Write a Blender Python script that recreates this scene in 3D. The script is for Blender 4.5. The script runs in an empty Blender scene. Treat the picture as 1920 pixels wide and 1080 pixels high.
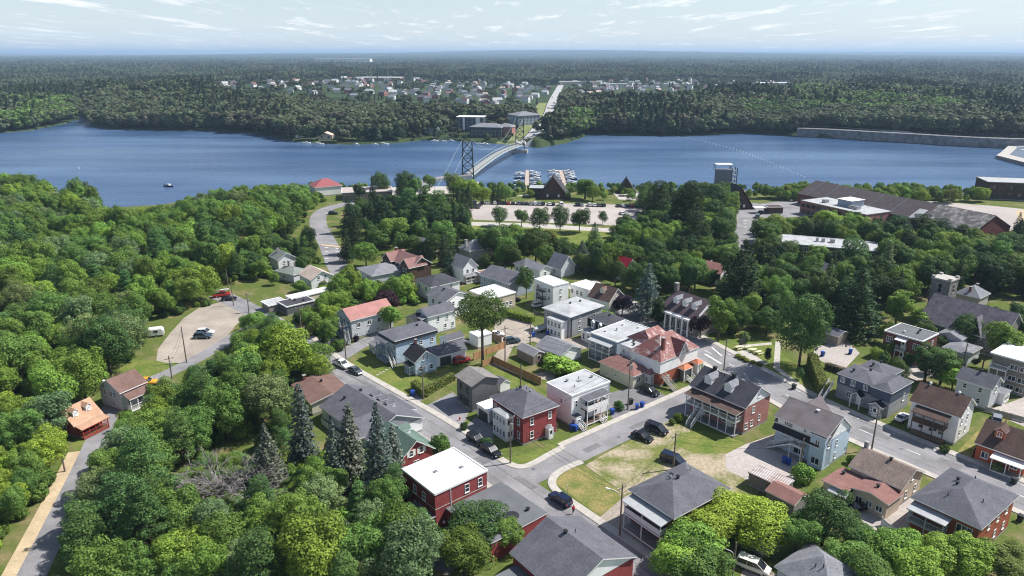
import bpy, math, random
import numpy as np
from mathutils import noise as mnoise

# ------------------------------------------------------------------ camera, sky, sun, exposure
scn = bpy.context.scene
F, HOR, CAMZ = 1350.0, 99.0, 72.0          # focal length in photo pixels, horizon row, drone height in metres
PITCH = math.atan((540 - HOR) / F)
PS, PC = math.sin(PITCH), math.cos(PITCH)
cam = bpy.data.objects.new("camera", bpy.data.cameras.new("camera"))
scn.collection.objects.link(cam)
cam.data.sensor_width = 36.0
cam.data.lens = F / 1920 * 36.0
cam.data.clip_start, cam.data.clip_end = 1.0, 200000.0
cam.location = (0, 0, CAMZ)
cam.rotation_euler = (math.pi / 2 - PITCH, 0, 0)
scn.camera = cam

SUN_EL, SUN_AZ = math.radians(51), math.radians(14)   # azimuth counted from +X towards +Y
world = bpy.data.worlds.new("World"); scn.world = world; world.use_nodes = True
wn, wl = world.node_tree.nodes, world.node_tree.links
wn.clear()
w_out = wn.new("ShaderNodeOutputWorld"); w_bg = wn.new("ShaderNodeBackground")
w_sky = wn.new("ShaderNodeTexSky"); w_sky.sky_type = 'NISHITA'; w_sky.sun_disc = False
w_sky.sun_elevation = SUN_EL; w_sky.sun_rotation = math.pi / 2 - SUN_AZ
w_sky.altitude = 150; w_sky.air_density = 1.0; w_sky.dust_density = 0.6; w_sky.ozone_density = 1.5
w_bg.inputs[1].default_value = 0.085
# thin fair-weather clouds: a layer seen in perspective (direction divided by its height)
tc = wn.new("ShaderNodeTexCoord"); sep = wn.new("ShaderNodeSeparateXYZ"); wl.new(tc.outputs["Generated"], sep.inputs[0])
def wmath(op, a, b=None, clamp=False):
    n = wn.new("ShaderNodeMath"); n.operation = op; n.use_clamp = clamp
    for i, v in enumerate((a, b)):
        if v is None: continue
        if isinstance(v, (int, float)): n.inputs[i].default_value = v
        else: wl.new(v, n.inputs[i])
    return n.outputs[0]
zc = wmath('ADD', wmath('MAXIMUM', sep.outputs[2], 0.0), 0.035)
comb = wn.new("ShaderNodeCombineXYZ")
wl.new(wmath('DIVIDE', sep.outputs[0], zc), comb.inputs[0]); wl.new(wmath('MULTIPLY', wmath('DIVIDE', sep.outputs[1], zc), 0.3), comb.inputs[1])
def cloud_noise(scale, detail, rough, dist):
    n = wn.new("ShaderNodeTexNoise"); n.inputs["Scale"].default_value = scale; n.inputs["Detail"].default_value = detail
    n.inputs["Roughness"].default_value = rough; n.inputs["Distortion"].default_value = dist
    wl.new(comb.outputs[0], n.inputs["Vector"]); return n.outputs[0]
def ramp(inp, a, b, ca=(0, 0, 0, 1), cb=(1, 1, 1, 1)):
    r = wn.new("ShaderNodeValToRGB"); r.color_ramp.elements[0].position = a; r.color_ramp.elements[1].position = b
    r.color_ramp.elements[0].color = ca; r.color_ramp.elements[1].color = cb
    wl.new(inp, r.inputs[0]); return r.outputs[0]
puffs = ramp(cloud_noise(1.5, 10, 0.63, 0.15), 0.54, 0.68)
veil = ramp(cloud_noise(0.22, 5, 0.55, 0.4), 0.25, 0.8)
mix1 = wn.new("ShaderNodeMixRGB"); wl.new(w_sky.outputs[0], mix1.inputs[1]); mix1.inputs[2].default_value = (6.7, 7.75, 8.7, 1)
low = wmath('POWER', wmath('SUBTRACT', 1.0, wmath('MINIMUM', wmath('MAXIMUM', sep.outputs[2], 0.0), 1.0)), 7.0)   # the milky band thins out upwards
wl.new(wmath('MULTIPLY', low, wmath('ADD', wmath('MULTIPLY', veil, 0.25), 0.68)), mix1.inputs[0])
mix2 = wn.new("ShaderNodeMixRGB"); wl.new(mix1.outputs[0], mix2.inputs[1]); mix2.inputs[2].default_value = (10.3, 10.3, 10.4, 1)
wl.new(wmath('MULTIPLY', puffs, 0.75), mix2.inputs[0])
wl.new(mix2.outputs[0], w_bg.inputs[0]); wl.new(w_bg.outputs[0], w_out.inputs[0])

sun = bpy.data.objects.new("sun", bpy.data.lights.new("sun", 'SUN')); scn.collection.objects.link(sun)
sun.data.energy = 5.0; sun.data.angle = math.radians(0.5); sun.data.color = (1.0, 0.965, 0.91)
sun.rotation_euler = (math.pi / 2 - SUN_EL, 0, SUN_AZ + math.pi / 2)
sun.location = (60, 30, 120)
vs = scn.view_settings
vs.view_transform = 'Standard'; vs.look = 'None'; vs.exposure = 0.5; vs.gamma = 1.0; vs.use_curve_mapping = False
scn.render.engine = 'CYCLES'
cy = scn.cycles
cy.max_bounces = 5; cy.diffuse_bounces = 2; cy.glossy_bounces = 2; cy.transmission_bounces = 2; cy.volume_bounces = 0
cy.transparent_max_bounces = 4; cy.caustics_reflective = False; cy.caustics_refractive = False
cy.use_denoising = True
cy.filter_width = 1.1

rng = random.Random(7)
nrng = np.random.default_rng(11)
COL = scn.collection

# ------------------------------------------------------------------ survey helpers: photo row/column <-> metres
def P(x, y, z=0.0):
    dz = -F * PS + (540 - y) * PC
    t = (z - CAMZ) / dz
    return ((x - 960) * t, (F * PC + (540 - y) * PS) * t)
def Q(X, Y, Z):
    Z -= CAMZ
    f = Y * PC - Z * PS
    return (960 + F * X / f, 540 - F * (Y * PS + Z * PC) / f)
def inpoly(x, y, poly):
    r = False
    j = len(poly) - 1
    for i in range(len(poly)):
        xi, yi = poly[i]; xj, yj = poly[j]
        if (yi > y) != (yj > y) and x < (xj - xi) * (y - yi) / (yj - yi) + xi: r = not r
        j = i
    return r

# ------------------------------------------------------------------ materials
MATS = {}
def M(name, col, rough=0.85, var=0.12, scale=1.5, bump=0.0, bscale=None, metal=0.0, spec=0.3, col2=None, stretch=None, detail=4.0, world=False, edges=(0.35, 0.65), fine=0.0, fscale=20.0):
    if name in MATS: return MATS[name]
    m = bpy.data.materials.new(name); m.use_nodes = True
    n, l = m.node_tree.nodes, m.node_tree.links
    b = n["Principled BSDF"]
    b.inputs["Roughness"].default_value = rough; b.inputs["Metallic"].default_value = metal
    b.inputs["Specular IOR Level"].default_value = spec
    if world:
        g = n.new("ShaderNodeNewGeometry"); src = g.outputs["Position"]
    else:
        t = n.new("ShaderNodeTexCoord"); src = t.outputs["Object"]
    if stretch:
        mp = n.new("ShaderNodeMapping"); mp.inputs["Scale"].default_value = stretch; l.new(src, mp.inputs[0]); src = mp.outputs[0]
    nz = n.new("ShaderNodeTexNoise"); nz.inputs["Scale"].default_value = scale; nz.inputs["Detail"].default_value = detail
    nz.inputs["Roughness"].default_value = 0.6
    l.new(src, nz.inputs["Vector"])
    r = n.new("ShaderNodeValToRGB"); r.color_ramp.elements[0].position, r.color_ramp.elements[1].position = edges
    c1 = tuple(c * (1 - var) for c in col) if col2 is None else col
    c2 = tuple(c * (1 + var) for c in col) if col2 is None else col2
    r.color_ramp.elements[0].color = (*c1, 1); r.color_ramp.elements[1].color = (*c2, 1)
    l.new(nz.outputs[0], r.inputs[0])
    out = r.outputs[0]
    if fine:
        nf = n.new("ShaderNodeTexNoise"); nf.inputs["Scale"].default_value = fscale; nf.inputs["Detail"].default_value = 3
        l.new(src, nf.inputs["Vector"])
        mr = n.new("ShaderNodeMapRange"); mr.inputs[1].default_value = 0.3; mr.inputs[2].default_value = 0.7
        mr.inputs[3].default_value = 1 - fine; mr.inputs[4].default_value = 1 + fine
        l.new(nf.outputs[0], mr.inputs[0])
        mx = n.new("ShaderNodeMixRGB"); mx.blend_type = 'MULTIPLY'; mx.inputs[0].default_value = 1
        l.new(out, mx.inputs[1]); l.new(mr.outputs[0], mx.inputs[2]); out = mx.outputs[0]
    l.new(out, b.inputs["Base Color"])
    if bump:
        nb = n.new("ShaderNodeTexNoise"); nb.inputs["Scale"].default_value = bscale or scale * 6; nb.inputs["Detail"].default_value = 3
        l.new(src, nb.inputs["Vector"])
        bp = n.new("ShaderNodeBump"); bp.inputs["Strength"].default_value = bump; bp.inputs["Distance"].default_value = 0.05
        l.new(nb.outputs[0], bp.inputs["Height"]); l.new(bp.outputs[0], b.inputs["Normal"])
    MATS[name] = m
    return m
def siding(name, col, pitch=0.2, var=0.05, rough=0.6, lap=0.22):
    """painted lap siding: faint course lines every `pitch` metres, a little weathering"""
    if name in MATS: return MATS[name]
    m = M(name, col, rough=rough, var=var, scale=0.6)
    n, l = m.node_tree.nodes, m.node_tree.links
    b = n["Principled BSDF"]
    t = n.new("ShaderNodeTexCoord"); s = n.new("ShaderNodeSeparateXYZ"); l.new(t.outputs["Object"], s.inputs[0])
    fr = n.new("ShaderNodeMath"); fr.operation = 'DIVIDE'; fr.inputs[1].default_value = pitch; l.new(s.outputs[2], fr.inputs[0])
    f2 = n.new("ShaderNodeMath"); f2.operation = 'FRACT'; l.new(fr.outputs[0], f2.inputs[0])
    bp = n.new("ShaderNodeBump"); bp.inputs["Strength"].default_value = lap; bp.inputs["Distance"].default_value = 0.03
    l.new(f2.outputs[0], bp.inputs["Height"]); l.new(bp.outputs[0], b.inputs["Normal"])
    return m
def brick(name, c1, c2, mortar):
    if name in MATS: return MATS[name]
    m = bpy.data.materials.new(name); m.use_nodes = True
    n, l = m.node_tree.nodes, m.node_tree.links
    b = n["Principled BSDF"]; b.inputs["Roughness"].default_value = 0.9; b.inputs["Specular IOR Level"].default_value = 0.2
    t = n.new("ShaderNodeTexCoord"); s = n.new("ShaderNodeSeparateXYZ"); l.new(t.outputs["Object"], s.inputs[0])
    a = n.new("ShaderNodeMath"); a.operation = 'ADD'; l.new(s.outputs[0], a.inputs[0]); l.new(s.outputs[1], a.inputs[1])
    c = n.new("ShaderNodeCombineXYZ"); l.new(a.outputs[0], c.inputs[0]); l.new(s.outputs[2], c.inputs[1])
    bt = n.new("ShaderNodeTexBrick"); l.new(c.outputs[0], bt.inputs["Vector"])
    bt.inputs["Scale"].default_value = 1.0; bt.inputs["Brick Width"].default_value = 0.24; bt.inputs["Row Height"].default_value = 0.08
    bt.inputs["Mortar Size"].default_value = 0.01
    bt.inputs["Color1"].default_value = (*c1, 1); bt.inputs["Color2"].default_value = (*c2, 1); bt.inputs["Mortar"].default_value = (*mortar, 1)
    nz = n.new("ShaderNodeTexNoise"); nz.inputs["Scale"].default_value = 0.9; nz.inputs["Detail"].default_value = 5; l.new(t.outputs["Object"], nz.inputs[0])
    mr = n.new("ShaderNodeMapRange"); mr.inputs[3].default_value = 0.7; mr.inputs[4].default_value = 1.3; l.new(nz.outputs[0], mr.inputs[0])
    mx = n.new("ShaderNodeMixRGB"); mx.blend_type = 'MULTIPLY'; mx.inputs[0].default_value = 1
    l.new(bt.outputs[0], mx.inputs[1]); l.new(mr.outputs[0], mx.inputs[2]); l.new(mx.outputs[0], b.inputs["Base Color"])
    MATS[name] = m
    return m
def shingle(name, col, var=0.14, fine=0.3):
    """asphalt shingles: mottled granules with faint courses"""
    return M(name, col, rough=0.95, var=var, scale=0.5, detail=6, spec=0.15, fine=fine, fscale=6.0, bump=0.25, bscale=9)
def leafmat(name, inst=False, trans=0.22, lo=0.6, hi=1.65):
    m = bpy.data.materials.new(name); m.use_nodes = True
    n, l = m.node_tree.nodes, m.node_tree.links
    n.clear()
    out = n.new("ShaderNodeOutputMaterial")
    if inst:
        at = n.new("ShaderNodeAttribute"); at.attribute_type = 'INSTANCER'; at.attribute_name = "tint"; base = at.outputs["Color"]
    else:
        oi = n.new("ShaderNodeObjectInfo"); base = oi.outputs["Color"]
    g = n.new("ShaderNodeNewGeometry")
    mr = n.new("ShaderNodeMapRange"); mr.inputs[3].default_value = lo; mr.inputs[4].default_value = hi
    l.new(g.outputs["Random Per Island"], mr.inputs[0])
    mx = n.new("ShaderNodeMixRGB"); mx.blend_type = 'MULTIPLY'; mx.inputs[0].default_value = 1
    l.new(base, mx.inputs[1]); l.new(mr.outputs[0], mx.inputs[2])
    d = n.new("ShaderNodeBsdfPrincipled"); d.inputs["Roughness"].default_value = 0.6; d.inputs["Specular IOR Level"].default_value = 0.14
    l.new(mx.outputs[0], d.inputs["Base Color"])
    hs = n.new("ShaderNodeHueSaturation"); hs.inputs["Hue"].default_value = 0.485; hs.inputs["Saturation"].default_value = 1.05; hs.inputs["Value"].default_value = 1.35
    l.new(mx.outputs[0], hs.inputs["Color"])
    tr = n.new("ShaderNodeBsdfTranslucent"); l.new(hs.outputs[0], tr.inputs[0])
    ms = n.new("ShaderNodeMixShader"); ms.inputs[0].default_value = trans
    l.new(d.outputs[0], ms.inputs[1]); l.new(tr.outputs[0], ms.inputs[2]); l.new(ms.outputs[0], out.inputs[0])
    MATS[name] = m
    return m

# ------------------------------------------------------------------ mesh and object helpers
class MB:
    def __init__(s): s.v, s.f, s.m = [], [], []
    def add(s, vs_, fs, mi=0):
        o = len(s.v); s.v += vs_
        for f in fs: s.f.append(tuple(i + o for i in f)); s.m.append(mi)
    def box(s, x0, x1, y0, y1, z0, z1, mi=0):
        s.add([(x0, y0, z0), (x1, y0, z0), (x1, y1, z0), (x0, y1, z0), (x0, y0, z1), (x1, y0, z1), (x1, y1, z1), (x0, y1, z1)],
              [(0, 3, 2, 1), (4, 5, 6, 7), (0, 1, 5, 4), (1, 2, 6, 5), (2, 3, 7, 6), (3, 0, 4, 7)], mi)
    def bar(s, a, b, r, mi=0, n=4, r2=None):
        a = np.array(a, float); b = np.array(b, float); d = b - a; L = np.linalg.norm(d)
        if L < 1e-6: return
        d /= L
        u = np.cross(d, (0, 0, 1.0));
        if np.linalg.norm(u) < 1e-3: u = np.array((1.0, 0, 0))
        u /= np.linalg.norm(u); w = np.cross(u, d); r2 = r if r2 is None else r2
        vs_ = []
        for c, rr in ((a, r), (b, r2)):
            for k in range(n):
                t = 2 * math.pi * (k + .5) / n
                vs_.append(tuple(c + rr * (math.cos(t) * u + math.sin(t) * w)))
        fs = [(k, (k + 1) % n, n + (k + 1) % n, n + k) for k in range(n)] + [tuple(range(n))[::-1], tuple(range(n, 2 * n))]
        s.add(vs_, fs, mi)
    def slab(s, verts, polys, t, mtop=0, mrim=1, mbot=1):
        """a roof sheet: top polygons, the same polygons t lower, and a rim round the outline"""
        o = len(s.v); n = len(verts)
        s.v += list(verts) + [(x, y, z - t) for x, y, z in verts]
        ed = {}
        for p in polys:
            s.f.append(tuple(i + o for i in p)); s.m.append(mtop)
            s.f.append(tuple(i + o + n for i in reversed(p))); s.m.append(mbot)
            for i in range(len(p)): ed[(p[i], p[(i + 1) % len(p)])] = 1
        for (i, j) in ed:
            if (j, i) not in ed: s.f.append((o + j, o + i, o + n + i, o + n + j)); s.m.append(mrim)
    def mesh(s, name, mats, smooth=False):
        me = bpy.data.meshes.new(name); me.from_pydata(s.v, [], s.f)
        for m in (mats if isinstance(mats, (list, tuple)) else [mats]): me.materials.append(m)
        if any(s.m): me.polygons.foreach_set("material_index", s.m)
        if smooth: me.polygons.foreach_set("use_smooth", [True] * len(me.polygons))
        me.update(); return me
    def build(s, name, mats, parent=None, loc=(0, 0, 0), rz=0.0, smooth=False):
        return ob(name, s.mesh(name, mats, smooth), parent, loc, rz)
def ob(name, me, parent=None, loc=(0, 0, 0), rz=0.0):
    o = bpy.data.objects.new(name, me); COL.objects.link(o)
    o.parent = parent; o.location = loc; o.rotation_euler = (0, 0, rz)
    return o
def tag(o, label=None, cat=None, group=None, kind=None):
    if label: o["label"] = label
    if cat: o["category"] = cat
    if group: o["group"] = group
    if kind: o["kind"] = kind
    return o
def empty(name, loc, rz=0.0):
    o = ob(name, None, None, loc, rz); o.empty_display_size = 0.5; return o
def copy_tree(o, parent=None):
    c = o.copy(); COL.objects.link(c); c.parent = parent
    for ch in o.children: copy_tree(ch, c)
    return c
def npmesh(name, v, f, mats, smooth=False):
    me = bpy.data.meshes.new(name); v = np.asarray(v, np.float32); f = np.asarray(f, np.int32)
    k = f.shape[1]
    me.vertices.add(len(v)); me.vertices.foreach_set("co", v.ravel())
    me.loops.add(f.size); me.loops.foreach_set("vertex_index", f.ravel())
    me.polygons.add(len(f)); me.polygons.foreach_set("loop_start", np.arange(0, f.size, k, dtype=np.int32))
    me.polygons.foreach_set("loop_total", np.full(len(f), k, np.int32))
    for m in mats: me.materials.append(m)
    if smooth: me.polygons.foreach_set("use_smooth", np.ones(len(f), bool))
    me.update(calc_edges=True); return me

# ------------------------------------------------------------------ terrain: one sheet to the horizon, river bed carved into it
WATER = -6.0
near_pts = [(-900, 520), (-330, 425), (-262, 404), (-236, 368), (-204, 360), (-181, 368), (-150, 404), (-131, 414), (-78, 408), (0, 412), (75, 412), (163, 402), (297, 398), (520, 400), (1200, 430)]
far_px = [(-1500, 262), (-300, 258), (0, 250), (60, 245), (100, 237), (143, 228), (150, 221), (160, 212), (168, 212), (174, 236), (200, 242), (300, 245), (400, 246), (480, 250), (510, 256), (545, 265), (600, 270), (660, 272), (740, 269), (800, 263), (860, 265), (930, 270), (985, 273), (1010, 277), (1060, 269), (1092, 259), (1104, 252), (1180, 254), (1280, 256), (1400, 250), (1500, 255), (1540, 259), (1680, 263), (1760, 267), (1890, 268), (2300, 266), (3500, 270)]
near_s = np.array([x / y for x, y in near_pts]); near_r = np.array([y for x, y in near_pts], float)
far_xy = [P(x, y, WATER) for x, y in far_px]
far_s = np.array([x / y for x, y in far_xy]); far_r = np.array([y for x, y in far_xy])
def shore(s): return np.interp(s, near_s, near_r), np.interp(s, far_s, far_r)
def sstep(t): t = np.clip(t, 0, 1); return t * t * (3 - 2 * t)
def terrain(X, Y):
    X = np.asarray(X, float); Y = np.asarray(Y, float)
    s = X / np.maximum(Y, 1.0)
    yn, yf = shore(s)
    near = -9.5 * sstep((Y - yn + 14) / 20)
    steep = sstep((s - .37) / .04)
    rise = -9.5 + (4.9 + 5.6 * steep) * sstep((Y - yf + 4) / 9) + 5.6 * (1 - steep) * sstep((Y - yf - 8) / 90)
    hill = 16 * sstep((Y - yf - 20) / 330) * np.exp(-((X + 420) / 240) ** 2) * np.exp(-np.maximum(Y - 1300, 0) / 900)
    hill += 9 * sstep((Y - yf - 10) / 250) * np.exp(-((X - 420) / 300) ** 2) * np.exp(-np.maximum(Y - 1100, 0) / 900)
    road = np.exp(-((X - 22 - (Y - 620) * 0.045) / 30) ** 2)
    hill *= 1 - road
    emb = np.exp(-((X - 9 - (Y - 600) * 0.26) / 17) ** 2) * sstep((Y - yf + 6) / 9) * sstep((760 - Y) / 60)
    rise = rise + (0.9 - rise) * emb
    far = np.maximum(Y - 7000, 0)
    ridges = sstep(far / 12000) * (35 + 45 * np.sin(X / 5200 + 1.0) + 30 * np.sin(X / 2300 + Y / 9000) + 24 * np.sin(X / 1270 + 2.2 + Y / 4000))
    return np.where(Y < (yn + yf) / 2, near, rise + hill + np.maximum(ridges, 0))
def groundz(X, Y): return float(terrain(X, Y))

rows = list(np.arange(-60, 330, 15.0)) + list(np.arange(330, 470, 2.5)) + list(np.arange(470, 560, 10.0)) + list(np.arange(560, 860, 3.0))
r = 860.0
while r < 47000: rows.append(r); r *= 1.055
rows = np.array(rows); cols = np.linspace(-1.15, 1.15, 440)
RX = cols[None, :] * (rows[:, None] + 150); RY = np.repeat(rows[:, None], len(cols), 1)
RZ = terrain(RX, RY)
nr, nc = RX.shape
idx = np.arange(nr * nc).reshape(nr, nc)
faces = np.stack([idx[:-1, :-1], idx[:-1, 1:], idx[1:, 1:], idx[1:, :-1]], -1).reshape(-1, 4)
def ground_mat():
    m = bpy.data.materials.new("ground_grass"); m.use_nodes = True
    n, l = m.node_tree.nodes, m.node_tree.links
    b = n["Principled BSDF"]; b.inputs["Roughness"].default_value = 0.95; b.inputs["Specular IOR Level"].default_value = 0.1
    g = n.new("ShaderNodeNewGeometry"); s = n.new("ShaderNodeSeparateXYZ"); l.new(g.outputs["Position"], s.inputs[0])
    def nz(scale, detail=5):
        t = n.new("ShaderNodeTexNoise"); t.inputs["Scale"].default_value = scale; t.inputs["Detail"].default_value = detail; l.new(g.outputs["Position"], t.inputs["Vector"]); return t.outputs[0]
    def rp(i, a, ca, b_, cb):
        r_ = n.new("ShaderNodeValToRGB"); e = r_.color_ramp.elements; e[0].position, e[1].position = a, b_
        e[0].color, e[1].color = (*ca, 1), (*cb, 1); l.new(i, r_.inputs[0]); return r_.outputs[0]
    def mixc(f, a, b_):
        x = n.new("ShaderNodeMixRGB"); l.new(a, x.inputs[1]); l.new(b_, x.inputs[2])
        l.new(f, x.inputs[0]); return x.outputs[0]
    near = mixc(rp(nz(0.16), 0.5, (0, 0, 0), 0.68, (1, 1, 1)), rp(nz(1.3), 0.3, (0.07, 0.105, 0.022), 0.7, (0.125, 0.15, 0.04)), rp(nz(2.0), 0.3, (0.16, 0.14, 0.06), 0.7, (0.25, 0.20, 0.11)))
    woods = mixc(rp(nz(0.004, 8), 0.42, (0, 0, 0), 0.6, (1, 1, 1)), rp(nz(0.03), 0.35, (0.018, 0.032, 0.014), 0.65, (0.05, 0.075, 0.03)), rp(nz(0.02), 0.35, (0.03, 0.05, 0.02), 0.65, (0.075, 0.10, 0.04)))
    mr = n.new("ShaderNodeMapRange"); mr.inputs[1].default_value = 480; mr.inputs[2].default_value = 520; l.new(s.outputs[1], mr.inputs[0])
    l.new(mixc(mr.outputs[0], near, woods), b.inputs["Base Color"])
    return m
GROUND = npmesh("ground", np.stack([RX, RY, RZ], -1).reshape(-1, 3), faces, [ground_mat()], True)
tag(ob("ground", GROUND), kind="structure")

def water_mat():
    m = bpy.data.materials.new("river_water"); m.use_nodes = True
    n, l = m.node_tree.nodes, m.node_tree.links
    b = n["Principled BSDF"]
    b.inputs["Base Color"].default_value = (0.030, 0.072, 0.160, 1)
    b.inputs["Roughness"].default_value = 0.22; b.inputs["IOR"].default_value = 1.333; b.inputs["Specular IOR Level"].default_value = 0.5
    g = n.new("ShaderNodeNewGeometry")
    def nz(scale, sx, detail):
        mp = n.new("ShaderNodeMapping"); mp.inputs["Scale"].default_value = (sx, 1, 1); l.new(g.outputs["Position"], mp.inputs[0])
        t = n.new("ShaderNodeTexNoise"); t.inputs["Scale"].default_value = scale; t.inputs["Detail"].default_value = detail; l.new(mp.outputs[0], t.inputs["Vector"]); return t.outputs[0]
    a = n.new("ShaderNodeMath"); a.operation = 'MULTIPLY_ADD'; l.new(nz(0.9, 0.6, 4), a.inputs[0]); a.inputs[1].default_value = 0.5; l.new(nz(0.25, 0.5, 3), a.inputs[2])
    bp = n.new("ShaderNodeBump"); bp.inputs["Strength"].default_value = 0.9; bp.inputs["Distance"].default_value = 0.55
    l.new(a.outputs[0], bp.inputs["Height"]); l.new(bp.outputs[0], b.inputs["Normal"])
    wr = n.new("ShaderNodeValToRGB"); wr.color_ramp.elements[0].position = .38; wr.color_ramp.elements[1].position = .66      # wind-roughened streaks
    wr.color_ramp.elements[0].color = (.029, .068, .150, 1); wr.color_ramp.elements[1].color = (.082, .142, .250, 1); l.new(nz(0.02, 0.22, 6), wr.inputs[0]); l.new(wr.outputs[0], b.inputs["Base Color"])
    mr = n.new("ShaderNodeMapRange"); mr.inputs[1].default_value = 0.35; mr.inputs[2].default_value = 0.65; mr.inputs[3].default_value = 0.2; mr.inputs[4].default_value = 0.36
    l.new(nz(0.012, 0.35, 5), mr.inputs[0]); l.new(mr.outputs[0], b.inputs["Roughness"])
    return m
wb = MB(); wb.add([(-1500, 330, WATER), (1500, 330, WATER), (1500, 1010, WATER), (-1500, 1010, WATER)], [(0, 1, 2, 3)])
tag(wb.build("river_water", water_mat()), kind="structure")
# ------------------------------------------------------------------ tree prototypes (meshes shared by all trees of a kind)
LEAF = leafmat("foliage"); LEAF_I = leafmat("foliage_mass", inst=True); LEAF_F = leafmat("foliage_far", inst=True, trans=.15, lo=.85, hi=1.2)
NEEDLE = leafmat("needles", trans=0.12)
BARK = M("bark", (0.10, 0.075, 0.055), var=0.35, scale=3, stretch=(1, 1, 0.3))
BARK_GREY = M("bark_dead", (0.27, 0.25, 0.235), var=0.2, scale=3)
def leaves(pos, nrm, size, aspect=0.62, jitter=0.8, g=nrng):
    """one small four-sided leaf spray per point, turned roughly outwards"""
    n = len(pos)
    nv = nrm + g.normal(0, jitter, (n, 3)); nv /= np.linalg.norm(nv, axis=1)[:, None] + 1e-9
    rv = g.normal(0, 1, (n, 3)); u = np.cross(nv, rv); u /= np.linalg.norm(u, axis=1)[:, None] + 1e-9
    w = np.cross(nv, u)
    sz = size * g.uniform(0.6, 1.4, n)[:, None]
    a = pos + u * sz; b = pos + w * sz * aspect; c = pos - u * sz; d = pos - w * sz * aspect
    b = b + nv * sz * 0.18; d = d + nv * sz * 0.18
    v = np.stack([a, b, c, d], 1).reshape(-1, 3)
    f = np.arange(4 * n).reshape(n, 4)
    return v, f
def crown_points(clumps, n, g, inner=0.12, flat=1.0):
    C = np.array([c[:3] for c in clumps]); R = np.array([c[3] for c in clumps])
    w = R ** 2; w = w / w.sum()
    k = g.choice(len(R), int(n * 1.7), p=w)
    d = g.normal(0, 1, (len(k), 3)); d[:, 2] += 0.35; d /= np.linalg.norm(d, axis=1)[:, None]
    rr = np.where(g.random(len(k)) < inner, g.uniform(0.2, 0.8, len(k)), g.uniform(0.82, 1.08, len(k)))
    p = C[k] + d * (R[k] * rr)[:, None] * np.array([1, 1, flat])
    dist = np.linalg.norm(p[:, None, :] - C[None], axis=2) / R[None]
    dist[np.arange(len(k)), k] = 9
    keep = dist.min(1) > 0.72
    p, d = p[keep][:n], d[keep][:n]
    return p, d
def limb_mesh(segs, name, mat):
    mb = MB()
    for a, b, r1, r2 in segs: mb.bar(a, b, r1, 0, 6, r2)
    return mb.mesh(name, mat, True)
def broadleaf(seed, H=12.0, rx=4.0, zc=0.6, rz=0.42, nclump=46, n=12000, leaf=0.165, cl=0.30, vase=False, base=0.3, inner=0.12, lobes=5):
    g = np.random.default_rng(seed)
    clumps = []
    def blob(cx, cy, cz, ax, az, m_, k0):
        for i in range(m_):
            t = (i + .5) / m_; z = 1 - 2 * t; ph = i * 2.39996 + g.uniform(-.5, .5) + k0
            rr = math.sqrt(max(0, 1 - z * z)); q = g.uniform(0.58, 0.9)
            if z < -0.55: q *= 0.75
            clumps.append((cx + ax * rr * q * math.cos(ph), cy + ax * rr * q * math.sin(ph), cz + az * z * q * 1.05, rx * cl * g.uniform(0.6, 1.4)))
    if lobes:      # an uneven crown: several overlapping masses at different heights
        blob(0, 0, H * zc, rx * .72, H * rz * .85, nclump // 3, 0)
        for j in range(lobes):
            a_ = 6.283 * j / lobes + g.uniform(-.5, .5); e_ = rx * g.uniform(.38, .62); u_ = g.uniform(-.42, .5)
            s_ = g.uniform(.38, .58); blob(e_ * math.cos(a_), e_ * math.sin(a_), H * (zc + rz * u_), rx * s_, H * rz * s_ * 1.15, max(8, int(nclump * 1.1 / lobes)), j)
    else: blob(0, 0, H * zc, rx, H * rz, nclump, 0)
    for i in range(8):
        clumps.append((g.normal(0, rx * .25), g.normal(0, rx * .25), H * (zc + g.uniform(-.15, .2)), rx * .33))
    nclump = len(clumps) - 8
    p, d = crown_points(clumps, n, g, inner)
    kz = (H * .985) / np.percentile(p[:, 2], 99.7); kr = rx / np.percentile(np.hypot(p[:, 0], p[:, 1]), 97)     # true height and spread
    p = p * np.array([kr, kr, kz]); clumps = [(c[0] * kr, c[1] * kr, c[2] * kz, c[3]) for c in clumps]
    d2 = d + 0.35 * (p - np.array([0, 0, H * zc])) / (rx + 1e-6)
    v, f = leaves(p, d2, leaf, jitter=.42, g=g)
    segs = [((0, 0, -0.3), (0, 0, H * base), H * .021, H * .016)]
    for i in range(7):
        a = i * 0.9 + g.uniform(0, .5); c = clumps[int(g.integers(0, nclump))]
        mid = (c[0] * .35, c[1] * .35, H * (base + .1) + (c[2] - H * base) * .3)
        segs += [((0, 0, H * (base - .03 + .02 * i)), mid, H * .010, H * .007), (mid, (c[0] * .85, c[1] * .85, c[2]), H * .007, H * .002)]
    segs.append(((0, 0, H * base), (g.normal(0, .2), g.normal(0, .2), H * .88), H * .016, H * .004))
    return npmeshes(v, f, LEAF), limb_mesh(segs, "trunk", BARK)
def npmeshes(v, f, mat): return npmesh("crown", v, f, [mat])
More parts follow.
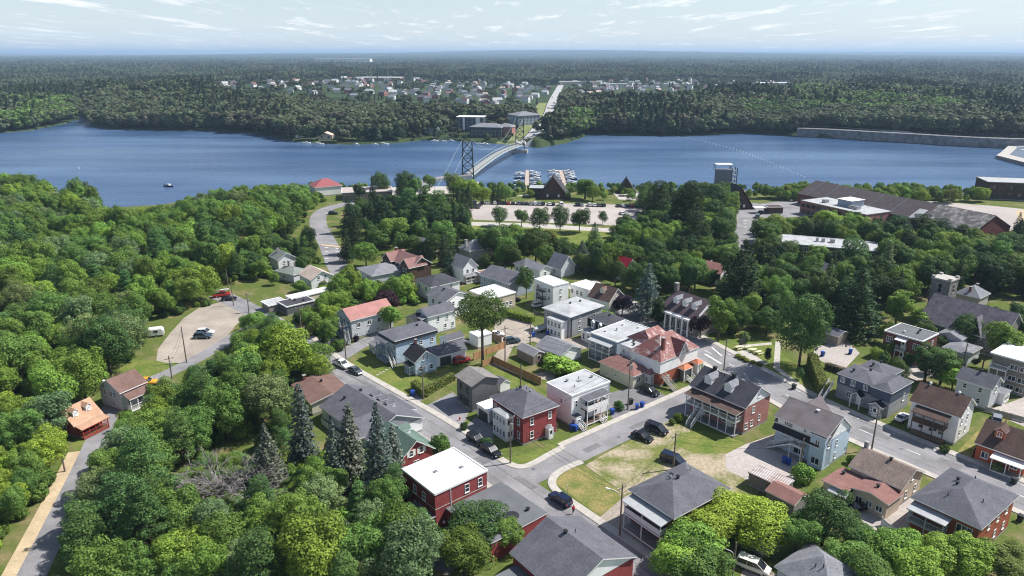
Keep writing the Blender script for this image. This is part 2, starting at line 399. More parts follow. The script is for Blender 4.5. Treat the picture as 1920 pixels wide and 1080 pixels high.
def spruce(seed, H=15.0, rb=2.9, n_t=30, leaf=0.2, dens=17, power=0.85, gap=0.0, droop=0.35):
    g = np.random.default_rng(seed); P_, N_ = [], []
    segs = [((0, 0, -.3), (0, 0, H * .98), H * .014, 0.02)]
    for t in range(n_t):
        u = (t + .5) / n_t; z0 = H * (0.10 + 0.89 * u); R = rb * (1 - u) ** power * g.uniform(.82, 1.1) + .12
        nb = max(5, int(11 * (1 - u) + 4))
        for k in range(nb):
            if g.random() < gap: continue
            a = 2 * math.pi * (k + g.uniform(-.3, .3)) / nb + t * 1.1; L = R * g.uniform(.75, 1.12)
            m = max(4, int(dens * L / rb + 4)); s = np.sqrt(g.uniform(0.06, 1, m))
            side = g.normal(0, .16, m) * L * (1.1 - s * .6)
            x = np.cos(a) * s * L - np.sin(a) * side; y = np.sin(a) * s * L + np.cos(a) * side
            z = z0 + .10 * L * s - droop * L * s * s + g.normal(0, .09, m)
            P_.append(np.stack([x, y, z], 1))
            N_.append(np.stack([np.cos(a) * .5 + 0 * x, np.sin(a) * .5 + 0 * x, 0 * x + 1.0], 1))
            if k % 2 == 0: segs.append(((0, 0, z0), (math.cos(a) * L * .9, math.sin(a) * L * .9, z0 + .1 * L - droop * L * .8), .05, .015))
    p = np.concatenate(P_); d = np.concatenate(N_)
    v, f = leaves(p, d, leaf, 0.55, 0.75, g)
    return npmeshes(v, f, NEEDLE), limb_mesh(segs, "trunk", BARK)
def pine(seed, H=16.0, rx=4.0, n=11000, leaf=0.165):
    g = np.random.default_rng(seed); cl = []
    segs = [((0, 0, -.3), (0, 0, H * .97), H * .017, .03)]
    for t in range(13):
        u = t / 12; z = H * (.3 + .68 * u); R = rx * (1 - .75 * u ** 1.5) * g.uniform(.7, 1.1)
        nb = 5 if t < 10 else 3
        for k in range(nb):
            a = 2 * math.pi * k / nb + t * .8 + g.uniform(-.4, .4); L = R * g.uniform(.45, .95)
            c = (math.cos(a) * L, math.sin(a) * L, z + L * .12 + g.uniform(-.3, .3), rx * .27 * g.uniform(.7, 1.2))
            cl.append(c); segs.append(((0, 0, z - .2), c[:3], .09, .03))
    p, d = crown_points(cl, n, g, .1, .5)
    d[:, 2] += .5
    v, f = leaves(p, d, leaf, .45, .8, g)
    return npmeshes(v, f, NEEDLE), limb_mesh(segs, "trunk", BARK)
def deadtree(seed, H=9.0):
    g = np.random.default_rng(seed); segs = []
    def grow(a, d, L, r, lev):
        b = a + d * L; segs.append((tuple(a), tuple(b), r, r * .55))
        if lev == 0: return
        for k in range(4 if lev > 1 else 5):
            q = a + d * L * g.uniform(.35, 1.0); nd = d + g.normal(0, .55, 3); nd[2] = nd[2] * .8 + .15; nd /= np.linalg.norm(nd)
            grow(q, nd, L * g.uniform(.45, .75), r * .55, lev - 1)
    for k in range(4):
        d0 = np.array([g.normal(0, .35), g.normal(0, .35), 1.0]); d0 /= np.linalg.norm(d0)
        grow(np.array([g.normal(0, .3), g.normal(0, .3), -.2]), d0, H * .55, .13, 3)
    cut = len(segs) // 6
    return limb_mesh(segs, "crown", BARK_GREY), limb_mesh([((0, 0, -.3), (0, 0, 2.2), .2, .15)], "trunk", BARK_GREY)
PROTO = {
    'maple': [broadleaf(1, lobes=4), broadleaf(2, rx=4.4, zc=.57, rz=.42, lobes=6), broadleaf(3, H=12, rx=3.8, zc=.6, rz=.43, nclump=38, cl=.30, lobes=3), broadleaf(4, rx=4.2, zc=.58, nclump=56, cl=.24), broadleaf(25, rx=4.3, zc=.6, nclump=60, cl=.22, lobes=7), broadleaf(26, rx=3.9, zc=.58, rz=.4, nclump=42, cl=.27, lobes=4)],
    'tall': [broadleaf(5, H=14, rx=2.9, zc=.56, rz=.44, nclump=44, cl=.34, leaf=.155), broadleaf(6, H=14, rx=3.2, zc=.55, rz=.44, nclump=40, cl=.36, leaf=.155)],
    'ash': [broadleaf(7, rx=4.0, nclump=70, cl=.22, leaf=.145, n=13000), broadleaf(8, rx=3.7, nclump=64, cl=.23, leaf=.14, n=12500, inner=.25, lobes=6), broadleaf(27, rx=4.1, nclump=80, cl=.19, leaf=.14, n=13000, inner=.2, lobes=8)],
    'elm': [broadleaf(9, lobes=6, H=14, rx=4.6, zc=.72, rz=.27, nclump=52, cl=.25, base=.46, leaf=.15, n=12500)],
    'spruce': [spruce(11), spruce(12, rb=2.6, n_t=26, power=.95, droop=.45), spruce(13, H=15, rb=3.3, power=.75)],
    'thin': [spruce(14, H=16, rb=2.0, n_t=34, power=.7, gap=.22, dens=13)],
    'pine': [pine(15), pine(16, rx=3.4), pine(17, rx=4.4)],
    'cedar': [broadleaf(18, lobes=0, H=6, rx=1.15, zc=.5, rz=.5, nclump=40, cl=.42, leaf=.13, n=3200, base=.1)],
    'shrub': [broadleaf(19, lobes=0, H=2.4, rx=1.5, zc=.45, rz=.5, nclump=26, cl=.38, leaf=.13, n=2600, base=.15), broadleaf(20, lobes=0, H=2.6, rx=1.3, zc=.5, rz=.5, nclump=22, cl=.4, leaf=.14, n=2200, base=.15)],
    'small': [broadleaf(21, H=6.5, rx=2.1, zc=.58, rz=.42, nclump=34, cl=.32, leaf=.125, n=7000), broadleaf(22, H=6.5, rx=2.4, zc=.56, rz=.43, nclump=30, cl=.33, leaf=.13, n=7000)],
    'dead': [deadtree(23), deadtree(24)],
}
PH = {'maple': 12, 'tall': 14, 'ash': 12, 'elm': 14, 'spruce': 15, 'thin': 16, 'pine': 16, 'cedar': 6, 'shrub': 2.4, 'small': 6.5, 'dead': 9}
PW = {'maple': 8.4, 'tall': 6.4, 'ash': 8, 'elm': 9.4, 'spruce': 5.8, 'thin': 4.0, 'pine': 8, 'cedar': 2.5, 'shrub': 3.2, 'small': 4.6, 'dead': 5}
KNAME = {'maple': 'maple_tree', 'tall': 'poplar_tree', 'ash': 'ash_tree', 'elm': 'elm_tree', 'spruce': 'spruce_tree', 'thin': 'spruce_tree', 'pine': 'pine_tree', 'cedar': 'cedar_tree', 'shrub': 'shrub', 'small': 'small_tree', 'dead': 'dead_tree'}
TINT = {   # leaf colours (linear albedo)
    'lime': (0.206, 0.304, 0.042), 'bright': (0.162, 0.258, 0.042), 'mid': (0.114, 0.191, 0.039), 'deep': (0.065, 0.118, 0.031),
    'dark': (0.030, 0.058, 0.018), 'grey': (0.157, 0.220, 0.087), 'silver': (0.120, 0.138, 0.105), 'blue': (0.105, 0.135, 0.108), 'spruce': (0.038, 0.068, 0.028),
    'pine': (0.084, 0.157, 0.046), 'purple': (0.040, 0.022, 0.032), 'olive': (0.157, 0.191, 0.041), 'dry': (0.240, 0.200, 0.140), 'yellow': (0.260, 0.280, 0.040)}
def vary(c, g=rng, a=0.26):
    k = 1 + g.uniform(-a, a); h = g.uniform(-a, a) * .5
    return (c[0] * k * (1 + h), c[1] * k, c[2] * k * (1 - h), 1)
TREES = []     # (X, Y, radius) of every single tree, so that no two share a spot
def tree(X, Y, kind, h, w=None, tint='mid', label=None, group=None, z=None, pi=None):
    pl = PROTO[kind]; cr, tr = pl[rng.randrange(len(pl)) if pi is None else pi % len(pl)]
    z = 0.0 if z is None else z
    s = h / PH[kind]; sx = s if w is None else w / PW[kind]
    r_ = empty(KNAME[kind], (X, Y, z), rng.uniform(0, 6.28))
    r_.scale = (sx, sx * rng.uniform(.93, 1.07), s)
    tag(r_, label, 'shrub' if kind == 'shrub' else 'tree', group)
    c = ob('branches' if kind == 'dead' else 'crown', cr, r_); c.color = vary(TINT[tint])
    ob('trunk', tr, r_)
    TREES.append((X, Y, PW[kind] * sx / 2))
    return r_
def treeat(x, ytop, h, kind, tint='mid', w=None, label=None, group=None, pi=None):
    """a tree whose top shows at photo column x, row ytop, and which is h metres tall"""
    X, Y = P(x, ytop, h * .97)
    return tree(X, Y, kind, h, w, tint, label, group, min(0, groundz(X, Y)), pi)

# ------------------------------------------------------------------ masses that nobody could count: instanced over points
def far_proto(seed, kind):
    g = np.random.default_rng(seed)
    if kind == 'round':
        cl = [(g.normal(0, 2.1), g.normal(0, 2.1), g.uniform(4.5, 10.5), g.uniform(1.6, 2.7)) for _ in range(12)]
        p, d = crown_points(cl, 420, g, .05); v, f = leaves(p, d, 1.0, .85, .28, g)
    elif kind == 'cone':
        n = 380; u = g.random(n) ** .75; a = g.uniform(0, 6.28, n); R = 2.6 * (1 - u) * g.uniform(.7, 1.1, n) + .1
        p = np.stack([np.cos(a) * R, np.sin(a) * R, 2 + 12.5 * u + g.normal(0, .2, n)], 1); d = np.stack([np.cos(a), np.sin(a), 0 * a + .7], 1)
        v, f = leaves(p, d, .85, .75, .3, g)
    else:
        cl = [(g.uniform(-22, 22), g.uniform(-22, 22), g.uniform(5, 9.5), g.uniform(3, 5)) for _ in range(46)]
        p, d = crown_points(cl, 900, g, .02); v, f = leaves(p, d, 2.8, .85, .25, g)
    o = bpy.data.objects.new("far_tree", npmesh("far_tree", v, f, [LEAF_F])); return o
def stuff_instances(name, label, cat, protos, pts, scl, tint, kidx):
    """pts: n x 3; one object of kind stuff, geometry nodes put a crown on every point"""
    coll = bpy.data.collections.new(name + "_kinds")
    for i, o in enumerate(protos):
        o.name = "%s_kind_%02d" % (name, i); coll.objects.link(o)
    me = bpy.data.meshes.new(name); me.vertices.add(len(pts)); me.vertices.foreach_set("co", np.asarray(pts, np.float32).ravel())
    for nm, ty, arr in (("scl", 'FLOAT_VECTOR', scl), ("tint", 'FLOAT_COLOR', tint), ("kidx", 'INT', kidx), ("rotz", 'FLOAT_VECTOR', np.stack([0 * kidx, 0 * kidx, nrng.uniform(0, 6.28, len(pts))], 1))):
        a = me.attributes.new(nm, ty, 'POINT')
        key = {'FLOAT_VECTOR': 'vector', 'FLOAT_COLOR': 'color', 'INT': 'value'}[ty]
        a.data.foreach_set(key, np.ascontiguousarray(arr, np.int32 if ty == 'INT' else np.float32).ravel())
    o = ob(name, me); tag(o, label, cat, kind="stuff")
    ng = bpy.data.node_groups.new(name, 'GeometryNodeTree')
    ng.interface.new_socket("Geometry", in_out='INPUT', socket_type='NodeSocketGeometry'); ng.interface.new_socket("Geometry", in_out='OUTPUT', socket_type='NodeSocketGeometry')
    n, l = ng.nodes, ng.links
    i_, o_ = n.new("NodeGroupInput"), n.new("NodeGroupOutput")
    ci = n.new("GeometryNodeCollectionInfo"); ci.inputs[0].default_value = coll; ci.inputs[1].default_value = True; ci.inputs[2].default_value = True
    ip = n.new("GeometryNodeInstanceOnPoints"); ip.inputs["Pick Instance"].default_value = True
    def na(nm, ty):
        a = n.new("GeometryNodeInputNamedAttribute"); a.data_type = ty; a.inputs[0].default_value = nm; return a.outputs[0]
    l.new(i_.outputs[0], ip.inputs["Points"]); l.new(ci.outputs[0], ip.inputs["Instance"])
    l.new(na("kidx", 'INT'), ip.inputs["Instance Index"]); l.new(na("scl", 'FLOAT_VECTOR'), ip.inputs["Scale"]); l.new(na("rotz", 'FLOAT_VECTOR'), ip.inputs["Rotation"])
    l.new(ip.outputs[0], o_.inputs[0])
    md = o.modifiers.new("spread", 'NODES'); md.node_group = ng
    return o
# ------------------------------------------------------------------ roads, pavements, lots, lawns
ASPH = M("asphalt", (0.232, 0.225, 0.232), rough=0.9, var=0.2, scale=0.16, detail=8, spec=0.2, world=True, fine=0.12, fscale=3.0)
ASPH_D = M("asphalt_dark", (0.17, 0.165, 0.17), rough=0.9, var=0.14, scale=0.4, detail=8, spec=0.2, world=True, fine=0.12, fscale=3.0)
CONC = M("concrete", (0.43, 0.40, 0.36), rough=0.9, var=0.12, scale=0.8, detail=6, world=True, fine=0.1, fscale=5)
KERB = M("kerb_concrete", (0.36, 0.34, 0.31), rough=0.9, var=0.15, scale=1.0, world=True)
GRAVEL = M("gravel", (0.33, 0.285, 0.24), rough=0.95, var=0.18, scale=0.12, detail=9, world=True, fine=0.22, fscale=2.5)
GRAVEL_P = M("gravel_pink", (0.385, 0.345, 0.32), rough=0.95, var=0.12, scale=0.06, detail=9, world=True, fine=0.15, fscale=1.5)
SAND = M("sand", (0.46, 0.36, 0.23), rough=0.95, var=0.15, scale=0.3, detail=7, world=True, fine=0.15, fscale=3)
LAWN = M("lawn", (0.10, 0.15, 0.028), rough=0.95, col2=(0.20, 0.20, 0.06), scale=0.22, detail=8, spec=0.1, world=True, fine=0.25, fscale=2.2, edges=(0.38, 0.70))
DRY = M("dry_yard", (0.15, 0.165, 0.05), rough=0.95, col2=(0.37, 0.31, 0.22), scale=0.16, detail=9, spec=0.1, world=True, fine=0.25, fscale=1.8, edges=(0.42, 0.58))
TANG = M("dry_grass", (0.26, 0.215, 0.085), rough=0.95, col2=(0.125, 0.155, 0.04), scale=0.3, detail=8, spec=0.1, world=True, fine=0.25, fscale=2.5, edges=(0.4, 0.62))
PAINT = M("road_paint", (0.72, 0.72, 0.70), rough=0.7, var=0.2, scale=1.5, world=True)
PAINT_O = M("road_paint_orange", (0.62, 0.42, 0.22), rough=0.7, var=0.2, scale=1.5, world=True)
def sheet(name, px, mat, z, world_pts=None, label=None):
    pts = world_pts or [P(x, y) for x, y in px]
    a = sum(pts[i][0] * pts[(i + 1) % len(pts)][1] - pts[(i + 1) % len(pts)][0] * pts[i][1] for i in range(len(pts)))
    if a < 0: pts = pts[::-1]
    mb = MB(); mb.add([(x, y, z) for x, y in pts], [tuple(range(len(pts)))])
    o = mb.build(name, mat); tag(o, label, kind="structure"); return o
def smooth_line(pts, k=3):
    p = [tuple(q) for q in pts]
    for _ in range(k):
        n = [p[0]]
        for a, b in zip(p, p[1:]):
            n += [(a[0] * .75 + b[0] * .25, a[1] * .75 + b[1] * .25), (a[0] * .25 + b[0] * .75, a[1] * .25 + b[1] * .75)]
        p = n + [p[-1]]
    return p
def offset(line, d):
    out = []
    for i, (x, y) in enumerate(line):
        a = line[max(0, i - 1)]; b = line[min(len(line) - 1, i + 1)]
        dx, dy = b[0] - a[0], b[1] - a[1]; L = math.hypot(dx, dy) or 1
        out.append((x - dy / L * d, y + dx / L * d))
    return out
def ribbon(name, line, w, mat, z, thick=0.0, label=None, zf=None, part_of=None):
    a, b = offset(line, w / 2), offset(line, -w / 2); mb = MB(); n = len(line)
    zz = lambda q: z + (zf(*q) if zf else 0)
    v = [(x, y, zz((x, y))) for x, y in a] + [(x, y, zz((x, y))) for x, y in b]
    polys = [(i, n + i, n + i + 1, i + 1) for i in range(n - 1)]
    if thick: mb.slab(v, polys, thick, 0, 0, 0)
    else: mb.add(v, polys)
    o = mb.build(name, mat, part_of)
    if part_of is None: tag(o, label, kind="structure")
    return o
ST1 = smooth_line([(-92, 214), (-74, 197), (-62, 184), (-45.5, 160.5), (-27.5, 141.8), (-14.6, 128.2), (-4.6, 115.6), (3.4, 106), (13, 94), (30, 72)])
ST2 = smooth_line([(2.0, 111.6), (6.6, 115.4), (12.2, 120), (27, 132), (41.6, 144), (52, 152.5)])
MAIN = smooth_line([(22, 226), (31, 206), (44, 180), (51.8, 163.5), (57, 151.5), (63, 139.5), (69, 130), (76.5, 119.5), (90, 102), (112, 74)])
LANE = smooth_line([(-62, 62), (-69, 84), (-73.9, 101), (-79.6, 119.7), (-83, 130), (-86, 140), (-85.5, 148), (-80.7, 156), (-75.6, 171), (-73.5, 182), (-68, 191)])
CURVE = smooth_line([P(800, 352), P(720, 362), P(650, 382), P(612, 391), P(596, 404), P(596, 424), P(611, 449), P(622, 472), P(632, 500), P(655, 530)])
ribbon("road", ST2, 6.2, ASPH, 0.030)
ribbon("road", ST1, 6.4, ASPH, 0.034)
ribbon("road", MAIN, 9.4, ASPH, 0.038)
ribbon("road", LANE, 4.2, ASPH, 0.026)
ribbon("road", CURVE, 7.4, ASPH, 0.036)
ribbon("road", smooth_line([P(672, 345), P(672, 365), P(664, 380), P(684, 402), P(700, 415)]), 5.5, ASPH, 0.030)
ribbon("shoulder", offset(LANE, 3.0)[:30], 2.4, SAND, 0.018)
ribbon("road", smooth_line([P(1405, 380), P(1400, 430), P(1392, 480), P(1385, 520)]), 9, ASPH, 0.030)
def cut(line, f): return [p for p in line if f(*p)]
# pavements: raised slabs with a kerb edge
def pavement(line, d, w, lab):
    ln = offset(line, d)
    ribbon("pavement", ln, w, CONC, 0.13, 0.18, lab)
    ribbon("kerb", offset(ln, -math.copysign(w / 2 + 0.09, d)), 0.16, KERB, 0.115, 0.16, lab.replace("pavement", "kerb"))
pavement(cut(ST1, lambda x, y: -58 < x and y > 121), 4.05, 1.4, "concrete pavement beside the left street")
pavement(cut(ST1, lambda x, y: x > 5.2), 4.05, 1.4, "concrete pavement beside the dry corner lawn")
pavement(cut(ST1, lambda x, y: -44 < x), -4.05, 1.2, "concrete pavement on the near side of the left street")
pavement(cut(ST2, lambda x, y: 11.5 < x < 45), 3.9, 1.3, "concrete pavement below the red brick house")
pavement(cut(MAIN, lambda x, y: True), 5.6, 1.6, "concrete pavement on the far side of the main street")
pavement(cut(MAIN, lambda x, y: y > 158 or y < 140), -5.5, 1.4, "concrete pavement on the near side of the main street")
def corner(px, w, lab):
    ln = smooth_line([P(*q) for q in px], 3); ribbon("pavement", ln, w, CONC, 0.128, 0.18, lab)
    return ln
c1 = corner([(938, 860), (958, 872), (980, 877), (1002, 868), (1030, 852), (1056, 838)], 1.3, "concrete pavement rounding the red brick house's corner"); ribbon("kerb", offset(c1, -.74), .16, KERB, .112, .16, "kerb rounding the red brick house's corner")
c2 = corner([(1048, 924), (1038, 914), (1034, 902), (1044, 888), (1066, 876), (1092, 866)], 1.3, "concrete pavement rounding the dry lawn corner"); ribbon("kerb", offset(c2, .74), .16, KERB, .112, .16, "kerb rounding the dry lawn corner")
# worn crack-seal lines and lane paint
SEAL = M("crack_seal", (0.13, 0.13, 0.135), rough=0.7, var=0.2, world=True)
ribbon("road_repair_strip", offset(ST1, 1.1)[6:], 0.16, SEAL, 0.046); ribbon("road_repair_strip", offset(ST1, -1.4)[8:], 0.12, SEAL, 0.046)
ribbon("road_repair_strip", offset(MAIN, 3.4)[6:], 0.16, SEAL, 0.046); ribbon("road_repair_strip", offset(MAIN, -2.6)[10:], 0.12, SEAL, 0.046)
for x_, y_, w_, l_, a_ in ((690, 722, 1.6, 4.5, -46), (760, 768, 1.2, 6, -46), (905, 862, 2.0, 3, -48), (985, 905, 1.4, 5, -48), (1110, 840, 1.5, 4, 40), (1200, 795, 1.1, 6, 40), (1480, 748, 1.8, 4, -62), (1640, 812, 1.5, 6, -54), (1780, 870, 2.2, 4, -52), (1560, 780, 1.0, 7, -58), (160, 900, 1.2, 4, 100), (618, 430, 1.5, 5, -60)):
    cx_, cy_ = P(x_, y_); ca_, sa_ = math.cos(math.radians(a_)), math.sin(math.radians(a_))
    sheet("road_patch", None, ASPH_D, 0.043, [(cx_ + ca_ * u - sa_ * v, cy_ + sa_ * u + ca_ * v) for u, v in ((-l_ / 2, -w_ / 2), (l_ / 2, -w_ / 2), (l_ / 2, w_ / 2), (-l_ / 2, w_ / 2))])
for x_, y_ in ((735, 750), (870, 835), (1000, 880), (1160, 820), (1500, 765), (1690, 842)):
    mh = MB(); mh.bar((0, 0, 0), (0, 0, .012), .38, 0, 16); tag(mh.build("manhole_cover", SEAL, None, (*P(x_, y_), .04)), kind="structure")
def along(line, start, length):
    out, acc = [], 0.0
    for a, b in zip(line, line[1:]):
        L = math.dist(a, b); 
        for t in np.arange(0, L, 0.5):
            if start <= acc + t <= start + length: out.append((a[0] + (b[0] - a[0]) * t / L, a[1] + (b[1] - a[1]) * t / L))
        acc += L
    return out
for k in range(12):
    seg = along(MAIN, 44 + k * 9.2, 3.2)
    if len(seg) > 2: ribbon("lane_dash", seg, 0.16, PAINT, 0.046)
    seg = along(offset(MAIN, 3.9), 52 + k * 7.5, 1.2)
    if len(seg) > 1: ribbon("parking_mark", seg, 0.14, PAINT, 0.046)
ribbon("crossing_stripe", [P(1322, 664), P(1352, 682)], 0.5, PAINT, 0.046)
ribbon("crossing_stripe", [P(1335, 652), P(1354, 668)], 0.4, PAINT, 0.046)
for i in range(5):
    ribbon("crossing_stripe", [P(609, 464 + i * 7), P(616, 464.5 + i * 7)], 0.5, PAINT, 0.046)
    ribbon("crossing_stripe", [P(630 + i, 466 + i * 6), P(643 + i, 467 + i * 6)], 0.45, PAINT, 0.046)
ribbon("crossing_stripe", [P(602, 459), P(641, 463)], 1.2, PAINT_O, 0.045)
for yy in (414, 420, 426, 438): ribbon("road_arrow", [P(1394, yy), P(1400, yy)], 0.7, PAINT, 0.046)
# lots and lawns
sheet("gravel_lot", [(293, 676), (296, 655), (318, 626), (345, 596), (372, 578), (415, 566), (466, 572), (468, 586), (440, 612), (424, 634), (390, 655), (352, 681), (310, 680)], GRAVEL, 0.02)
sheet("lawn", [(222, 690), (250, 674), (293, 676), (310, 680), (352, 681), (318, 702), (262, 722)], LAWN, 0.012)
sheet("lawn", [(168, 780), (205, 768), (200, 795), (148, 850), (132, 836)], LAWN, 0.012)
sheet("parking_lot", [(866, 380), (960, 379), (1215, 385), (1260, 392), (1256, 418), (1152, 423), (990, 416), (888, 412), (880, 396)], GRAVEL_P, 0.02)
sheet("path", [(884, 416), (1000, 419), (1156, 429), (1156, 436), (1000, 427), (884, 423)], CONC, 0.024)
sheet("lawn", [(884, 423), (1000, 427), (1170, 436), (1170, 470), (1040, 474), (900, 452), (880, 430)], LAWN, 0.012)
sheet("plaza", [(1380, 388), (1440, 380), (1500, 372), (1516, 385), (1512, 405), (1440, 410), (1415, 404), (1412, 480), (1386, 480)], ASPH, 0.02)
sheet("gravel_yard", [(1600, 372), (1700, 374), (1860, 386), (1920, 392), (1960, 470), (1910, 440), (1800, 404)], GRAVEL_P, 0.02)
sheet("sandy_bank", [(1905, 395), (2000, 380), (2000, 470), (1915, 440)], SAND, 0.022)
sheet("dock_apron", [(965, 368), (1000, 362), (1002, 350), (1020, 350), (1022, 368)], CONC, 0.02)
sheet("garden_terrace", [(1150, 362), (1230, 358), (1260, 366), (1240, 378), (1160, 374)], CONC, 0.02)
sheet("terrace", [(690, 352), (850, 349), (860, 360), (800, 368), (700, 366)], CONC, 0.02)
sheet("alley", [(925, 604), (948, 588), (985, 600), (1002, 612), (1035, 632), (1105, 636), (1115, 650), (1060, 662), (1000, 640), (962, 650), (948, 682), (1000, 702), (1045, 690), (1038, 714), (990, 708), (915, 684), (936, 655)], GRAVEL, 0.02)
sheet("driveway", [(622, 668), (676, 636), (712, 622), (716, 632), (652, 672), (636, 680)], ASPH, 0.022)
sheet("driveway", [(560, 655), (590, 630), (648, 636), (662, 648), (616, 666)], GRAVEL, 0.018)
sheet("driveway", [(768, 746), (800, 722), (812, 716), (800, 742), (786, 754)], ASPH, 0.022)
sheet("driveway", [(800, 760), (848, 736), (884, 760), (868, 800), (848, 792)], ASPH, 0.02)
sheet("driveway", [(866, 806), (892, 782), (924, 800), (926, 838), (900, 836)], ASPH, 0.022)
sheet("lawn", [(648, 690), (700, 650), (742, 688), (800, 712), (762, 738)], LAWN, 0.016)
sheet("lawn", [(920, 684), (990, 716), (1030, 745), (990, 760), (905, 700)], LAWN, 0.016)
sheet("lawn", [(940, 862), (990, 850), (1062, 822), (1066, 832), (992, 866), (958, 870)], LAWN, 0.016)
sheet("lawn", [(1082, 826), (1180, 772), (1200, 776), (1090, 830)], LAWN, 0.016)
sheet("lawn", [(1040, 905), (1058, 884), (1092, 872), (1172, 928), (1170, 940), (1124, 966), (1100, 950)], TANG, 0.016)
sheet("driveway", [(1118, 976), (1172, 930), (1200, 920), (1300, 1060), (1220, 1060), (1160, 1010)], GRAVEL, 0.02)
sheet("gravel_yard", [(1098, 872), (1132, 852), (1250, 790), (1290, 800), (1300, 822), (1420, 850), (1450, 838), (1470, 880), (1400, 940), (1290, 880), (1190, 920), (1172, 928)], DRY, 0.014)
sheet("driveway", [(1360, 852), (1400, 832), (1450, 815), (1500, 860), (1520, 900), (1440, 900), (1400, 900), (1362, 880)], GRAVEL_P, 0.02)
sheet("lawn", [(1275, 812), (1320, 808), (1400, 830), (1380, 850), (1300, 850), (1262, 832)], LAWN, 0.018)
sheet("lawn", [(1336, 640), (1372, 626), (1440, 640), (1500, 690), (1535, 740), (1520, 752), (1440, 700), (1380, 668)], LAWN, 0.016)
sheet("path", [(1454, 640), (1464, 640), (1462, 690), (1530, 742), (1522, 746), (1450, 690)], CONC, 0.024)
sheet("path", [(1380, 648), (1446, 642), (1448, 646), (1384, 652)], CONC, 0.024)
sheet("path", [(1376, 660), (1400, 656), (1440, 682), (1420, 690)], CONC, 0.022)
sheet("car_park", [(1528, 650), (1590, 640), (1612, 662), (1584, 692), (1524, 672)], GRAVEL_P, 0.02)
sheet("driveway", [(1150, 790), (1216, 760), (1252, 742), (1190, 725), (1130, 740)], ASPH_D, 0.02)
sheet("driveway", [(1796, 846), (1840, 800), (1880, 770), (1900, 782), (1850, 830), (1820, 858)], TANG, 0.016)
sheet("driveway", [(1600, 960), (1720, 925), (1760, 940), (1700, 990), (1640, 1000)], GRAVEL_P, 0.018)
sheet("driveway", [(1390, 1075), (1410, 1045), (1460, 1080), (1440, 1120), (1380, 1120)], GRAVEL, 0.018)
sheet("back_yard", [(1668, 690), (1710, 684), (1790, 640), (1830, 640), (1760, 700), (1720, 715)], GRAVEL_P, 0.014)
sheet("back_yard", [(1850, 770), (1920, 745), (1960, 760), (1920, 800)], GRAVEL_P, 0.014)
sheet("asphalt_yard", [(800, 1010), (850, 985), (880, 1040), (840, 1080), (800, 1060)], ASPH_D, 0.02)
# far bank: the road to the bridge, the riverside road, rocks
FARROAD = smooth_line([P(974, 266, 1), P(1000, 250, 1), P(1020, 232, 1), P(1030, 215, 1), P(1033, 200, 1), P(1038, 186, 1), P(1046, 172, 1), P(1052, 160, 1)])
ribbon("far_road", FARROAD, 13, M("far_asphalt", (0.40, 0.39, 0.385), var=0.08, scale=0.05, world=True), 0.35, zf=groundz)
ribbon("embankment", smooth_line([P(x, y, 2.2) for x, y in ((1495, 240), (1560, 242), (1640, 247), (1720, 251), (1800, 256), (1900, 260), (2060, 263))], 4), 8, M("embankment_rock", (.19, .185, .185), var=.35, scale=.25, detail=9, world=True), 2.2, 8.0)
ribbon("far_road", smooth_line([P(1505, 238, 1), P(1560, 240, 1), P(1640, 246, 1), P(1700, 249, 1), P(1790, 256, 1), P(1890, 258, 1), P(2050, 262, 1)], 5), 7, MATS["far_asphalt"], 1.3, zf=groundz)
M("far_lawn", (0.19, 0.21, 0.07), var=0.2, scale=0.05, world=True)
ribbon("far_lawn", smooth_line([P(745, 258, 1), P(800, 254, 1), P(870, 260, 1), P(930, 259, 1), P(955, 256, 1)]), 26, MATS["far_lawn"], 0.35, zf=groundz)
ribbon("far_lawn", offset(FARROAD, 14)[3:40], 13, MATS["far_lawn"], 0.3, zf=groundz)
# ------------------------------------------------------------------ house kit
WHITE = siding("white_siding", (0.80, 0.80, 0.79)); CREAM = siding("cream_siding", (0.62, 0.58, 0.46)); PALE = siding("pale_grey_siding", (0.52, 0.54, 0.56))
BLUE = siding("pale_blue_siding", (0.46, 0.56, 0.66)); GREYB = siding("blue_grey_siding", (0.30, 0.35, 0.41)); GREY = siding("grey_siding", (0.30, 0.31, 0.33)); DGREY = siding("dark_grey_siding", (0.11, 0.115, 0.12), lap=.3)
TAUPE = siding("taupe_siding", (0.24, 0.21, 0.18)); NAVY = siding("slate_blue_siding", (0.075, 0.095, 0.14)); BEIGE = siding("beige_siding", (0.55, 0.46, 0.36)); BROWNW = siding("brown_siding", (0.075, 0.045, 0.035))
ORANGE = siding("orange_siding", (0.42, 0.10, 0.04)); REDW = siding("red_siding", (0.30, 0.045, 0.03))
BR_RED = brick("red_brick", (0.30, 0.035, 0.04), (0.24, 0.03, 0.035), (0.26, 0.12, 0.11)); BR_DK = brick("dark_brick", (0.20, 0.045, 0.035), (0.14, 0.035, 0.03), (0.2, 0.14, 0.12))
BR_PINK = brick("pink_brick", (0.36, 0.13, 0.11), (0.29, 0.10, 0.09), (0.36, 0.26, 0.24)); BR_OR = brick("orange_brick", (0.36, 0.075, 0.03), (0.28, 0.06, 0.03), (0.3, 0.16, 0.1)); BR_BRN = brick("brown_brick", (0.16, 0.085, 0.07), (0.12, 0.065, 0.055), (0.18, 0.14, 0.12))
STONE = M("stone", (0.20, 0.185, 0.17), var=0.4, scale=2.2, detail=6, bump=.5); STONE_L = M("pale_stone", (0.42, 0.39, 0.36), var=0.25, scale=2.5, bump=.4)
FOUND = M("foundation", (0.30, 0.29, 0.28), var=0.15)
TRIM = M("white_trim", (0.78, 0.78, 0.77), rough=.5, var=.03); TRIM_D = M("dark_trim", (0.05, 0.05, 0.055), rough=.5); TRIM_B = M("brown_trim", (0.10, 0.06, 0.04), rough=.6)
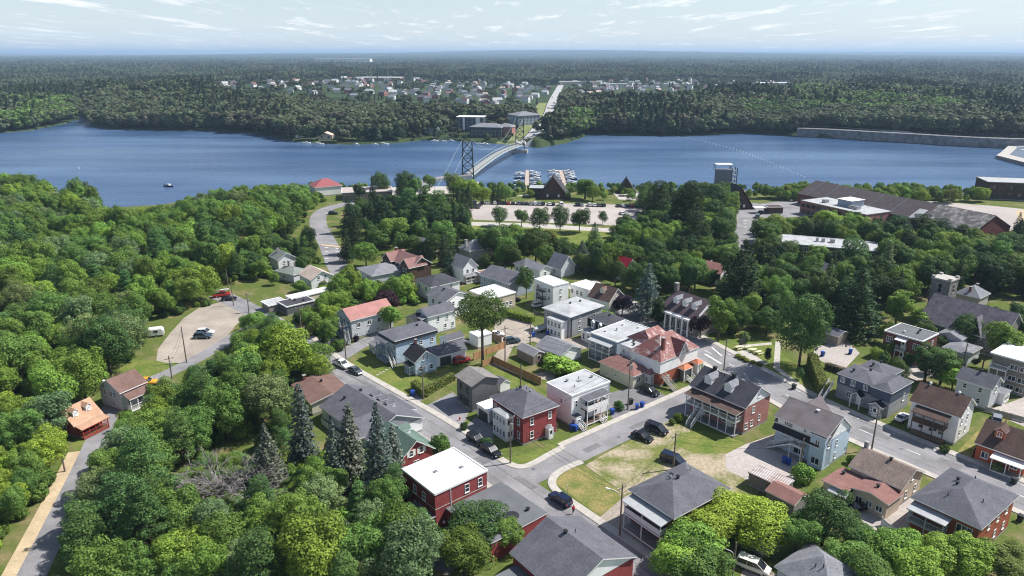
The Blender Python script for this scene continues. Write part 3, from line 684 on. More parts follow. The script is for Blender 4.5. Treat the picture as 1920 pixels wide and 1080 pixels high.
WOOD = M("weathered_wood", (0.22, 0.15, 0.10), var=.25, scale=3); CEDARW = M("cedar_boards", (0.40, 0.225, 0.11), var=.18, scale=2.5, stretch=(1, 1, .2)); WOOD_G = M("grey_wood", (0.23, 0.215, 0.20), var=.2, scale=3)
S_GREY = shingle("grey_shingle", (0.118, 0.118, 0.135)); S_LGREY = shingle("light_grey_shingle", (0.205, 0.207, 0.225)); S_DK = shingle("dark_shingle", (0.062, 0.062, 0.073)); S_BLK = shingle("black_shingle", (0.035, 0.035, 0.04))
S_BRN = shingle("brown_shingle", (0.17, 0.105, 0.09)); S_DBRN = shingle("dark_brown_shingle", (0.105, 0.07, 0.06)); S_PINK = shingle("rose_shingle", (0.38, 0.19, 0.17), fine=.12); S_ROSEB = shingle("rose_brown_shingle", (0.25, 0.14, 0.13), fine=.15); S_RED = M("red_metal_roof", (0.55, 0.02, 0.045), rough=.5, var=.08)
S_ORG = shingle("tan_shingle", (0.44, 0.27, 0.18), fine=.14); S_GRN = shingle("green_shingle", (0.12, 0.175, 0.145), fine=.12); S_PEACH = shingle("peach_shingle", (0.50, 0.40, 0.34), fine=.1); S_REDB = shingle("red_brown_shingle", (0.235, 0.125, 0.11), fine=.15); S_GGRN = shingle("grey_green_shingle", (0.20, 0.22, 0.20))
S_SPECK = shingle("speckled_shingle", (0.21, 0.165, 0.14), fine=.45); S_WORN = M("worn_red_paint", (0.23, 0.095, 0.085), rough=.7, col2=(0.45, 0.37, 0.36), scale=1.1, detail=10, stretch=(1, .35, 1), edges=(.52, .64))
R_WHITE = M("white_membrane", (0.80, 0.80, 0.80), rough=.6, col2=(.62, .61, .58), scale=.5, detail=9, edges=(.55, .85)); R_GREY = M("grey_membrane", (0.42, 0.43, 0.44), rough=.8, col2=(.27, .27, .275), scale=.4, detail=9, edges=(.42, .75), fine=.08); R_DGREY = M("dark_grey_membrane", (0.125, 0.13, 0.14), rough=.85, var=.12, scale=.35, detail=8)
RUST = M("rusty_sheet", (0.60, 0.55, 0.53), rough=.6, col2=(0.30, 0.17, 0.12), scale=1.4, detail=9, stretch=(1, .25, 1), edges=(.45, .68)); TARP = M("grey_metal_sheet", (0.38, 0.39, 0.40), rough=.5, var=.08)
SLATE = M("old_slate", (0.115, 0.105, 0.125), rough=.9, var=.3, scale=.7, detail=9, fine=.25, fscale=4); ROOT_OLD = M("decayed_roof", (0.10, 0.095, 0.095), rough=.95, col2=(0.30, 0.28, 0.27), scale=.45, detail=10, edges=(.45, .65))
GLASS = M("window_glass", (0.022, 0.028, 0.036), rough=.08, var=.3, scale=.4, spec=.6); GLASS_L = M("curtained_glass", (0.16, 0.17, 0.18), rough=.12, var=.3, scale=1, spec=.6)
METAL = M("vent_metal", (0.35, 0.35, 0.36), rough=.4, metal=.6); VENT_D = M("black_vent", (0.02, 0.02, 0.022), rough=.5); BRASS = M("door_handle", (0.5, 0.45, 0.35), rough=.3, metal=1)
_wc = {}
def win_mesh(w, h, panes, trim):
    k = (round(w, 2), round(h, 2), panes, trim.name)
    if k in _wc: return _wc[k]
    fr = MB(); t = .085
    fr.box(-w / 2, w / 2, -.07, 0, 0, t); fr.box(-w / 2, w / 2, -.07, 0, h - t, h)
    fr.box(-w / 2, -w / 2 + t, -.07, 0, t, h - t); fr.box(w / 2 - t, w / 2, -.07, 0, t, h - t)
    fr.box(-w / 2 - .06, w / 2 + .06, -.13, 0, -.09, 0)
    for i in range(1, panes): x = -w / 2 + w * i / panes; fr.box(x - .045, x + .045, -.06, 0, t, h - t)
    if panes == 1: fr.box(-w / 2 + t, w / 2 - t, -.06, 0, h / 2 - .035, h / 2 + .035)
    pl = []
    pm = MB()
    wi = (w - 2 * t) / panes
    pm.box(-wi / 2 + .005, wi / 2 - .005, -.022, -.002, t, h - t)
    _wc[k] = (fr.mesh("window", trim), pm.mesh("pane", GLASS), pm.mesh("pane", GLASS_L), [(-w / 2 + t + wi * (i + .5)) for i in range(panes)])
    return _wc[k]
class H: pass
HOUSES = []
FR = {'S': (0.0, lambda h, u: (-h.hw + u * 2 * h.hw, -h.hd)), 'W': (-math.pi / 2, lambda h, u: (-h.hw, -h.hd + u * 2 * h.hd)), 'E': (math.pi / 2, lambda h, u: (h.hw, -h.hd + u * 2 * h.hd)), 'N': (math.pi, lambda h, u: (-h.hw + u * 2 * h.hw, h.hd))}
def win(h, face, u, z, w=.95, hh=1.35, panes=1, trim=None, off=0.0, parent=None):
    rz, f = FR[face]; x, y = f(h, u)
    if off: x += math.sin(rz) * off; y -= math.cos(rz) * off
    fr, g1, g2, xs = win_mesh(w, hh, panes, trim or h.trim)
    o = ob("window", fr, parent or h.root, (x, y, z), rz)
    for q in xs: ob("pane", g1 if rng.random() < .75 else g2, o, (q, 0, 0))
    return o
_dc = {}
def door(h, face, u, z, mat=None, off=0.0, w=.95, hh=2.1):
    mat = mat or TRIM; k = (mat.name, h.trim.name, w, hh)
    if k not in _dc:
        d = MB(); d.box(-w / 2 - .1, w / 2 + .1, -.04, 0, 0, hh + .1, 1); d.box(-w / 2, w / 2, -.07, -.03, .02, hh)
        k1 = MB(); k1.box(w / 2 - .16, w / 2 - .08, -.13, -.07, .95, 1.05)
        g = MB(); g.box(-w * .3, w * .3, -.085, -.06, 1.15, 1.9)
        _dc[k] = (d.mesh("door", [mat, h.trim]), k1.mesh("handle", BRASS), g.mesh("pane", GLASS))
    rz, f = FR[face]; x, y = f(h, u)
    if off: x += math.sin(rz) * off; y -= math.cos(rz) * off
    a, b, c = _dc[k]
    o = ob("door", a, h.root, (x, y, z), rz); ob("handle", b, o); ob("pane", c, o); return o
def roof_of(kind, axis, W, D, h, rise, inset=None):
    """top vertices and polygons of a roof over a W x D rectangle whose eaves lie at height h"""
    a, b = W / 2, D / 2
    if kind == 'gable':
        if axis == 'x':
            v = [(-a, -b, h), (a, -b, h), (a, 0, h + rise), (-a, 0, h + rise), (a, b, h), (-a, b, h)]
            return v, [(0, 1, 2, 3), (3, 2, 4, 5)], lambda x, y: h + rise * (1 - abs(y) / b)
        v = [(-a, -b, h), (0, -b, h + rise), (0, b, h + rise), (-a, b, h), (a, -b, h), (a, b, h)]
        return v, [(0, 1, 2, 3), (1, 4, 5, 2)], lambda x, y: h + rise * (1 - abs(x) / a)
    if kind == 'hip':
        if W >= D:
            i = b if inset is None else inset
            v = [(-a, -b, h), (a, -b, h), (a, b, h), (-a, b, h), (-a + i, 0, h + rise), (a - i, 0, h + rise)]
            pol = [(0, 1, 5, 4), (2, 3, 4, 5), (1, 2, 5), (3, 0, 4)]
        else:
            i = a if inset is None else inset
            v = [(-a, -b, h), (a, -b, h), (a, b, h), (-a, b, h), (0, -b + i, h + rise), (0, b - i, h + rise)]
            pol = [(0, 1, 4), (1, 2, 5, 4), (2, 3, 5), (3, 0, 4, 5)]
        return v, pol, lambda x, y: h + rise * max(0, min(1, (a - abs(x)) / min(a, i if W >= D else a), (b - abs(y)) / min(b, b if W >= D else i)))
    v = [(-a, -b, h), (a, -b, h), (a, b, h), (-a, b, h)]
    return v, [(0, 1, 2, 3)], lambda x, y: h
def house(name, label, A, B, C, h, roof, wall, roofm, over=.4, trim=None, found=FOUND, fh=.45, dims=None, cat='house', group=None, z0=0.0, base_z=None, fascia=.2, rimtop=True, inset=None):
    """A near eave corner, B the eave corner to its right, C the one to its left, as surveyed from the photo at height h; dims overrides (w, d, angle)"""
    a = P(*A, h)
    if dims: w, d, ang = dims; ang = math.radians(ang)
    else:
        b, c = P(*B, h), P(*C, h)
        ux, uy = b[0] - a[0], b[1] - a[1]; vx, vy = c[0] - a[0], c[1] - a[1]
        w, d = math.hypot(ux, uy), math.hypot(vx, vy)
        ang = math.atan2(uy + -vx, ux + vy)
    ca, sa = math.cos(ang), math.sin(ang)
    X = H(); X.w, X.d, X.h, X.trim = w, d, h, trim or TRIM
    X.hw, X.hd, X.ang = w / 2 - over, d / 2 - over, ang
    X.c = (a[0] + ca * w / 2 - sa * d / 2, a[1] + sa * w / 2 + ca * d / 2)
    X.root = empty(name, (X.c[0], X.c[1], z0), ang); tag(X.root, label, cat, group)
    kind, axis, rise = roof
    HOUSES.append((X.c[0], X.c[1], w, d, ang, h, rise, label))
    v, pol, X.zf = roof_of(kind, axis, w, d, h, rise, inset)
    mb = MB(); mb.slab(v, pol, fascia, 0, 1, 1)
    if kind == 'flat' and rimtop:
        for x0, x1, y0, y1 in ((-w / 2, w / 2, -d / 2, -d / 2 + .22), (-w / 2, w / 2, d / 2 - .22, d / 2), (-w / 2, -w / 2 + .22, -d / 2 + .22, d / 2 - .22), (w / 2 - .22, w / 2, -d / 2 + .22, d / 2 - .22)):
            mb.box(x0, x1, y0, y1, h + .003, h + .13, 1)
    X.roof = mb.build("roof", [roofm, X.trim], X.root)
    wm = MB(); hw, hd = X.hw, X.hd; zt = h - fascia + (.05 if kind == 'flat' else rise * over / ((d if axis == 'x' else w) / 2) * (1 if kind == 'gable' else .6))
    wm.add([(-hw, -hd, fh), (hw, -hd, fh), (hw, hd, fh), (-hw, hd, fh), (-hw, -hd, zt), (hw, -hd, zt), (hw, hd, zt), (-hw, hd, zt)], [(0, 1, 5, 4), (1, 2, 6, 5), (2, 3, 7, 6), (3, 0, 4, 7)])
    if kind == 'gable':
        zr = h + rise - fascia - .02
        if axis == 'x': wm.add([(-hw, -hd, zt), (-hw, hd, zt), (-hw, 0, zr), (hw, -hd, zt), (hw, hd, zt), (hw, 0, zr)], [(0, 2, 1), (3, 4, 5)])
        else: wm.add([(-hw, -hd, zt), (hw, -hd, zt), (0, -hd, zr), (-hw, hd, zt), (hw, hd, zt), (0, hd, zr)], [(0, 1, 2), (3, 5, 4)])
    X.wall = wm.build("wall", wall, X.root)
    fm = MB(); fm.box(-hw + .03, hw - .03, -hd + .03, hd - .03, -.3, fh)
    fm.build("foundation", found, X.root)
    return X
def wins(X, face, us, zs, w=.95, hh=1.35, panes=1, trim=None):
    for u in us:
        for z in zs: win(X, face, u, z, w, hh, panes, trim)
_vc = {}
def vents(X, pts, kind='box', mat=None):
    mat = mat or VENT_D
    for u, v in pts:
        x, y = (u - .5) * X.w, (v - .5) * X.d; z = X.zf(x, y)
        k = (kind, mat.name)
        if k not in _vc:
            m = MB()
            if kind == 'box': m.box(-.17, .17, -.17, .17, -.15, .38); m.box(-.27, .27, -.27, .27, .38, .5)
            elif kind == 'pipe': m.bar((0, 0, -.1), (0, 0, .55), .07, 0, 8)
            else: m.bar((0, 0, -.1), (0, 0, .4), .16, 0, 10); m.bar((0, 0, .4), (0, 0, .62), .3, 0, 10, .14)
            _vc[k] = m.mesh("roof_vent", mat)
        ob("roof_vent", _vc[k], X.roof, (x, y, z))
def chimney(X, u, v, w=.7, hh=1.6, mat=None, cap=None):
    x, y = (u - .5) * X.w, (v - .5) * X.d; z = X.zf(x, y)
    m = MB(); m.box(-w / 2, w / 2, -w / 2, w / 2, -.8, hh); m.box(-w / 2 - .08, w / 2 + .08, -w / 2 - .08, w / 2 + .08, hh, hh + .15, 1)
    m.build("chimney", [mat or BR_DK, cap or FOUND], X.roof, (x, y, z))
def local(X, face, u, off=0.0):
    rz, f = FR[face]; x, y = f(X, u); return (x + math.sin(rz) * off, y - math.cos(rz) * off), rz
def rail_mesh(L, mat, solid=False):
    k = ('rail', round(L, 2), mat.name, solid)
    if k in _vc: return _vc[k]
    m = MB(); m.box(0, L, -.04, .04, .93, 1.0); m.box(0, L, -.03, .03, .08, .14)
    if solid: m.box(.01, L - .01, -.02, .02, .14, .93)
    else:
        n = max(2, int(L / .22))
        for i in range(n + 1): x = .03 + (L - .06) * i / n; m.box(x - .014, x + .014, -.014, .014, .14, .93)
    _vc[k] = m.mesh("railing", mat); return _vc[k]
def porch(X, face, u0, u1, depth, floors, roofz=None, posts=3, mat=None, roofm=None, deck=None, rails=True, solid=False, ends=(1, 1), slope=.35):
    """a gallery along a wall: floors at the given heights, posts, railings, a sloping roof"""
    mat = mat or TRIM; deck = deck or WOOD_G
    rz, f = FR[face]; L = (2 * X.hw if face in 'SN' else 2 * X.hd); flip = face in 'WN'
    ua, ub = (u1, u0) if flip else (u0, u1)
    x, y = f(X, ua); Lw = abs(u1 - u0) * L
    g = ob("porch", None, X.root, (x, y, 0), rz); g.empty_display_size = .3
    for z in floors:
        m = MB(); m.box(0, Lw, -depth, -.01, z - .18, z, 0); m.box(0, Lw, -depth - .03, -depth, z - .24, z + .01, 1); m.build("porch_floor", [deck, mat], g)
        if rails and (z > 1.0 or len(floors) == 1 and z > .35):
            ob("railing", rail_mesh(Lw - .02, mat, solid), g, (.01, -depth + .08, z))
            for e, xx in zip(ends, (.05, Lw - .05)):
                if e: ob("railing", rail_mesh(depth - .2, mat, solid), g, (xx, -depth + .1, z), math.pi / 2)
    zt = roofz if roofz else max(floors)
    for i in range(posts):
        xx = .1 + (Lw - .2) * i / (posts - 1)
        m = MB(); m.box(-.07, .07, -.07, .07, 0, zt - .1); m.build("post", mat, g, (xx, -depth + .12, 0))
    if roofz:
        m = MB(); e = .25
        m.slab([(-e, -depth - e, roofz), (Lw + e, -depth - e, roofz), (Lw + e, -.01, roofz + slope), (-e, -.01, roofz + slope)], [(0, 1, 2, 3)], .16, 0, 1, 1)
        m.build("porch_roof", [roofm or S_GREY, mat], g)
    return g
def stair(X, p, q, width=1.0, mat=None, rails=True):
    """straight outside stair in house coordinates from p (top) to q (foot)"""
    mat = mat or TRIM
    px, py, pz = p; qx, qy, qz = q; L = math.hypot(qx - px, qy - py); rz = math.atan2(qy - py, qx - px)
    m = MB(); n = max(2, int((pz - qz) / .19)); t = .06
    for s in (-1, 1):
        y0 = s * (width / 2); m.add([(0, y0 - t / 2, 0), (L, y0 - t / 2, qz - pz), (L, y0 - t / 2, qz - pz - .28), (0, y0 - t / 2, -.28), (0, y0 + t / 2, 0), (L, y0 + t / 2, qz - pz), (L, y0 + t / 2, qz - pz - .28), (0, y0 + t / 2, -.28)], [(0, 1, 2, 3), (7, 6, 5, 4), (0, 4, 5, 1), (3, 2, 6, 7), (0, 3, 7, 4), (1, 5, 6, 2)])
        if rails:
            m.bar((0, y0, .95), (L, y0, qz - pz + .95), .05); m.bar((0, y0, .5), (L, y0, qz - pz + .5), .03)
            for i in range(4): f_ = i / 3; m.bar((L * f_, y0, (qz - pz) * f_ - .1), (L * f_, y0, (qz - pz) * f_ + .95), .035)
    o = m.build("stair", mat, X.root, (px, py, pz), rz)
    st = MB(); st.box(-L / n * .55, L / n * .55, -width / 2 + .04, width / 2 - .04, -.05, 0); sm = st.mesh("step", WOOD_G)
    for i in range(n): f_ = (i + .5) / n; ob("step", sm, o, (L * f_, 0, (qz - pz) * f_))
    return o
def dormer(X, x, y, w=1.5, hh=1.5, facing='W', wall=None, roofm=None, depth=None, panes=2):
    """gabled dormer set on the roof; its front looks towards `facing`"""
    rz = FR[facing][0]; z = X.zf(x, y)
    depth = depth or 2.2
    m = MB(); a = w / 2
    m.add([(-a, 0, -.3), (a, 0, -.3), (a, 0, hh), (0, 0, hh + a * .8), (-a, 0, hh), (-a, depth, -.3), (a, depth, -.3), (a, depth, hh), (0, depth, hh + a * .8), (-a, depth, hh)], [(0, 1, 2, 3, 4), (1, 6, 7, 2), (5, 0, 4, 9)])
    d = m.build("dormer", wall or WHITE, X.roof, (x, y, z), rz)
    r2 = MB(); e = .18; t = hh + a * .8 + .06
    r2.slab([(-a - e, -e, hh - e * .7), (0, -e, t), (0, depth + .6, t), (-a - e, depth + .6, hh - e * .7), (a + e, -e, hh - e * .7), (a + e, depth + .6, hh - e * .7)], [(0, 1, 2, 3), (1, 4, 5, 2)], .09, 0, 1, 1)
    r2.build("dormer_roof", [roofm or S_GREY, TRIM], d)
    fr, g1, g2, xs = win_mesh(w * .55, hh * .72, panes, TRIM)
    o = ob("dormer_window", fr, d, (0, -.01, hh * .2))
    return d
def annex(X, name, x0, x1, y0, y1, h, roof, wall, roofm, over=.3, fh=.4, z0=0.0):
    """a lower wing that belongs to house X, in its own coordinates; returns a frame for windows"""
    kind, axis, rise = roof; Y = H(); w, d = x1 - x0, y1 - y0; Y.trim = X.trim
    Y.w, Y.d, Y.h, Y.hw, Y.hd = w, d, h, w / 2 - over, d / 2 - over
    g = ob(name, None, X.root, ((x0 + x1) / 2, (y0 + y1) / 2, z0)); g.empty_display_size = .3; Y.root = g
    v, pol, Y.zf = roof_of(kind, axis, w, d, h, rise)
    m = MB(); m.slab(v, pol, .18, 0, 1, 1); Y.roof = m.build("wing_roof", [roofm, X.trim], g)
    hw, hd = Y.hw, Y.hd; zt = h - .18 + (.04 if kind == 'flat' else rise * over / ((d if axis == 'x' else w) / 2) * (1 if kind == 'gable' else .6)); wm = MB()
    wm.add([(-hw, -hd, -.3), (hw, -hd, -.3), (hw, hd, -.3), (-hw, hd, -.3), (-hw, -hd, zt), (hw, -hd, zt), (hw, hd, zt), (-hw, hd, zt)], [(0, 1, 5, 4), (1, 2, 6, 5), (2, 3, 7, 6), (3, 0, 4, 7)])
    if kind == 'gable':
        zr = h + rise - .2
        if axis == 'x': wm.add([(-hw, -hd, zt), (-hw, hd, zt), (-hw, 0, zr), (hw, -hd, zt), (hw, hd, zt), (hw, 0, zr)], [(0, 2, 1), (3, 4, 5)])
        else: wm.add([(-hw, -hd, zt), (hw, -hd, zt), (0, -hd, zr), (-hw, hd, zt), (hw, hd, zt), (0, hd, zr)], [(0, 1, 2), (3, 5, 4)])
    wm.build("wing_wall", wall, g)
    return Y
# ------------------------------------------------------------------ the houses of the village
def C2A(cx, cy, w, d, ang, h):
    """photo position of the near eave corner of a w x d roof centred at (cx, cy)"""
    a = math.radians(ang); x, y = -w / 2, -d / 2
    return Q(cx + x * math.cos(a) - y * math.sin(a), cy + x * math.sin(a) + y * math.cos(a), h)
def ridge_house(name, label, near, far, zr, half, h, wall, roofm, **k):
    """gable house surveyed from the two ends of its ridge"""
    n, f = P(*near, zr), P(*far, zr)
    d = math.dist(n, f); ang = math.degrees(math.atan2(f[1] - n[1], f[0] - n[0])) - 90
    A = C2A((n[0] + f[0]) / 2, (n[1] + f[1]) / 2, 2 * half, d, ang, h)
    return house(name, label, A, None, None, h, ('gable', 'y', zr - h), wall, roofm, dims=(2 * half, d, ang), **k)
def band(X, z, mat, name="upper_wall", faces='SWEN', t=.06, z1=None, gable=True):
    """a different cladding on the upper storey, a few centimetres proud of the wall"""
    m = MB(); hw, hd = X.hw + t, X.hd + t; z1 = z1 or X.h - .22
    m.box(-hw, hw, -hd, -X.hd - .004, z, z1); m.box(-hw, hw, X.hd + .004, hd, z, z1)
    m.box(-hw, -X.hw - .004, -X.hd, X.hd, z, z1); m.box(X.hw + .004, hw, -X.hd, X.hd, z, z1)
    return m.build(name, mat, X.root)
def gable_face(X, zb, rise, mat, t=.07, face='S'):
    """cladding on the gable triangle of a y-axis gable"""
    m = MB(); y = -X.hd - t if face == 'S' else X.hd + t; yi = -X.hd - .004 if face == 'S' else X.hd + .004
    s = X.hw / (X.w / 2); zr = X.h + rise - .26; z0 = X.h + rise * (1 - s) - .24
    m.add([(-X.hw, y, zb), (X.hw, y, zb), (X.hw, y, z0), (0, y, zr), (-X.hw, y, z0), (-X.hw, yi, zb), (X.hw, yi, zb), (X.hw, yi, z0), (0, yi, zr), (-X.hw, yi, z0)], [(0, 1, 2, 3, 4), (0, 5, 6, 1)])
    return m.build("gable_wall", mat, X.root)

# --- left of the left street
X = house("bungalow", "low bungalow with a plain brown shingle roof beside the left street", (582, 758), None, None, 3.0, ('gable', 'y', 1.0), CREAM, S_BRN, dims=(9.6, 11.5, 36))
wins(X, 'W', [.25, .6, .85], [1.2], 1.2, 1.0, 2); vents(X, [(.55, .62)]); wins(X, 'S', [.5], [1.2], 1.2, 1.0, 2)
chimney(X, .3, .95, .6, 1.0, BR_DK)
X = ridge_house("cottage", "white cottage with grey roof and three small street dormers behind the spruces", (743, 778), (649, 719), 6.0, 6.6, 3.0, WHITE, S_GREY)
wins(X, 'W', [.3, .55, .8], [1.1], 1.3, 1.2, 2); vents(X, [(.55, .75), (.3, .8)])
for i in range(3): dormer(X, 3.3, -3.2 + i * 2.6, 1.2, 1.0, 'E', WHITE, S_GREY, 1.2)
m = MB(); v, pol, _ = roof_of('gable', 'x', 8, 7, 3.0, 2.4); m.slab(v, pol, .18, 0, 1, 1); m.build("cross_gable", [S_GREY, TRIM], X.root, (-4.2, -4.6, .25))
porch(X, 'E', .25, .75, 1.4, [.4], 2.75, 5, TRIM, S_GREY)
gable_face(X, 3.2, 3.0, GREY)
X = house("brick_house", "red brick house with steep green roof and white-shuttered gable windows", (747, 870), (816, 840), (694, 829), 3.0, ('gable', 'y', 3.1), BR_RED, S_GRN)
for u in (.36, .66):
    w_ = win(X, 'S', u, 3.1, .8, 1.25)
    s_ = MB(); s_.box(-.24, .24, -.05, 0, 0, 1.25); sm_ = s_.mesh("shutter", TRIM)
    ob("shutter", sm_, w_, (-.66, 0, 0)); ob("shutter", sm_, w_, (.66, 0, 0))
wins(X, 'S', [.5], [.8], 1.2, 1.2, 2); dormer(X, 2.3, 1.5, 1.7, 1.3, 'E', WHITE, S_GRN, 1.6); vents(X, [(.46, .78)], 'pipe', VENT_D)
porch(X, 'E', .05, .95, 1.3, [.4], 2.6, 4, TRIM, S_GRN)

X = house("apartment_house", "red brick flat-roofed house with bright white roof and low grey wing", (815, 928), (912, 880), (757, 878), 7.0, ('flat', 'x', 0), BR_RED, R_WHITE, over=.15)
wins(X, 'S', [.60, .86], [4.7], .9, 1.5); wins(X, 'W', [.62, .34], [4.3, 1.2], .9, 1.5)
band(X, 4.1, STONE_L, "brick_course", t=.05, z1=4.22)
m = MB(); m.box(-.35, .35, -.3, .3, 0, .14); [ob("roof_hatch", m.mesh("roof_hatch", METAL), X.roof, (a_, b_, 7.0)) for a_, b_ in ((-1.5, .5), (2.5, -1.2))]
m = MB(); m.box(-.045, .045, -.09, 0, .5, 6.6); ob("downpipe", m.mesh("downpipe", TRIM), X.root, (-2.2, -X.hd, 0))
m = MB(); m.bar((0, 0, 0), (0, -.35, .1), .03); m.bar((0, -.35, .08), (0, -.47, .18), .24, 0, 10, .24); ob("satellite_dish", m.mesh("satellite_dish", TRIM), X.root, (-3.9, -X.hd, 1.4))
Y = annex(X, "wing", -3.2, 8.2, -16.0, -X.hd + .02, 3.6, ('flat', 'x', 0), BR_RED, R_DGREY, .12)
m = MB(); m.bar((0, 0, 0), (0, 0, .02), 1.15, 0, 24); ob("roof_patch", m.mesh("roof_patch", S_BLK), Y.roof, (1.0, -2.6, 3.6))
vents(Y, [(.83, .22)]); wins(Y, 'W', [.75], [1.0], 1.4, 1.2, 2)
m = MB(); m.box(-2.4, 2.4, -.09, 0, 0, .9); ob("shop_sign", m.mesh("shop_sign", TRIM_D), Y.root, (5.75, -1.5, 2.3), math.pi / 2)
Y2 = annex(X, "side_wing", -X.hw - 2.4, -X.hw + .02, -4.6, .5, 3.0, ('flat', 'x', 0), BR_DK, R_DGREY, .1)

X = ridge_house("hall", "large grey shingled gable building at the bottom edge", (1131, 1048), (1025, 968), 7.5, 6.9, 4.5, BR_RED, S_GREY, cat='building')
gable_face(X, 4.4, 3.0, WHITE); vents(X, [(.48, .62)]); vents(X, [(.6, .6)], 'pipe'); wins(X, 'S', [.3, .7], [1.2], 1.1, 1.4)
Y = annex(X, "rear_wing", -X.hw - 4.2, -X.hw + .02, -5.8, 4.6, 3.1, ('flat', 'x', 0), GREY, R_DGREY, .15); vents(Y, [(.4, .6), (.7, .3)])

# --- between the left street and the alley
X = house("long_house", "long two-storey house with rose-coloured roof and blue front balconies", (657, 602), None, None, 5.5, ('gable', 'x', 2.3), PALE, S_PINK, dims=(13.4, 8.2, 41))
wins(X, 'S', [.17, .42, .66, .88], [3.0], 1.1, 1.3, 2); wins(X, 'S', [.12, .38, .62, .86], [.9], .8, .7, 1); vents(X, [(.5, .55)])
porch(X, 'W', .08, .92, 1.9, [.5, 3.0], None, 4, GREYB, None, GREYB); stair(X, (-X.hw - 1.2, -2.6, 3.0), (-X.hw - 2.6, -6.6, .1), 1.0, GREYB)
stair(X, (-X.hw - 1.0, 0.6, 5.2), (-X.hw - 2.0, -2.8, 3.0), .9, GREYB); door(X, 'W', .5, .5); door(X, 'W', .5, 3.0); wins(X, 'W', [.22, .78], [1.2, 3.7])
X = house("duplex", "pale blue duplex with dark mansard band and corner balconies", (740, 640), (822, 617), (709, 622), 6.6, ('hip', 'x', .5), BLUE, S_GREY, over=.5)
band(X, 5.55, S_DK, "mansard_band", t=.34, z1=6.36); wins(X, 'S', [.37, .62, .9], [3.6], .8, 1.1, 1); wins(X, 'S', [.9], [1.0], .8, 1.1)
vents(X, [(.72, .55)]); porch(X, 'W', .30, .98, 1.7, [.5, 3.2], 5.75, 3, GREYB, S_GREY, GREYB); door(X, 'W', .6, .5); door(X, 'W', .6, 3.2); wins(X, 'W', [.1, .84], [1.0, 3.8])
stair(X, (-X.hw - .9, -1.0, 3.2), (-X.hw - 1.2, -4.4, .1), .9, TRIM)
X = house("small_house", "small pale blue house with black gable roof and garage wing", (777, 681), (824, 671), (751, 665), 3.6, ('gable', 'y', 2.4), BLUE, S_BLK)
wins(X, 'S', [.38, .58], [3.6], .5, 1.1); wins(X, 'S', [.25, .75], [1.0], .9, 1.2); porch(X, 'W', .1, .6, 1.3, [.5], 2.5, 3, BLUE, S_BLK); wins(X, 'W', [.75], [1.0])
Y = annex(X, "garage_wing", 2.6, 12.2, -1.4, 4.2, 2.9, ('gable', 'x', 1.7), WHITE, S_GREY, .4); chimney(X, .52, .9, .5, .9, BR_DK)
g_ = MB(); g_.box(-1.5, 1.5, -.05, .02, 0, 2.2); ob("garage_door", g_.mesh("garage_door", TRIM_D), Y.root, (-1.2, -Y.hd, .05)); ob("garage_door", g_.mesh("garage_door", TRIM), Y.root, (2.6, -Y.hd, .05))
X = house("white_house", "white two-storey house with grey roof and upper front porch", (802, 595), (860, 582), (772, 584), 5.6, ('gable', 'x', 1.6), WHITE, S_GREY)
wins(X, 'S', [.36, .70], [3.5], .8, 1.3); wins(X, 'S', [.62, .9], [1.2], .8, 1.2); vents(X, [(.68, .6)]); porch(X, 'W', .1, .9, 1.6, [.5, 3.0], 5.0, 4, TRIM, S_LGREY); wins(X, 'W', [.2, .5, .8], [3.6], .8, 1.3)
X = house("white_house", "white gabled house squeezed behind the house with the porch", (836, 566), (882, 551), (800, 552), 5.8, ('gable', 'y', 1.8), WHITE, S_GREY)
wins(X, 'S', [.3, .7], [1.2, 3.8]); wins(X, 'W', [.3, .7], [3.8]); vents(X, [(.4, .6)])
X = house("white_roofed_house", "flat white roof on a beige two-storey block behind the tall elm", (920, 561), (968, 548), (880, 545), 4.6, ('flat', 'x', 0), BEIGE, R_WHITE, over=.2)
wins(X, 'S', [.2, .5, .8], [1.2], 1.0, 1.2); wins(X, 'W', [.3, .7], [1.4], 1.0, 1.2); door(X, 'S', .65, .4)
X = house("black_roofed_shed", "narrow house with black roof beside the dark purple tree", (777, 606), None, None, 4.2, ('gable', 'x', 1.5), CREAM, S_BLK, dims=(8, 5.4, 38)); wins(X, 'S', [.5], [1.6]); wins(X, 'W', [.5], [1.6])
X = house("dark_house", "charcoal clad two-storey house with low gable roof above the clipped hedge", (884, 726), (939, 710), (850, 705), 6.1, ('gable', 'y', 1.35), DGREY, shingle("taupe_shingle", (0.21, 0.195, 0.185), fine=.1), trim=TRIM_D)
wins(X, 'W', [.3, .72], [3.7, 1.1], .8, 1.4, 1, TRIM_D); vents(X, [(.6, .55)], 'pipe', METAL); door(X, 'W', .5, .4, TRIM_D)
X = house("white_garage", "small white garage with dark door beside the red brick house", (917, 773), None, None, 2.9, ('flat', 'x', 0), WHITE, R_WHITE, dims=(7.2, 4.6, 37), over=.12, cat='garage')
g_ = MB(); g_.box(-1.6, 1.6, -.05, .02, 0, 2.2); ob("garage_door", g_.mesh("garage_door", TRIM_D), X.root, (-X.hw, 0, .05), -math.pi / 2)
X = house("brick_house", "red brick house with grey hip roof and white two-storey sunroom on the corner", (980, 784), (1050, 760), (917, 743), 6.3, ('hip', 'y', 2.3), BR_RED, S_GREY, over=.45)
wins(X, 'S', [.26, .80], [3.9, 1.0], .85, 1.5); vents(X, [(.5, .62)]); vents(X, [(.62, .45)], 'round', METAL); vents(X, [(.5, .72), (.66, .6)], 'pipe'); wins(X, 'W', [.14], [3.9, 1.0], .85, 1.5); wins(X, 'W', [.9], [3.9])
Y = annex(X, "sunroom", -X.hw - 2.1, -X.hw + .02, -2.4, 2.4, 5.3, ('hip', 'x', .4), WHITE, R_GREY, .15)
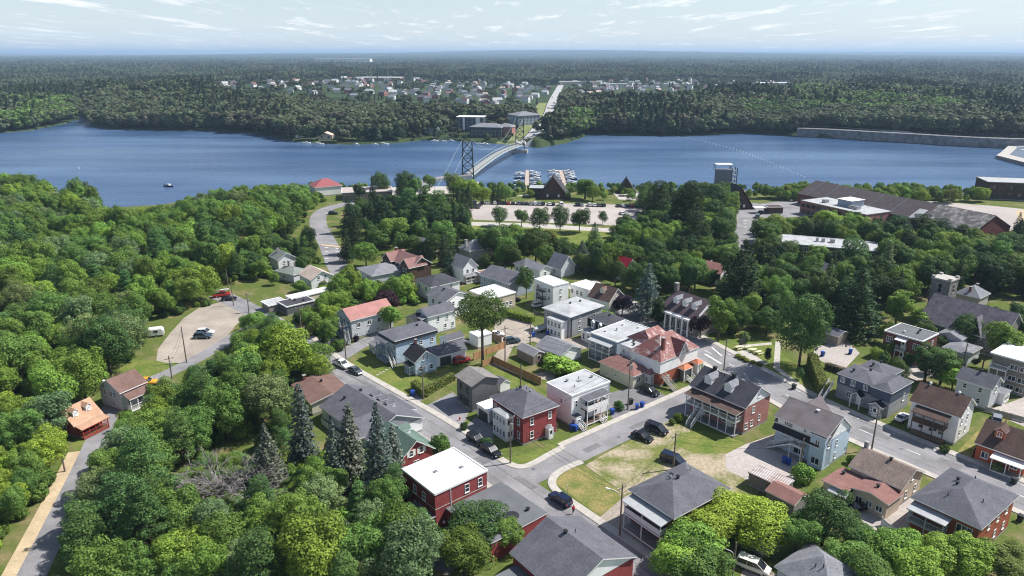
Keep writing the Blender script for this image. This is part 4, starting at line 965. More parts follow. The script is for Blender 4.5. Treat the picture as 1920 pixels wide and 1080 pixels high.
wins(Y, 'W', [.14, .38, .62, .86], [3.5, .9], .75, 1.25, 1); wins(Y, 'S', [.5], [3.5, .9], 1.2, 1.25, 2); wins(Y, 'N', [.5], [3.5], 1.2, 1.25, 2)
Y = annex(X, "entry_porch", 1.2, 2.6, -X.hd - 1.2, -X.hd + .02, 2.3, ('gable', 'y', .5), WHITE, R_GREY, .08); door(Y, 'S', .5, .05)
stair(X, (X.hw + .7, -.2, 3.2), (X.hw + .7, -4.4, .1), .9, WOOD)
X = house("apartment_block", "white flat-roofed apartment block with two-storey balcony facing the side street", (1072, 743), (1146, 716), (1023, 718), 7.0, ('flat', 'x', 0), WHITE, R_GREY, over=.12)
porch(X, 'S', .24, .80, 2.0, [.6, 3.5], 5.9, 4, TRIM, S_GREY, S_DBRN, True, True, slope=.25); door(X, 'S', .4, .6, TRIM_D); door(X, 'S', .4, 3.5, TRIM_D); wins(X, 'S', [.62], [1.4, 4.2], 1.2, 1.3, 2); wins(X, 'S', [.12], [4.2], .7, 1.4)
Y = annex(X, "entry_porch", -X.hw, -X.hw + 1.7, -X.hd - 1.4, -X.hd + .02, 2.7, ('flat', 'x', 0), WHITE, S_GREY, .08); door(Y, 'S', .5, .05); win(Y, 'W', .5, 1.0, .7, 1.0)
stair(X, (-X.hw + 1.1, -X.hd - 1.5, .8), (-X.hw + 1.1, -X.hd - 3.0, .05), .9); stair(X, (1.2, -X.hd - 2.0, .6), (1.2, -X.hd - 3.2, .05), 1.0)
wins(X, 'W', [.4], [4.3], .6, .9); vents(X, [(.35, .72), (.85, .5)], 'box', METAL); vents(X, [(.3, .35), (.6, .65)], 'pipe')
m = MB(); m.box(-.5, .5, -.4, .4, 0, .12); ob("roof_hatch", m.mesh("roof_hatch", METAL), X.roof, (.5, .3, 7.0))
X = house("garage", "long pale garage with grey gable roof and white gable facing right", (1052, 668), (1095, 653), (1002, 648), 2.8, ('gable', 'y', 1.7), WHITE, S_LGREY, cat='garage'); wins(X, 'W', [.5], [1.2], .8, .8)
X = house("shed", "narrow tan shed with weathered grey roof beside the board fence", (1000, 668), None, None, 2.5, ('gable', 'y', .9), TAUPE, S_LGREY, dims=(3.8, 6.8, 38), over=.2, cat='shed'); door(X, 'S', .5, .1, WOOD)
X = house("shed", "pale blue-grey garden shed beside the driveway", (708, 654), None, None, 2.3, ('gable', 'y', .7), PALE, S_LGREY, dims=(4.2, 5, 38), over=.15, cat='shed'); door(X, 'W', .5, .1)
X = house("shed", "small shed with grey roof behind the garage wing", (838, 640), None, None, 2.6, ('gable', 'x', 1.0), PALE, S_GREY, dims=(5.5, 3.8, 38), over=.2, cat='shed'); door(X, 'W', .5, .1)
X = house("shed", "tiny grey-roofed shed behind the red brick hip-roofed house", (938, 722), None, None, 2.3, ('gable', 'y', .8), WHITE, S_GREY, dims=(3.0, 3.2, 38), over=.15, cat='shed')

# --- right of the alley
X = house("grey_house", "large grey house with pale low hip roof and white two-storey sunroom", (1069, 595), (1132, 572), (1017, 576), 6.2, ('hip', 'x', .9), GREY, R_GREY, over=.5)
wins(X, 'S', [.3, .75], [3.9, 1.2], .9, 1.3); vents(X, [(.45, .55), (.7, .5)]); wins(X, 'W', [.85], [3.9])
Y = annex(X, "sunroom", -X.hw - 2.6, -X.hw + .02, -4.2, 1.4, 5.0, ('flat', 'x', 0), WHITE, R_GREY, .15); wins(Y, 'W', [.15, .4, .65, .88], [3.0, .7], .8, 1.3); 
m = MB(); m.box(-.08, .08, -.08, .08, 0, 5.6); ob("downpipe", m.mesh("downpipe", TRIM_D), X.root, (-X.hw + .6, -X.hd - .1, .3))
X = house("mansard_house", "white house with black mansard storey and white dormers", (1140, 610), (1178, 600), (1100, 594), 5.8, ('hip', 'y', .6), WHITE, S_DK, over=.3)
band(X, 3.2, S_BLK, "mansard_band", t=.26, z1=5.62)
for u in (.3, .68):
    d_ = MB(); d_.box(-.55, .55, -.75, 0, -.1, 1.7); dd = ob("dormer", d_.mesh("dormer", WHITE), X.root, (-X.hw - .1, -X.hd + u * 2 * X.hd, 3.6), -math.pi / 2)
    r2 = MB(); r2.slab([(-.7, -.9, 1.65), (0, -.9, 2.15), (0, 0, 2.15), (-.7, 0, 1.65), (.7, -.9, 1.65), (.7, 0, 1.65)], [(0, 1, 2, 3), (1, 4, 5, 2)], .08, 0, 0, 0); r2.build("dormer_roof", TRIM, dd)
    fr_, g1_, _g, _x = win_mesh(.7, 1.2, 1, TRIM); ob("dormer_window", fr_, dd, (0, -.76, .25)); ob("pane", g1_, dd, (0, -.76, .25))
Y = annex(X, "front_wing", -X.hw - 3.0, -X.hw - .3, -4.0, 3.6, 2.9, ('flat', 'x', 0), WHITE, R_GREY, .2); wins(Y, 'W', [.4, .6, .85], [.6], .8, 1.6); vents(X, [(.6, .5)]); wins(X, 'S', [.5], [1.2])
X = house("flat_roofed_house", "grey-blue flat-roofed house with pipe vents beside the mansard house", (1157, 642), (1217, 615), (1111, 622), 6.2, ('flat', 'x', 0), GREYB, R_GREY, over=.15)
vents(X, [(.45, .6)], 'round', METAL); vents(X, [(.25, .75), (.85, .3), (.75, .75)], 'box', TRIM); porch(X, 'W', .1, .9, 1.8, [.4, 3.2], 5.2, 4, TRIM, TARP, WOOD_G); wins(X, 'W', [.25, .8], [3.8, 1.0]); door(X, 'W', .5, 3.2); wins(X, 'S', [.25], [3.6], .8, 1.4); stair(X, (-X.hw - 1.2, -2.0, 3.2), (-X.hw - 3.6, -5.2, .1), .9, WOOD)

X = house("victorian_house", "corner house of brick and white boards under steep worn red roofs", (1239, 680), (1313, 650), None, 6.3, ('hip', 'x', 4.2), BR_OR, S_WORN, dims=(14.2, 9.4, 40), over=.3, inset=5.0)
band(X, 3.3, WHITE, t=.09); wins(X, 'S', [.16, .52, .84], [4.0], .95, 1.6); wins(X, 'S', [.22], [.9], .9, 1.3); wins(X, 'W', [.3, .75], [4.0, 1.0], .9, 1.5)
chimney(X, .22, .22, .7, 2.6, BR_DK); vents(X, [(.78, .62), (.5, .75)], 'round', TRIM)
m = MB(); v, pol, _ = roof_of('gable', 'y', 4.4, 6.0, 6.1, 3.2); m.slab(v, pol, .18, 0, 1, 1); m.build("cross_gable", [S_WORN, TRIM], X.root, (0.6, -2.4, .25))
m = MB(); m.add([(-1.9, 0, 6.0), (1.9, 0, 6.0), (0, 0, 8.9)], [(0, 1, 2)]); m.build("gable_wall", WHITE, X.root, (0.6, -4.62, .25)); win(X, 'S', .56, 6.9, .6, 1.0, off=.25)
for u, w_, sg in ((.58, 3.2, 1), (.92, 2.4, 1)):
    Y = annex(X, "porch_bay", -X.hw + u * 2 * X.hw - w_ / 2, -X.hw + u * 2 * X.hw + w_ / 2, -X.hd - 2.1, -X.hd - .1, 3.1, ('hip', 'x', .8), GLASS_L if u < .7 else WHITE, shingle("terracotta_shingle", (0.50, 0.19, 0.10), fine=.12), .5)
    for xx in (-w_ / 2 + .2, w_ / 2 - .2): m = MB(); m.box(-.09, .09, -.09, .09, 0, 2.95); m.build("post", TRIM, Y.root, (xx, -.85, 0))
stair(X, (1.3, -X.hd - 2.2, .8), (1.3, -X.hd - 3.8, .05), 1.8, TRIM)
Y = annex(X, "white_block", -5.6, -1.0, 2.2, 8.6, 6.2, ('flat', 'x', 0), WHITE, R_GREY, .12); wins(Y, 'W', [.15, .5, .85], [4.2], .7, .9); wins(Y, 'S', [.8], [4.2], .6, 1.1); vents(Y, [(.4, .6), (.7, .8)])
m = MB(); m.slab([(-1.4, -3.0, 6.35), (7.0, -3.0, 6.35), (5.4, 1.0, 8.9), (.6, 1.0, 8.9), (-1.4, 5.0, 6.35), (7.0, 5.0, 6.35)], [(0, 1, 2, 3), (0, 3, 4), (1, 5, 2), (3, 2, 5, 4)], .18, 0, 1, 1); m.build("rear_roof", [S_WORN, TRIM], X.root, (0, 5.5, 0))
m = MB(); m.box(-1.1, 6.7, 2.8, 10.2, -.2, 6.2); m.build("rear_block", WHITE, X.root)
Y = annex(X, "side_wing", -12.2, -5.4, -1.4, 9.6, 3.2, ('hip', 'y', 1.5), CREAM, S_REDB, .4); wins(Y, 'W', [.5], [1.2], .7, .6); vents(Y, [(.6, .6), (.4, .3)]); wins(Y, 'S', [.3, .7], [1.0], 1.2, 1.3, 2)
Y = annex(X, "bay", -8.6, -5.8, -3.2, -.9, 3.0, ('hip', 'x', 1.0), PALE, S_REDB, .3); wins(Y, 'S', [.3, .7], [1.0], .7, 1.2); wins(Y, 'W', [.5], [1.0], .7, 1.2)
Y = annex(X, "small_roof", -5.4, -2.6, -1.8, 1.6, 4.6, ('gable', 'y', .8), WHITE, S_REDB, .2)
stair(X, (-5.6, -3.0, 3.3), (-5.6, -8.2, .1), 1.1, CONC)

X = house("brick_house", "pink brick house with two roof dormers and long white gallery", (1399, 766), (1451, 740), (1291, 722), 6.1, ('gable', 'y', 3.1), BR_PINK, S_DK)
gable_face(X, 6.0, 3.1, WHITE); wins(X, 'S', [.34], [3.9], .9, 1.4); wins(X, 'S', [.1, .32], [1.0], .9, 1.3); wins(X, 'S', [.62], [1.4], .7, 1.3); win(X, 'S', .5, 7.0, .8, 1.0, 2, off=.07)
porch(X, 'W', .03, .97, 2.3, [.3, 3.2], 5.1, 7, TRIM, S_DBRN, WOOD_G, slope=.4); wins(X, 'W', [.15, .35, .65, .85], [3.9, 1.1], .95, 1.4); door(X, 'W', .5, 3.2); door(X, 'W', .25, .5); door(X, 'W', .75, .5)
for y_ in (3.4, -1.4): dormer(X, -3.2, y_, 1.7, 1.5, 'W', WHITE, S_LGREY, 2.4)
for v_ in (.82, .48): vents(X, [(.5, v_)], 'box')
stair(X, (-X.hw - 2.3, 2.2, 3.2), (-X.hw - 6.0, 2.2, .1), 1.2, TRIM); vents(X, [(.45, .66), (.44, .6)], 'pipe'); chimney(X, .5, .46, .6, .5, VENT_D, VENT_D); chimney(X, .5, .80, .6, .5, VENT_D, VENT_D)
m = MB(); m.bar((0, 0, 0), (0, 0, .12), .42, 0, 12, .1); ob("satellite_dish", m.mesh("satellite_dish", TRIM), X.root, (-X.hw - 2.5, -5.4, 4.2))

X = ridge_house("storey_house", "pale blue and white house with raised side dormer and outside stair", (1583, 782), (1480, 743), 9.3, 4.6, 5.6, BLUE, shingle("umber_shingle", (0.15, 0.13, 0.135), fine=.12), over=.35)
gable_face(X, 5.7, 3.6, WHITE); wins(X, 'S', [.36, .56], [6.2], .5, 1.1, 1); wins(X, 'S', [.42], [3.6, 1.0], .6, 1.2)
m = MB(); m.box(-X.hw - .35, -X.hw + 1.5, -X.hd + .2, X.hd - .4, 5.35, 7.0); m.build("shed_dormer", WHITE, X.root); win(X, 'W', .78, 5.7, .9, 1.0, 2, off=.36); win(X, 'W', .7, 5.7, .9, 1.0, off=.36); win(X, 'W', .42, 5.8, .6, .8, off=.36)
m = MB(); m.slab([(-X.hw - 1.0, -X.hd - .3, 6.9), (.05, -X.hd - .3, 9.2), (.05, X.hd + .2, 9.2), (-X.hw - 1.0, X.hd + .2, 6.9)], [(0, 1, 2, 3)], .16, 0, 1, 1); m.build("dormer_roof", [MATS["umber_shingle"], TRIM], X.root, (0, 0, .08))
m = MB(); m.slab([(-X.hw - 1.2, -X.hd + 1, 4.4), (-X.hw - .36, -X.hd + 1, 5.4), (-X.hw - .36, X.hd + .2, 5.4), (-X.hw - 1.2, X.hd + .2, 4.4)], [(0, 1, 2, 3)], .12, 0, 1, 1); m.build("skirt_roof", [S_BLK, TRIM], X.root)
Y = annex(X, "corner_tower", -X.hw - 1.0, -X.hw + 2.0, -X.hd - .1, -X.hd + 2.9, 6.6, ('flat', 'x', 0), BLUE, MATS["umber_shingle"], .1); win(Y, 'W', .5, 4.2, .9, 1.5, 2); win(Y, 'S', .5, 4.2, .8, 1.2); win(Y, 'W', .5, .8, 1.6, 1.4, 2)
porch(X, 'W', .38, .62, 1.6, [3.2], None, 2, TRIM); door(X, 'W', .55, 3.2); win(X, 'W', .78, 3.6, .8, 1.0, 2); stair(X, (-X.hw - .9, 1.0, 3.2), (-X.hw - .9, 5.8, .2), .9); wins(X, 'W', [.5], [.8], 2.2, 1.2, 2)
m = MB(); v, pol, _ = roof_of('gable', 'x', 7, 6, 5.6, 3.0); m.slab(v, pol, .18, 0, 1, 1); m.build("cross_gable", [MATS["umber_shingle"], TRIM], X.root, (2.6, 2.2, .2)); vents(X, [(.42, .42)], 'box', TRIM)
m = MB(); m.box(-.3, 5.6, -2.6, 2.6, -.2, 5.5); m.build("cross_wing", BLUE, X.root, (0, 2.2, 0))

X = house("duplex", "slate blue duplex with hipped grey roofs and two gabled white entrances", (1673, 738), (1715, 715), (1632, 724), 5.9, ('hip', 'x', 1.1), GREY, S_GREY, over=.35)
band(X, 3.5, NAVY, t=.1); wins(X, 'W', [.5], [3.2], 1.0, 1.5, 2); wins(X, 'S', [.7], [2.2, 3.9], .9, 1.1)
Y = annex(X, "left_wing", -X.hw + .6, X.hw - .5, X.hd - .02, 10.2, 5.7, ('hip', 'x', 1.3), GREY, S_GREY, .3); 
m = MB(); m.box(-Y.hw - .09, -Y.hw - .004, -Y.hd, Y.hd, 3.4, 5.45); m.build("upper_wall", NAVY, Y.root); 
for u in (.2, .55, .85): win(Y, 'W', u, 4.0, 1.0, 1.2, 3 if u < .9 else 2, off=.09)
wins(Y, 'W', [.3, .62], [1.0], 1.3, 1.4, 2); vents(Y, [(.6, .4), (.3, .7)])
E_ = annex(X, "entrance", -X.hw - 1.9, -X.hw + .02, -1.5, 1.5, 2.6, ('gable', 'x', .9), GREY, S_BLK, .25)
win(E_, 'W', .25, .8, .7, 1.4); win(E_, 'W', .75, .8, .7, 1.4); door(E_, 'W', .5, .1)
m = MB(); v, pol, _ = roof_of('gable', 'x', 2.0, 2.4, 2.6, .9); m.slab(v, pol, .14, 0, 1, 1); m.build("entrance_roof", [S_BLK, TRIM], X.root, (-X.hw - .3, 4.6, .3))
for yy in (3.6, 5.6): m = MB(); m.box(-.08, .08, -.08, .08, 0, 2.8); m.build("post", TRIM, X.root, (-X.hw - 1.1, yy, 0))
d_ = ob("door", _dc[list(_dc)[0]][0], X.root, (-X.hw + .58, 4.6, .4), -math.pi / 2)
Y = annex(X, "rear_wing", X.hw - .6, X.hw + 7.6, 3.0, 10.4, 4.6, ('hip', 'x', 1.4), GREYB, S_GREY, .3); vents(Y, [(.35, .6), (.6, .5)]); wins(Y, 'S', [.6], [1.2])
stair(X, (-X.hw + .2, 10.8, 3.4), (-X.hw - 3.8, 10.8, .1), 1.0)

X = house("white_house", "white stuccoed house with brown roof and brown two-storey balcony", (1802, 784), (1840, 762), (1702, 753), 6.2, ('gable', 'y', 2.9), WHITE, S_DBRN)
wins(X, 'S', [.25, .62], [4.0, 1.5], .7, 1.3); win(X, 'S', .5, 6.9, .8, 1.0); porch(X, 'W', .18, .86, 2.0, [.5, 3.2], 5.1, 4, TRIM_B, S_DBRN, WOOD, slope=.7); wins(X, 'W', [.3, .5, .72], [3.9, 1.2], 1.0, 1.4); door(X, 'W', .42, .5)
vents(X, [(.5, .8), (.52, .25)], 'round', TRIM)
X = house("orange_house", "orange-red house with dark brown roof and dormer at the right edge", (1928, 866), None, (1862, 838), 3.6, ('gable', 'y', 3.4), ORANGE, S_DBRN, dims=(9.4, 8.6, 40))
dormer(X, -2.6, 1.2, 1.6, 1.5, 'W', ORANGE, S_DBRN, 2.0); wins(X, 'W', [.2, .8], [1.1], 1.2, 1.3, 2); porch(X, 'W', .0, .6, 1.8, [.3], 2.7, 3, TRIM, TRIM, rails=False); door(X, 'W', .35, .3, REDW)
X = house("brick_block", "dark red brick flat-roofed walk-up with white window bands", (1730, 641), (1762, 626), (1657, 620), 6.8, ('flat', 'x', 0), BR_DK, R_DGREY, over=.15)
wins(X, 'W', [.13, .84], [4.3, 1.3], 1.5, 1.5, 3); wins(X, 'S', [.35, .7], [4.4, 1.4], .8, 1.2); door(X, 'W', .46, .5); door(X, 'W', .46, 3.5)
porch(X, 'W', .36, .6, 1.4, [.5, 3.4], None, 2, TRIM); m = MB(); m.slab([(-1.3, -1.5, 5.9), (1.3, -1.5, 5.9), (1.3, 0, 6.3), (-1.3, 0, 6.3)], [(0, 1, 2, 3)], .08, 0, 0, 0); m.build("awning", TRIM, X.root, (-X.hw, 0, 0), -math.pi / 2)
vents(X, [(.3, .6)], 'round', TRIM); vents(X, [(.55, .35), (.8, .4)])
X = house("grey_white_house", "narrow white house with grey gable roof behind the leafy trees", (1862, 731), None, (1800, 713), 5.2, ('gable', 'y', 2.0), PALE, S_GREY, dims=(6.2, 7.4, 38))
wins(X, 'W', [.3, .75], [3.5, 1.1], .8, 1.1); wins(X, 'S', [.5], [3.6]); Y = annex(X, "sunroom", X.hw - .4, X.hw + 3.4, -4.6, .5, 2.8, ('flat', 'x', 0), WHITE, S_LGREY, .2); wins(Y, 'S', [.3, .7], [.8], 1, 1.2, 2); vents(X, [(.5, .5)])
X = house("flat_white_roof_block", "taupe apartment block with white flat roof cut by the right edge", (1938, 684), None, None, 8.2, ('flat', 'x', 0), TAUPE, R_WHITE, dims=(11, 8.4, 38), over=.5)
wins(X, 'W', [.15, .4], [5.6, 3.0, .8], 1.5, 1.2, 2); porch(X, 'W', .5, .98, 1.6, [.4, 2.9, 5.4], None, 3, TRIM)
X = house("grey_roofed_house", "low grey-roofed house between the two dark garden trees", (1818, 666), None, None, 3.2, ('hip', 'x', 1.0), PALE, S_LGREY, dims=(8, 6.4, 38)); wins(X, 'W', [.3, .7], [1.1], 1.1, 1.1, 2); Y = annex(X, "rear_wing", 2, 8, 1, 7, 4.2, ('gable', 'x', 1.2), PALE, S_LGREY, .3)
X = house("hip_house", "dark brick house with grey hip roof and long metal-roofed gallery", (1264, 973), (1372, 916), (1177, 917), 6.2, ('hip', 'x', 2.2), BR_DK, S_GREY, over=.45)
porch(X, 'W', .06, .94, 2.2, [.5, 3.2], 5.3, 3, TRIM, TARP, WOOD_G, True, True, slope=.3); wins(X, 'W', [.25, .5, .75], [1.1, 3.9]); wins(X, 'S', [.2, .5, .8], [3.8, 1.1], .95, 1.4)
vents(X, [(.42, .62)], 'round', METAL); vents(X, [(.5, .7), (.45, .5)]); vents(X, [(.75, .6)], 'pipe')
X = house("hip_house", "orange brick house with wide grey hip roof beside the main street", (1841, 993), (1913, 929), (1707, 932), 6.2, ('hip', 'x', 2.4), BR_OR, S_GREY, over=.45)
porch(X, 'W', .42, .98, 2.0, [.5, 3.2], 5.2, 3, PALE, R_GREY, WOOD_G, slope=.3); wins(X, 'W', [.2], [3.6], 2.2, 1.7, 3); wins(X, 'W', [.55, .75, .9], [3.9], .9, 1.4); wins(X, 'S', [.3, .55, .8], [4.0, 1.2], .8, 1.3)
vents(X, [(.45, .62), (.58, .68)]); vents(X, [(.2, .6), (.68, .5), (.4, .22)], 'pipe')
X = ridge_house("beige_house", "beige house with speckled brown roof and red-brown lean-to wings", (1719, 881), (1617, 838), 6.0, 4.3, 3.9, BEIGE, S_SPECK)
wins(X, 'S', [.3, .72], [1.0], .8, 1.4); win(X, 'S', .5, 3.9, .7, 1.0); vents(X, [(.48, .45)]); chimney(X, .6, .97, .6, 1.2, FOUND)
Y = annex(X, "side_wing", -X.hw - 5.2, -X.hw + .1, -X.hd - .6, 1.4, 3.1, ('gable', 'x', .7), BEIGE, S_REDB, .3); wins(Y, 'W', [.2, .5, .8], [1.0], 1.1, 1.1, 2); vents(Y, [(.5, .5)])
Y = annex(X, "side_wing", -X.hw - 6.6, -X.hw + .1, 1.3, X.hd + 1.6, 2.9, ('flat', 'x', 0), BEIGE, S_REDB, .3); m = MB(); m.slab([(-1.6, -1.2, 2.4), (1.6, -1.2, 2.4), (1.6, 0, 2.8), (-1.6, 0, 2.8)], [(0, 1, 2, 3)], .07, 0, 0, 0); m.build("awning", TARP, Y.root, (-Y.hw, -1, -.3), -math.pi / 2); vents(Y, [(.7, .7)])
X = house("rusty_shed", "grey shed with rust-streaked sheet metal roof beside the green tree", (1470, 916), (1491, 901), (1402, 885), 2.7, ('flat', 'x', 0), WOOD_G, RUST, over=.15, rimtop=False, cat='shed', trim=WOOD_G); door(X, 'W', .4, .05, WOOD)
for i in range(9):
    m = MB(); m.bar((0, -X.w * 0 - X.d / 2, 0), (0, X.d / 2, 0), .05); m.build("roof_rib", RUST, X.roof, (-X.w / 2 + X.w * (i + .5) / 9, 0, 2.73))
X = house("hip_roof_house", "small house with pale grey hip roof at the bottom edge", C2A(*P(1545, 1041, 6), 9, 9, 36, 3.4), None, None, 3.4, ('hip', 'x', 2.6), PALE, S_LGREY, dims=(9, 9, 36), inset=4.4); vents(X, [(.3, .5), (.34, .4)], 'pipe')
X = house("garden_shed", "small grey shed half hidden under the lime green tree", (1432, 1022), None, None, 2.6, ('gable', 'x', .8), PALE, S_GREY, dims=(4, 3.6, 30), over=.2, cat='shed'); door(X, 'S', .5, .1)
X = house("brown_shed", "small shed with brown roof behind the lime green tree", (1490, 948), None, None, 2.6, ('gable', 'y', .9), WOOD_G, S_REDB, dims=(4.5, 5.5, 38), over=.2, cat='shed')
X = house("shed", "tan shed with grey roof at the back of the gravel car park", (1573, 632), None, None, 2.8, ('gable', 'y', 1.0), TAUPE, S_GREY, dims=(5.4, 7, 38), over=.25, cat='shed')

# --- left woods
X = house("grey_house", "grey house with brown roof and white porch beside the country lane", (224, 738), None, None, 4.6, ('gable', 'x', 2.2), PALE, S_BRN, dims=(6.6, 7.8, 62)); wins(X, 'W', [.3, .45, .75], [2.9], .7, 1.2); wins(X, 'W', [.4], [.8], .7, 1.1); wins(X, 'S', [.3, .7], [1.0]); vents(X, [(.2, .9)], 'box', TRIM)
porch(X, 'S', .1, .98, 2.0, [.5], 3.2, 4, TRIM, S_BRN, WOOD_G, slope=.9)
X = house("tan_roofed_house", "red cottage with tan roof and two dormers beside the country lane", (138, 800), None, None, 2.8, ('gable', 'x', 2.8), REDW, S_ORG, dims=(6.4, 6.6, 66))
for x_ in (-1.5, 1.3): dormer(X, x_, -2.0, 1.1, 1.2, 'S', WHITE, S_ORG, 1.6)
porch(X, 'S', 0, 1, 2.2, [.4], 2.35, 5, REDW, S_ORG, WOOD, slope=.5); wins(X, 'S', [.25, .75], [1.0], 1.1, 1.2, 2); wins(X, 'W', [.5], [1.0, 3.2])
# --- houses among the trees, farther back
X = house("hip_house", "wide low house with grey hip roof behind the line of trees", (697, 518), (768, 505), (667, 502), 3.1, ('hip', 'x', 1.9), PALE, S_LGREY); wins(X, 'W', [.3, .7], [1.1], 1.2, 1.1, 2); vents(X, [(.5, .55)])
X = house("hip_house", "house with dark hip roof above a white gable wing", (807, 539), (867, 527), (771, 525), 5.0, ('hip', 'x', 2.0), WHITE, S_DK); wins(X, 'S', [.3, .7], [3.0, 1.0]); wins(X, 'W', [.3, .7], [3.0])
X = house("brown_house", "large dark brown house with rose roof and two white-windowed gables", (772, 502), None, None, 5.2, ('gable', 'y', 2.8), BROWNW, S_ROSEB, dims=(8.4, 15.5, 42)); wins(X, 'W', [.35, .5, .65], [3.2, 1.2], .9, 1.3, 1); chimney(X, .4, .9, .8, 1.2, BR_DK)
for yy in (-5.2, 5.6):
    m = MB(); v, pol, _ = roof_of('gable', 'x', 7.5, 5.6, 5.0, 2.6); m.slab(v, pol, .18, 0, 1, 1); m.build("cross_gable", [S_ROSEB, TRIM], X.root, (-1.8, yy, .25))
    m = MB(); m.add([(0, -2.4, 0), (0, 2.4, 0), (0, 2.4, 5.2), (0, 0, 7.5), (0, -2.4, 5.2), (3, -2.4, 0), (3, 2.4, 0), (3, 2.4, 5.2), (3, -2.4, 5.2)], [(1, 0, 4, 3, 2), (0, 5, 8, 4), (6, 1, 2, 7)]); m.build("gable_wall", BROWNW, X.root, (-5.2, yy, 0))
    for q in (-.8, .8):
        fr_, g1_, _g, xs_ = win_mesh(.9, 1.4, 1, TRIM); o_ = ob("window", fr_, X.root, (-5.21, yy + q, 3.4), -math.pi / 2); ob("pane", g1_, o_)
X = house("gable_house", "white house with steep grey roof standing above a porch", (868, 505), None, None, 5.0, ('gable', 'y', 3.2), WHITE, S_LGREY, dims=(6.4, 8.5, 38)); wins(X, 'S', [.3, .7], [3.2, 1.0]); porch(X, 'S', 0, 1, 1.8, [.4], 2.7, 4, TRIM, S_LGREY)
X = house("gallery_house", "long grey house with dark roof and windowed gallery", (955, 533), (992, 516), (909, 512), 5.0, ('gable', 'y', 2.2), GREYB, S_GREY); wins(X, 'W', [.1, .25, .4, .55, .7, .85], [3.0, .9], .8, 1.3); vents(X, [(.55, .6)])
X = house("white_cottage", "white cottage with grey-green roof at the edge of the wood", (520, 489), None, None, 4.2, ('gable', 'y', 2.2), WHITE, S_GGRN, dims=(7, 8, 40)); wins(X, 'S', [.35, .65], [2.6, .9], .8, 1.1); chimney(X, .4, .7, .6, 1.0, FOUND)
X = house("hip_bungalow", "small bungalow with grey-green hip roof and tall chimney", (550, 516), (577, 505), (517, 506), 3.0, ('hip', 'x', 1.5), PALE, S_GGRN); chimney(X, .5, .6, .7, 1.6, FOUND); wins(X, 'S', [.5], [1.0], 1.2, 1.1, 2); wins(X, 'W', [.5], [1.0], 1.2, 1.1, 2)
X = house("white_cottage", "white cottage with pale pinkish gable roof next to the curving road", (582, 526), None, None, 3.6, ('gable', 'y', 2.4), WHITE, S_PEACH, dims=(8.4, 9.5, 40)); wins(X, 'S', [.35, .65], [3.3, 1.0], .8, 1.1)
X = house("carport", "dark flat-roofed carport at the end of the gravel lot", (537, 576), None, None, 2.8, ('flat', 'x', 0), DGREY, S_DK, dims=(9, 6.5, 42), over=.2, cat='carport'); vents(X, [(.5, .6), (.7, .3)])
X = house("carport", "pale grey canopy roof at the end of the gravel lot", (503, 574), None, None, 2.4, ('flat', 'x', 0), TAUPE, R_GREY, dims=(6, 5.5, 42), over=.3, cat='carport')
X = house("garage", "long narrow garage with cream flat roof among the trees", (546, 561), None, None, 3.0, ('flat', 'x', 0), CREAM, M("cream_membrane", (.60, .60, .52), var=.06), dims=(13, 4, 42), over=.2, cat='garage')
X = house("grey_cottage", "low grey-roofed cottage with brick chimney under tall pines", (790, 460), None, None, 3.6, ('hip', 'x', 2), STONE_L, S_GREY, dims=(9, 8, 40)); chimney(X, .9, .5, .8, 1.4, BR_DK)
X = house("stone_cottage", "grey house with two tall chimneys beside the park lawn", (880, 472), None, None, 4.2, ('hip', 'x', 3), STONE_L, S_LGREY, dims=(12, 8, 36)); chimney(X, .1, .5, .8, 2.4, STONE_L); chimney(X, .7, .5, .8, 2.0, STONE_L)
X = house("white_block", "white flat-roofed three-storey block behind the grey house", (1037, 537), (1064, 529), (1005, 522), 7.6, ('flat', 'x', 0), WHITE, R_WHITE, over=.1); wins(X, 'S', [.5], [5.4, 3.2, 1.2], .7, 1.0); wins(X, 'W', [.2, .8], [5.2, 2.8], .9, 1.2); porch(X, 'W', .35, .7, 1.4, [2.8, 5.2], None, 2, TRIM_D)
X = house("white_block", "low white block with bright white roof beside the brown gable house", (1104, 544), None, None, 5.2, ('flat', 'x', 0), WHITE, R_WHITE, dims=(7, 7.6, 42), over=.1); wins(X, 'W', [.4, .62, .9], [2.6], .9, 1.4); vents(X, [(.4, .5)], 'pipe', TRIM)
X = house("brown_roofed_house", "house with steep brown roof and white gable beside the blue spruce", (1142, 568), (1174, 556), (1100, 556), 4.6, ('gable', 'y', 3.4), WHITE, S_DBRN); dormer(X, -2.2, 0, 1.4, 1.2, 'W', CREAM, S_BRN, 1.8); gable_face(X, 1.0, 3.4, STONE_L); win(X, 'S', .5, 4.4, .8, 1.2, off=.07)
X = ridge_house("stone_mansion", "stone mansion with white columns, three dormers and chimney", (1337, 565), (1267, 542), 9.4, 6.0, 5.2, STONE, shingle("plum_shingle", (0.10, 0.075, 0.085), fine=.1)); 
for y_ in (3.2, 0, -3.2): dormer(X, -3.6, y_, 1.5, 1.5, 'W', WHITE, S_LGREY, 2.4)
chimney(X, .5, .97, 1.0, 1.8, STONE, FOUND); wins(X, 'W', [.12, .88], [1.4], 1.0, 1.8)
m = MB(); m.box(-1.2, 0, -4.4, 4.4, 4.4, 4.95); m.build("portico_beam", TRIM, X.root, (-X.hw, 0, 0))
for q in (-4, -2, 0, 2, 4): m = MB(); m.bar((0, 0, 0), (0, 0, 4.4), .24, 0, 12); m.build("column", TRIM, X.root, (-X.hw - .85, q, 0))
wins(X, 'W', [.3, .5, .7], [1.0], 1.3, 2.6, 2); 
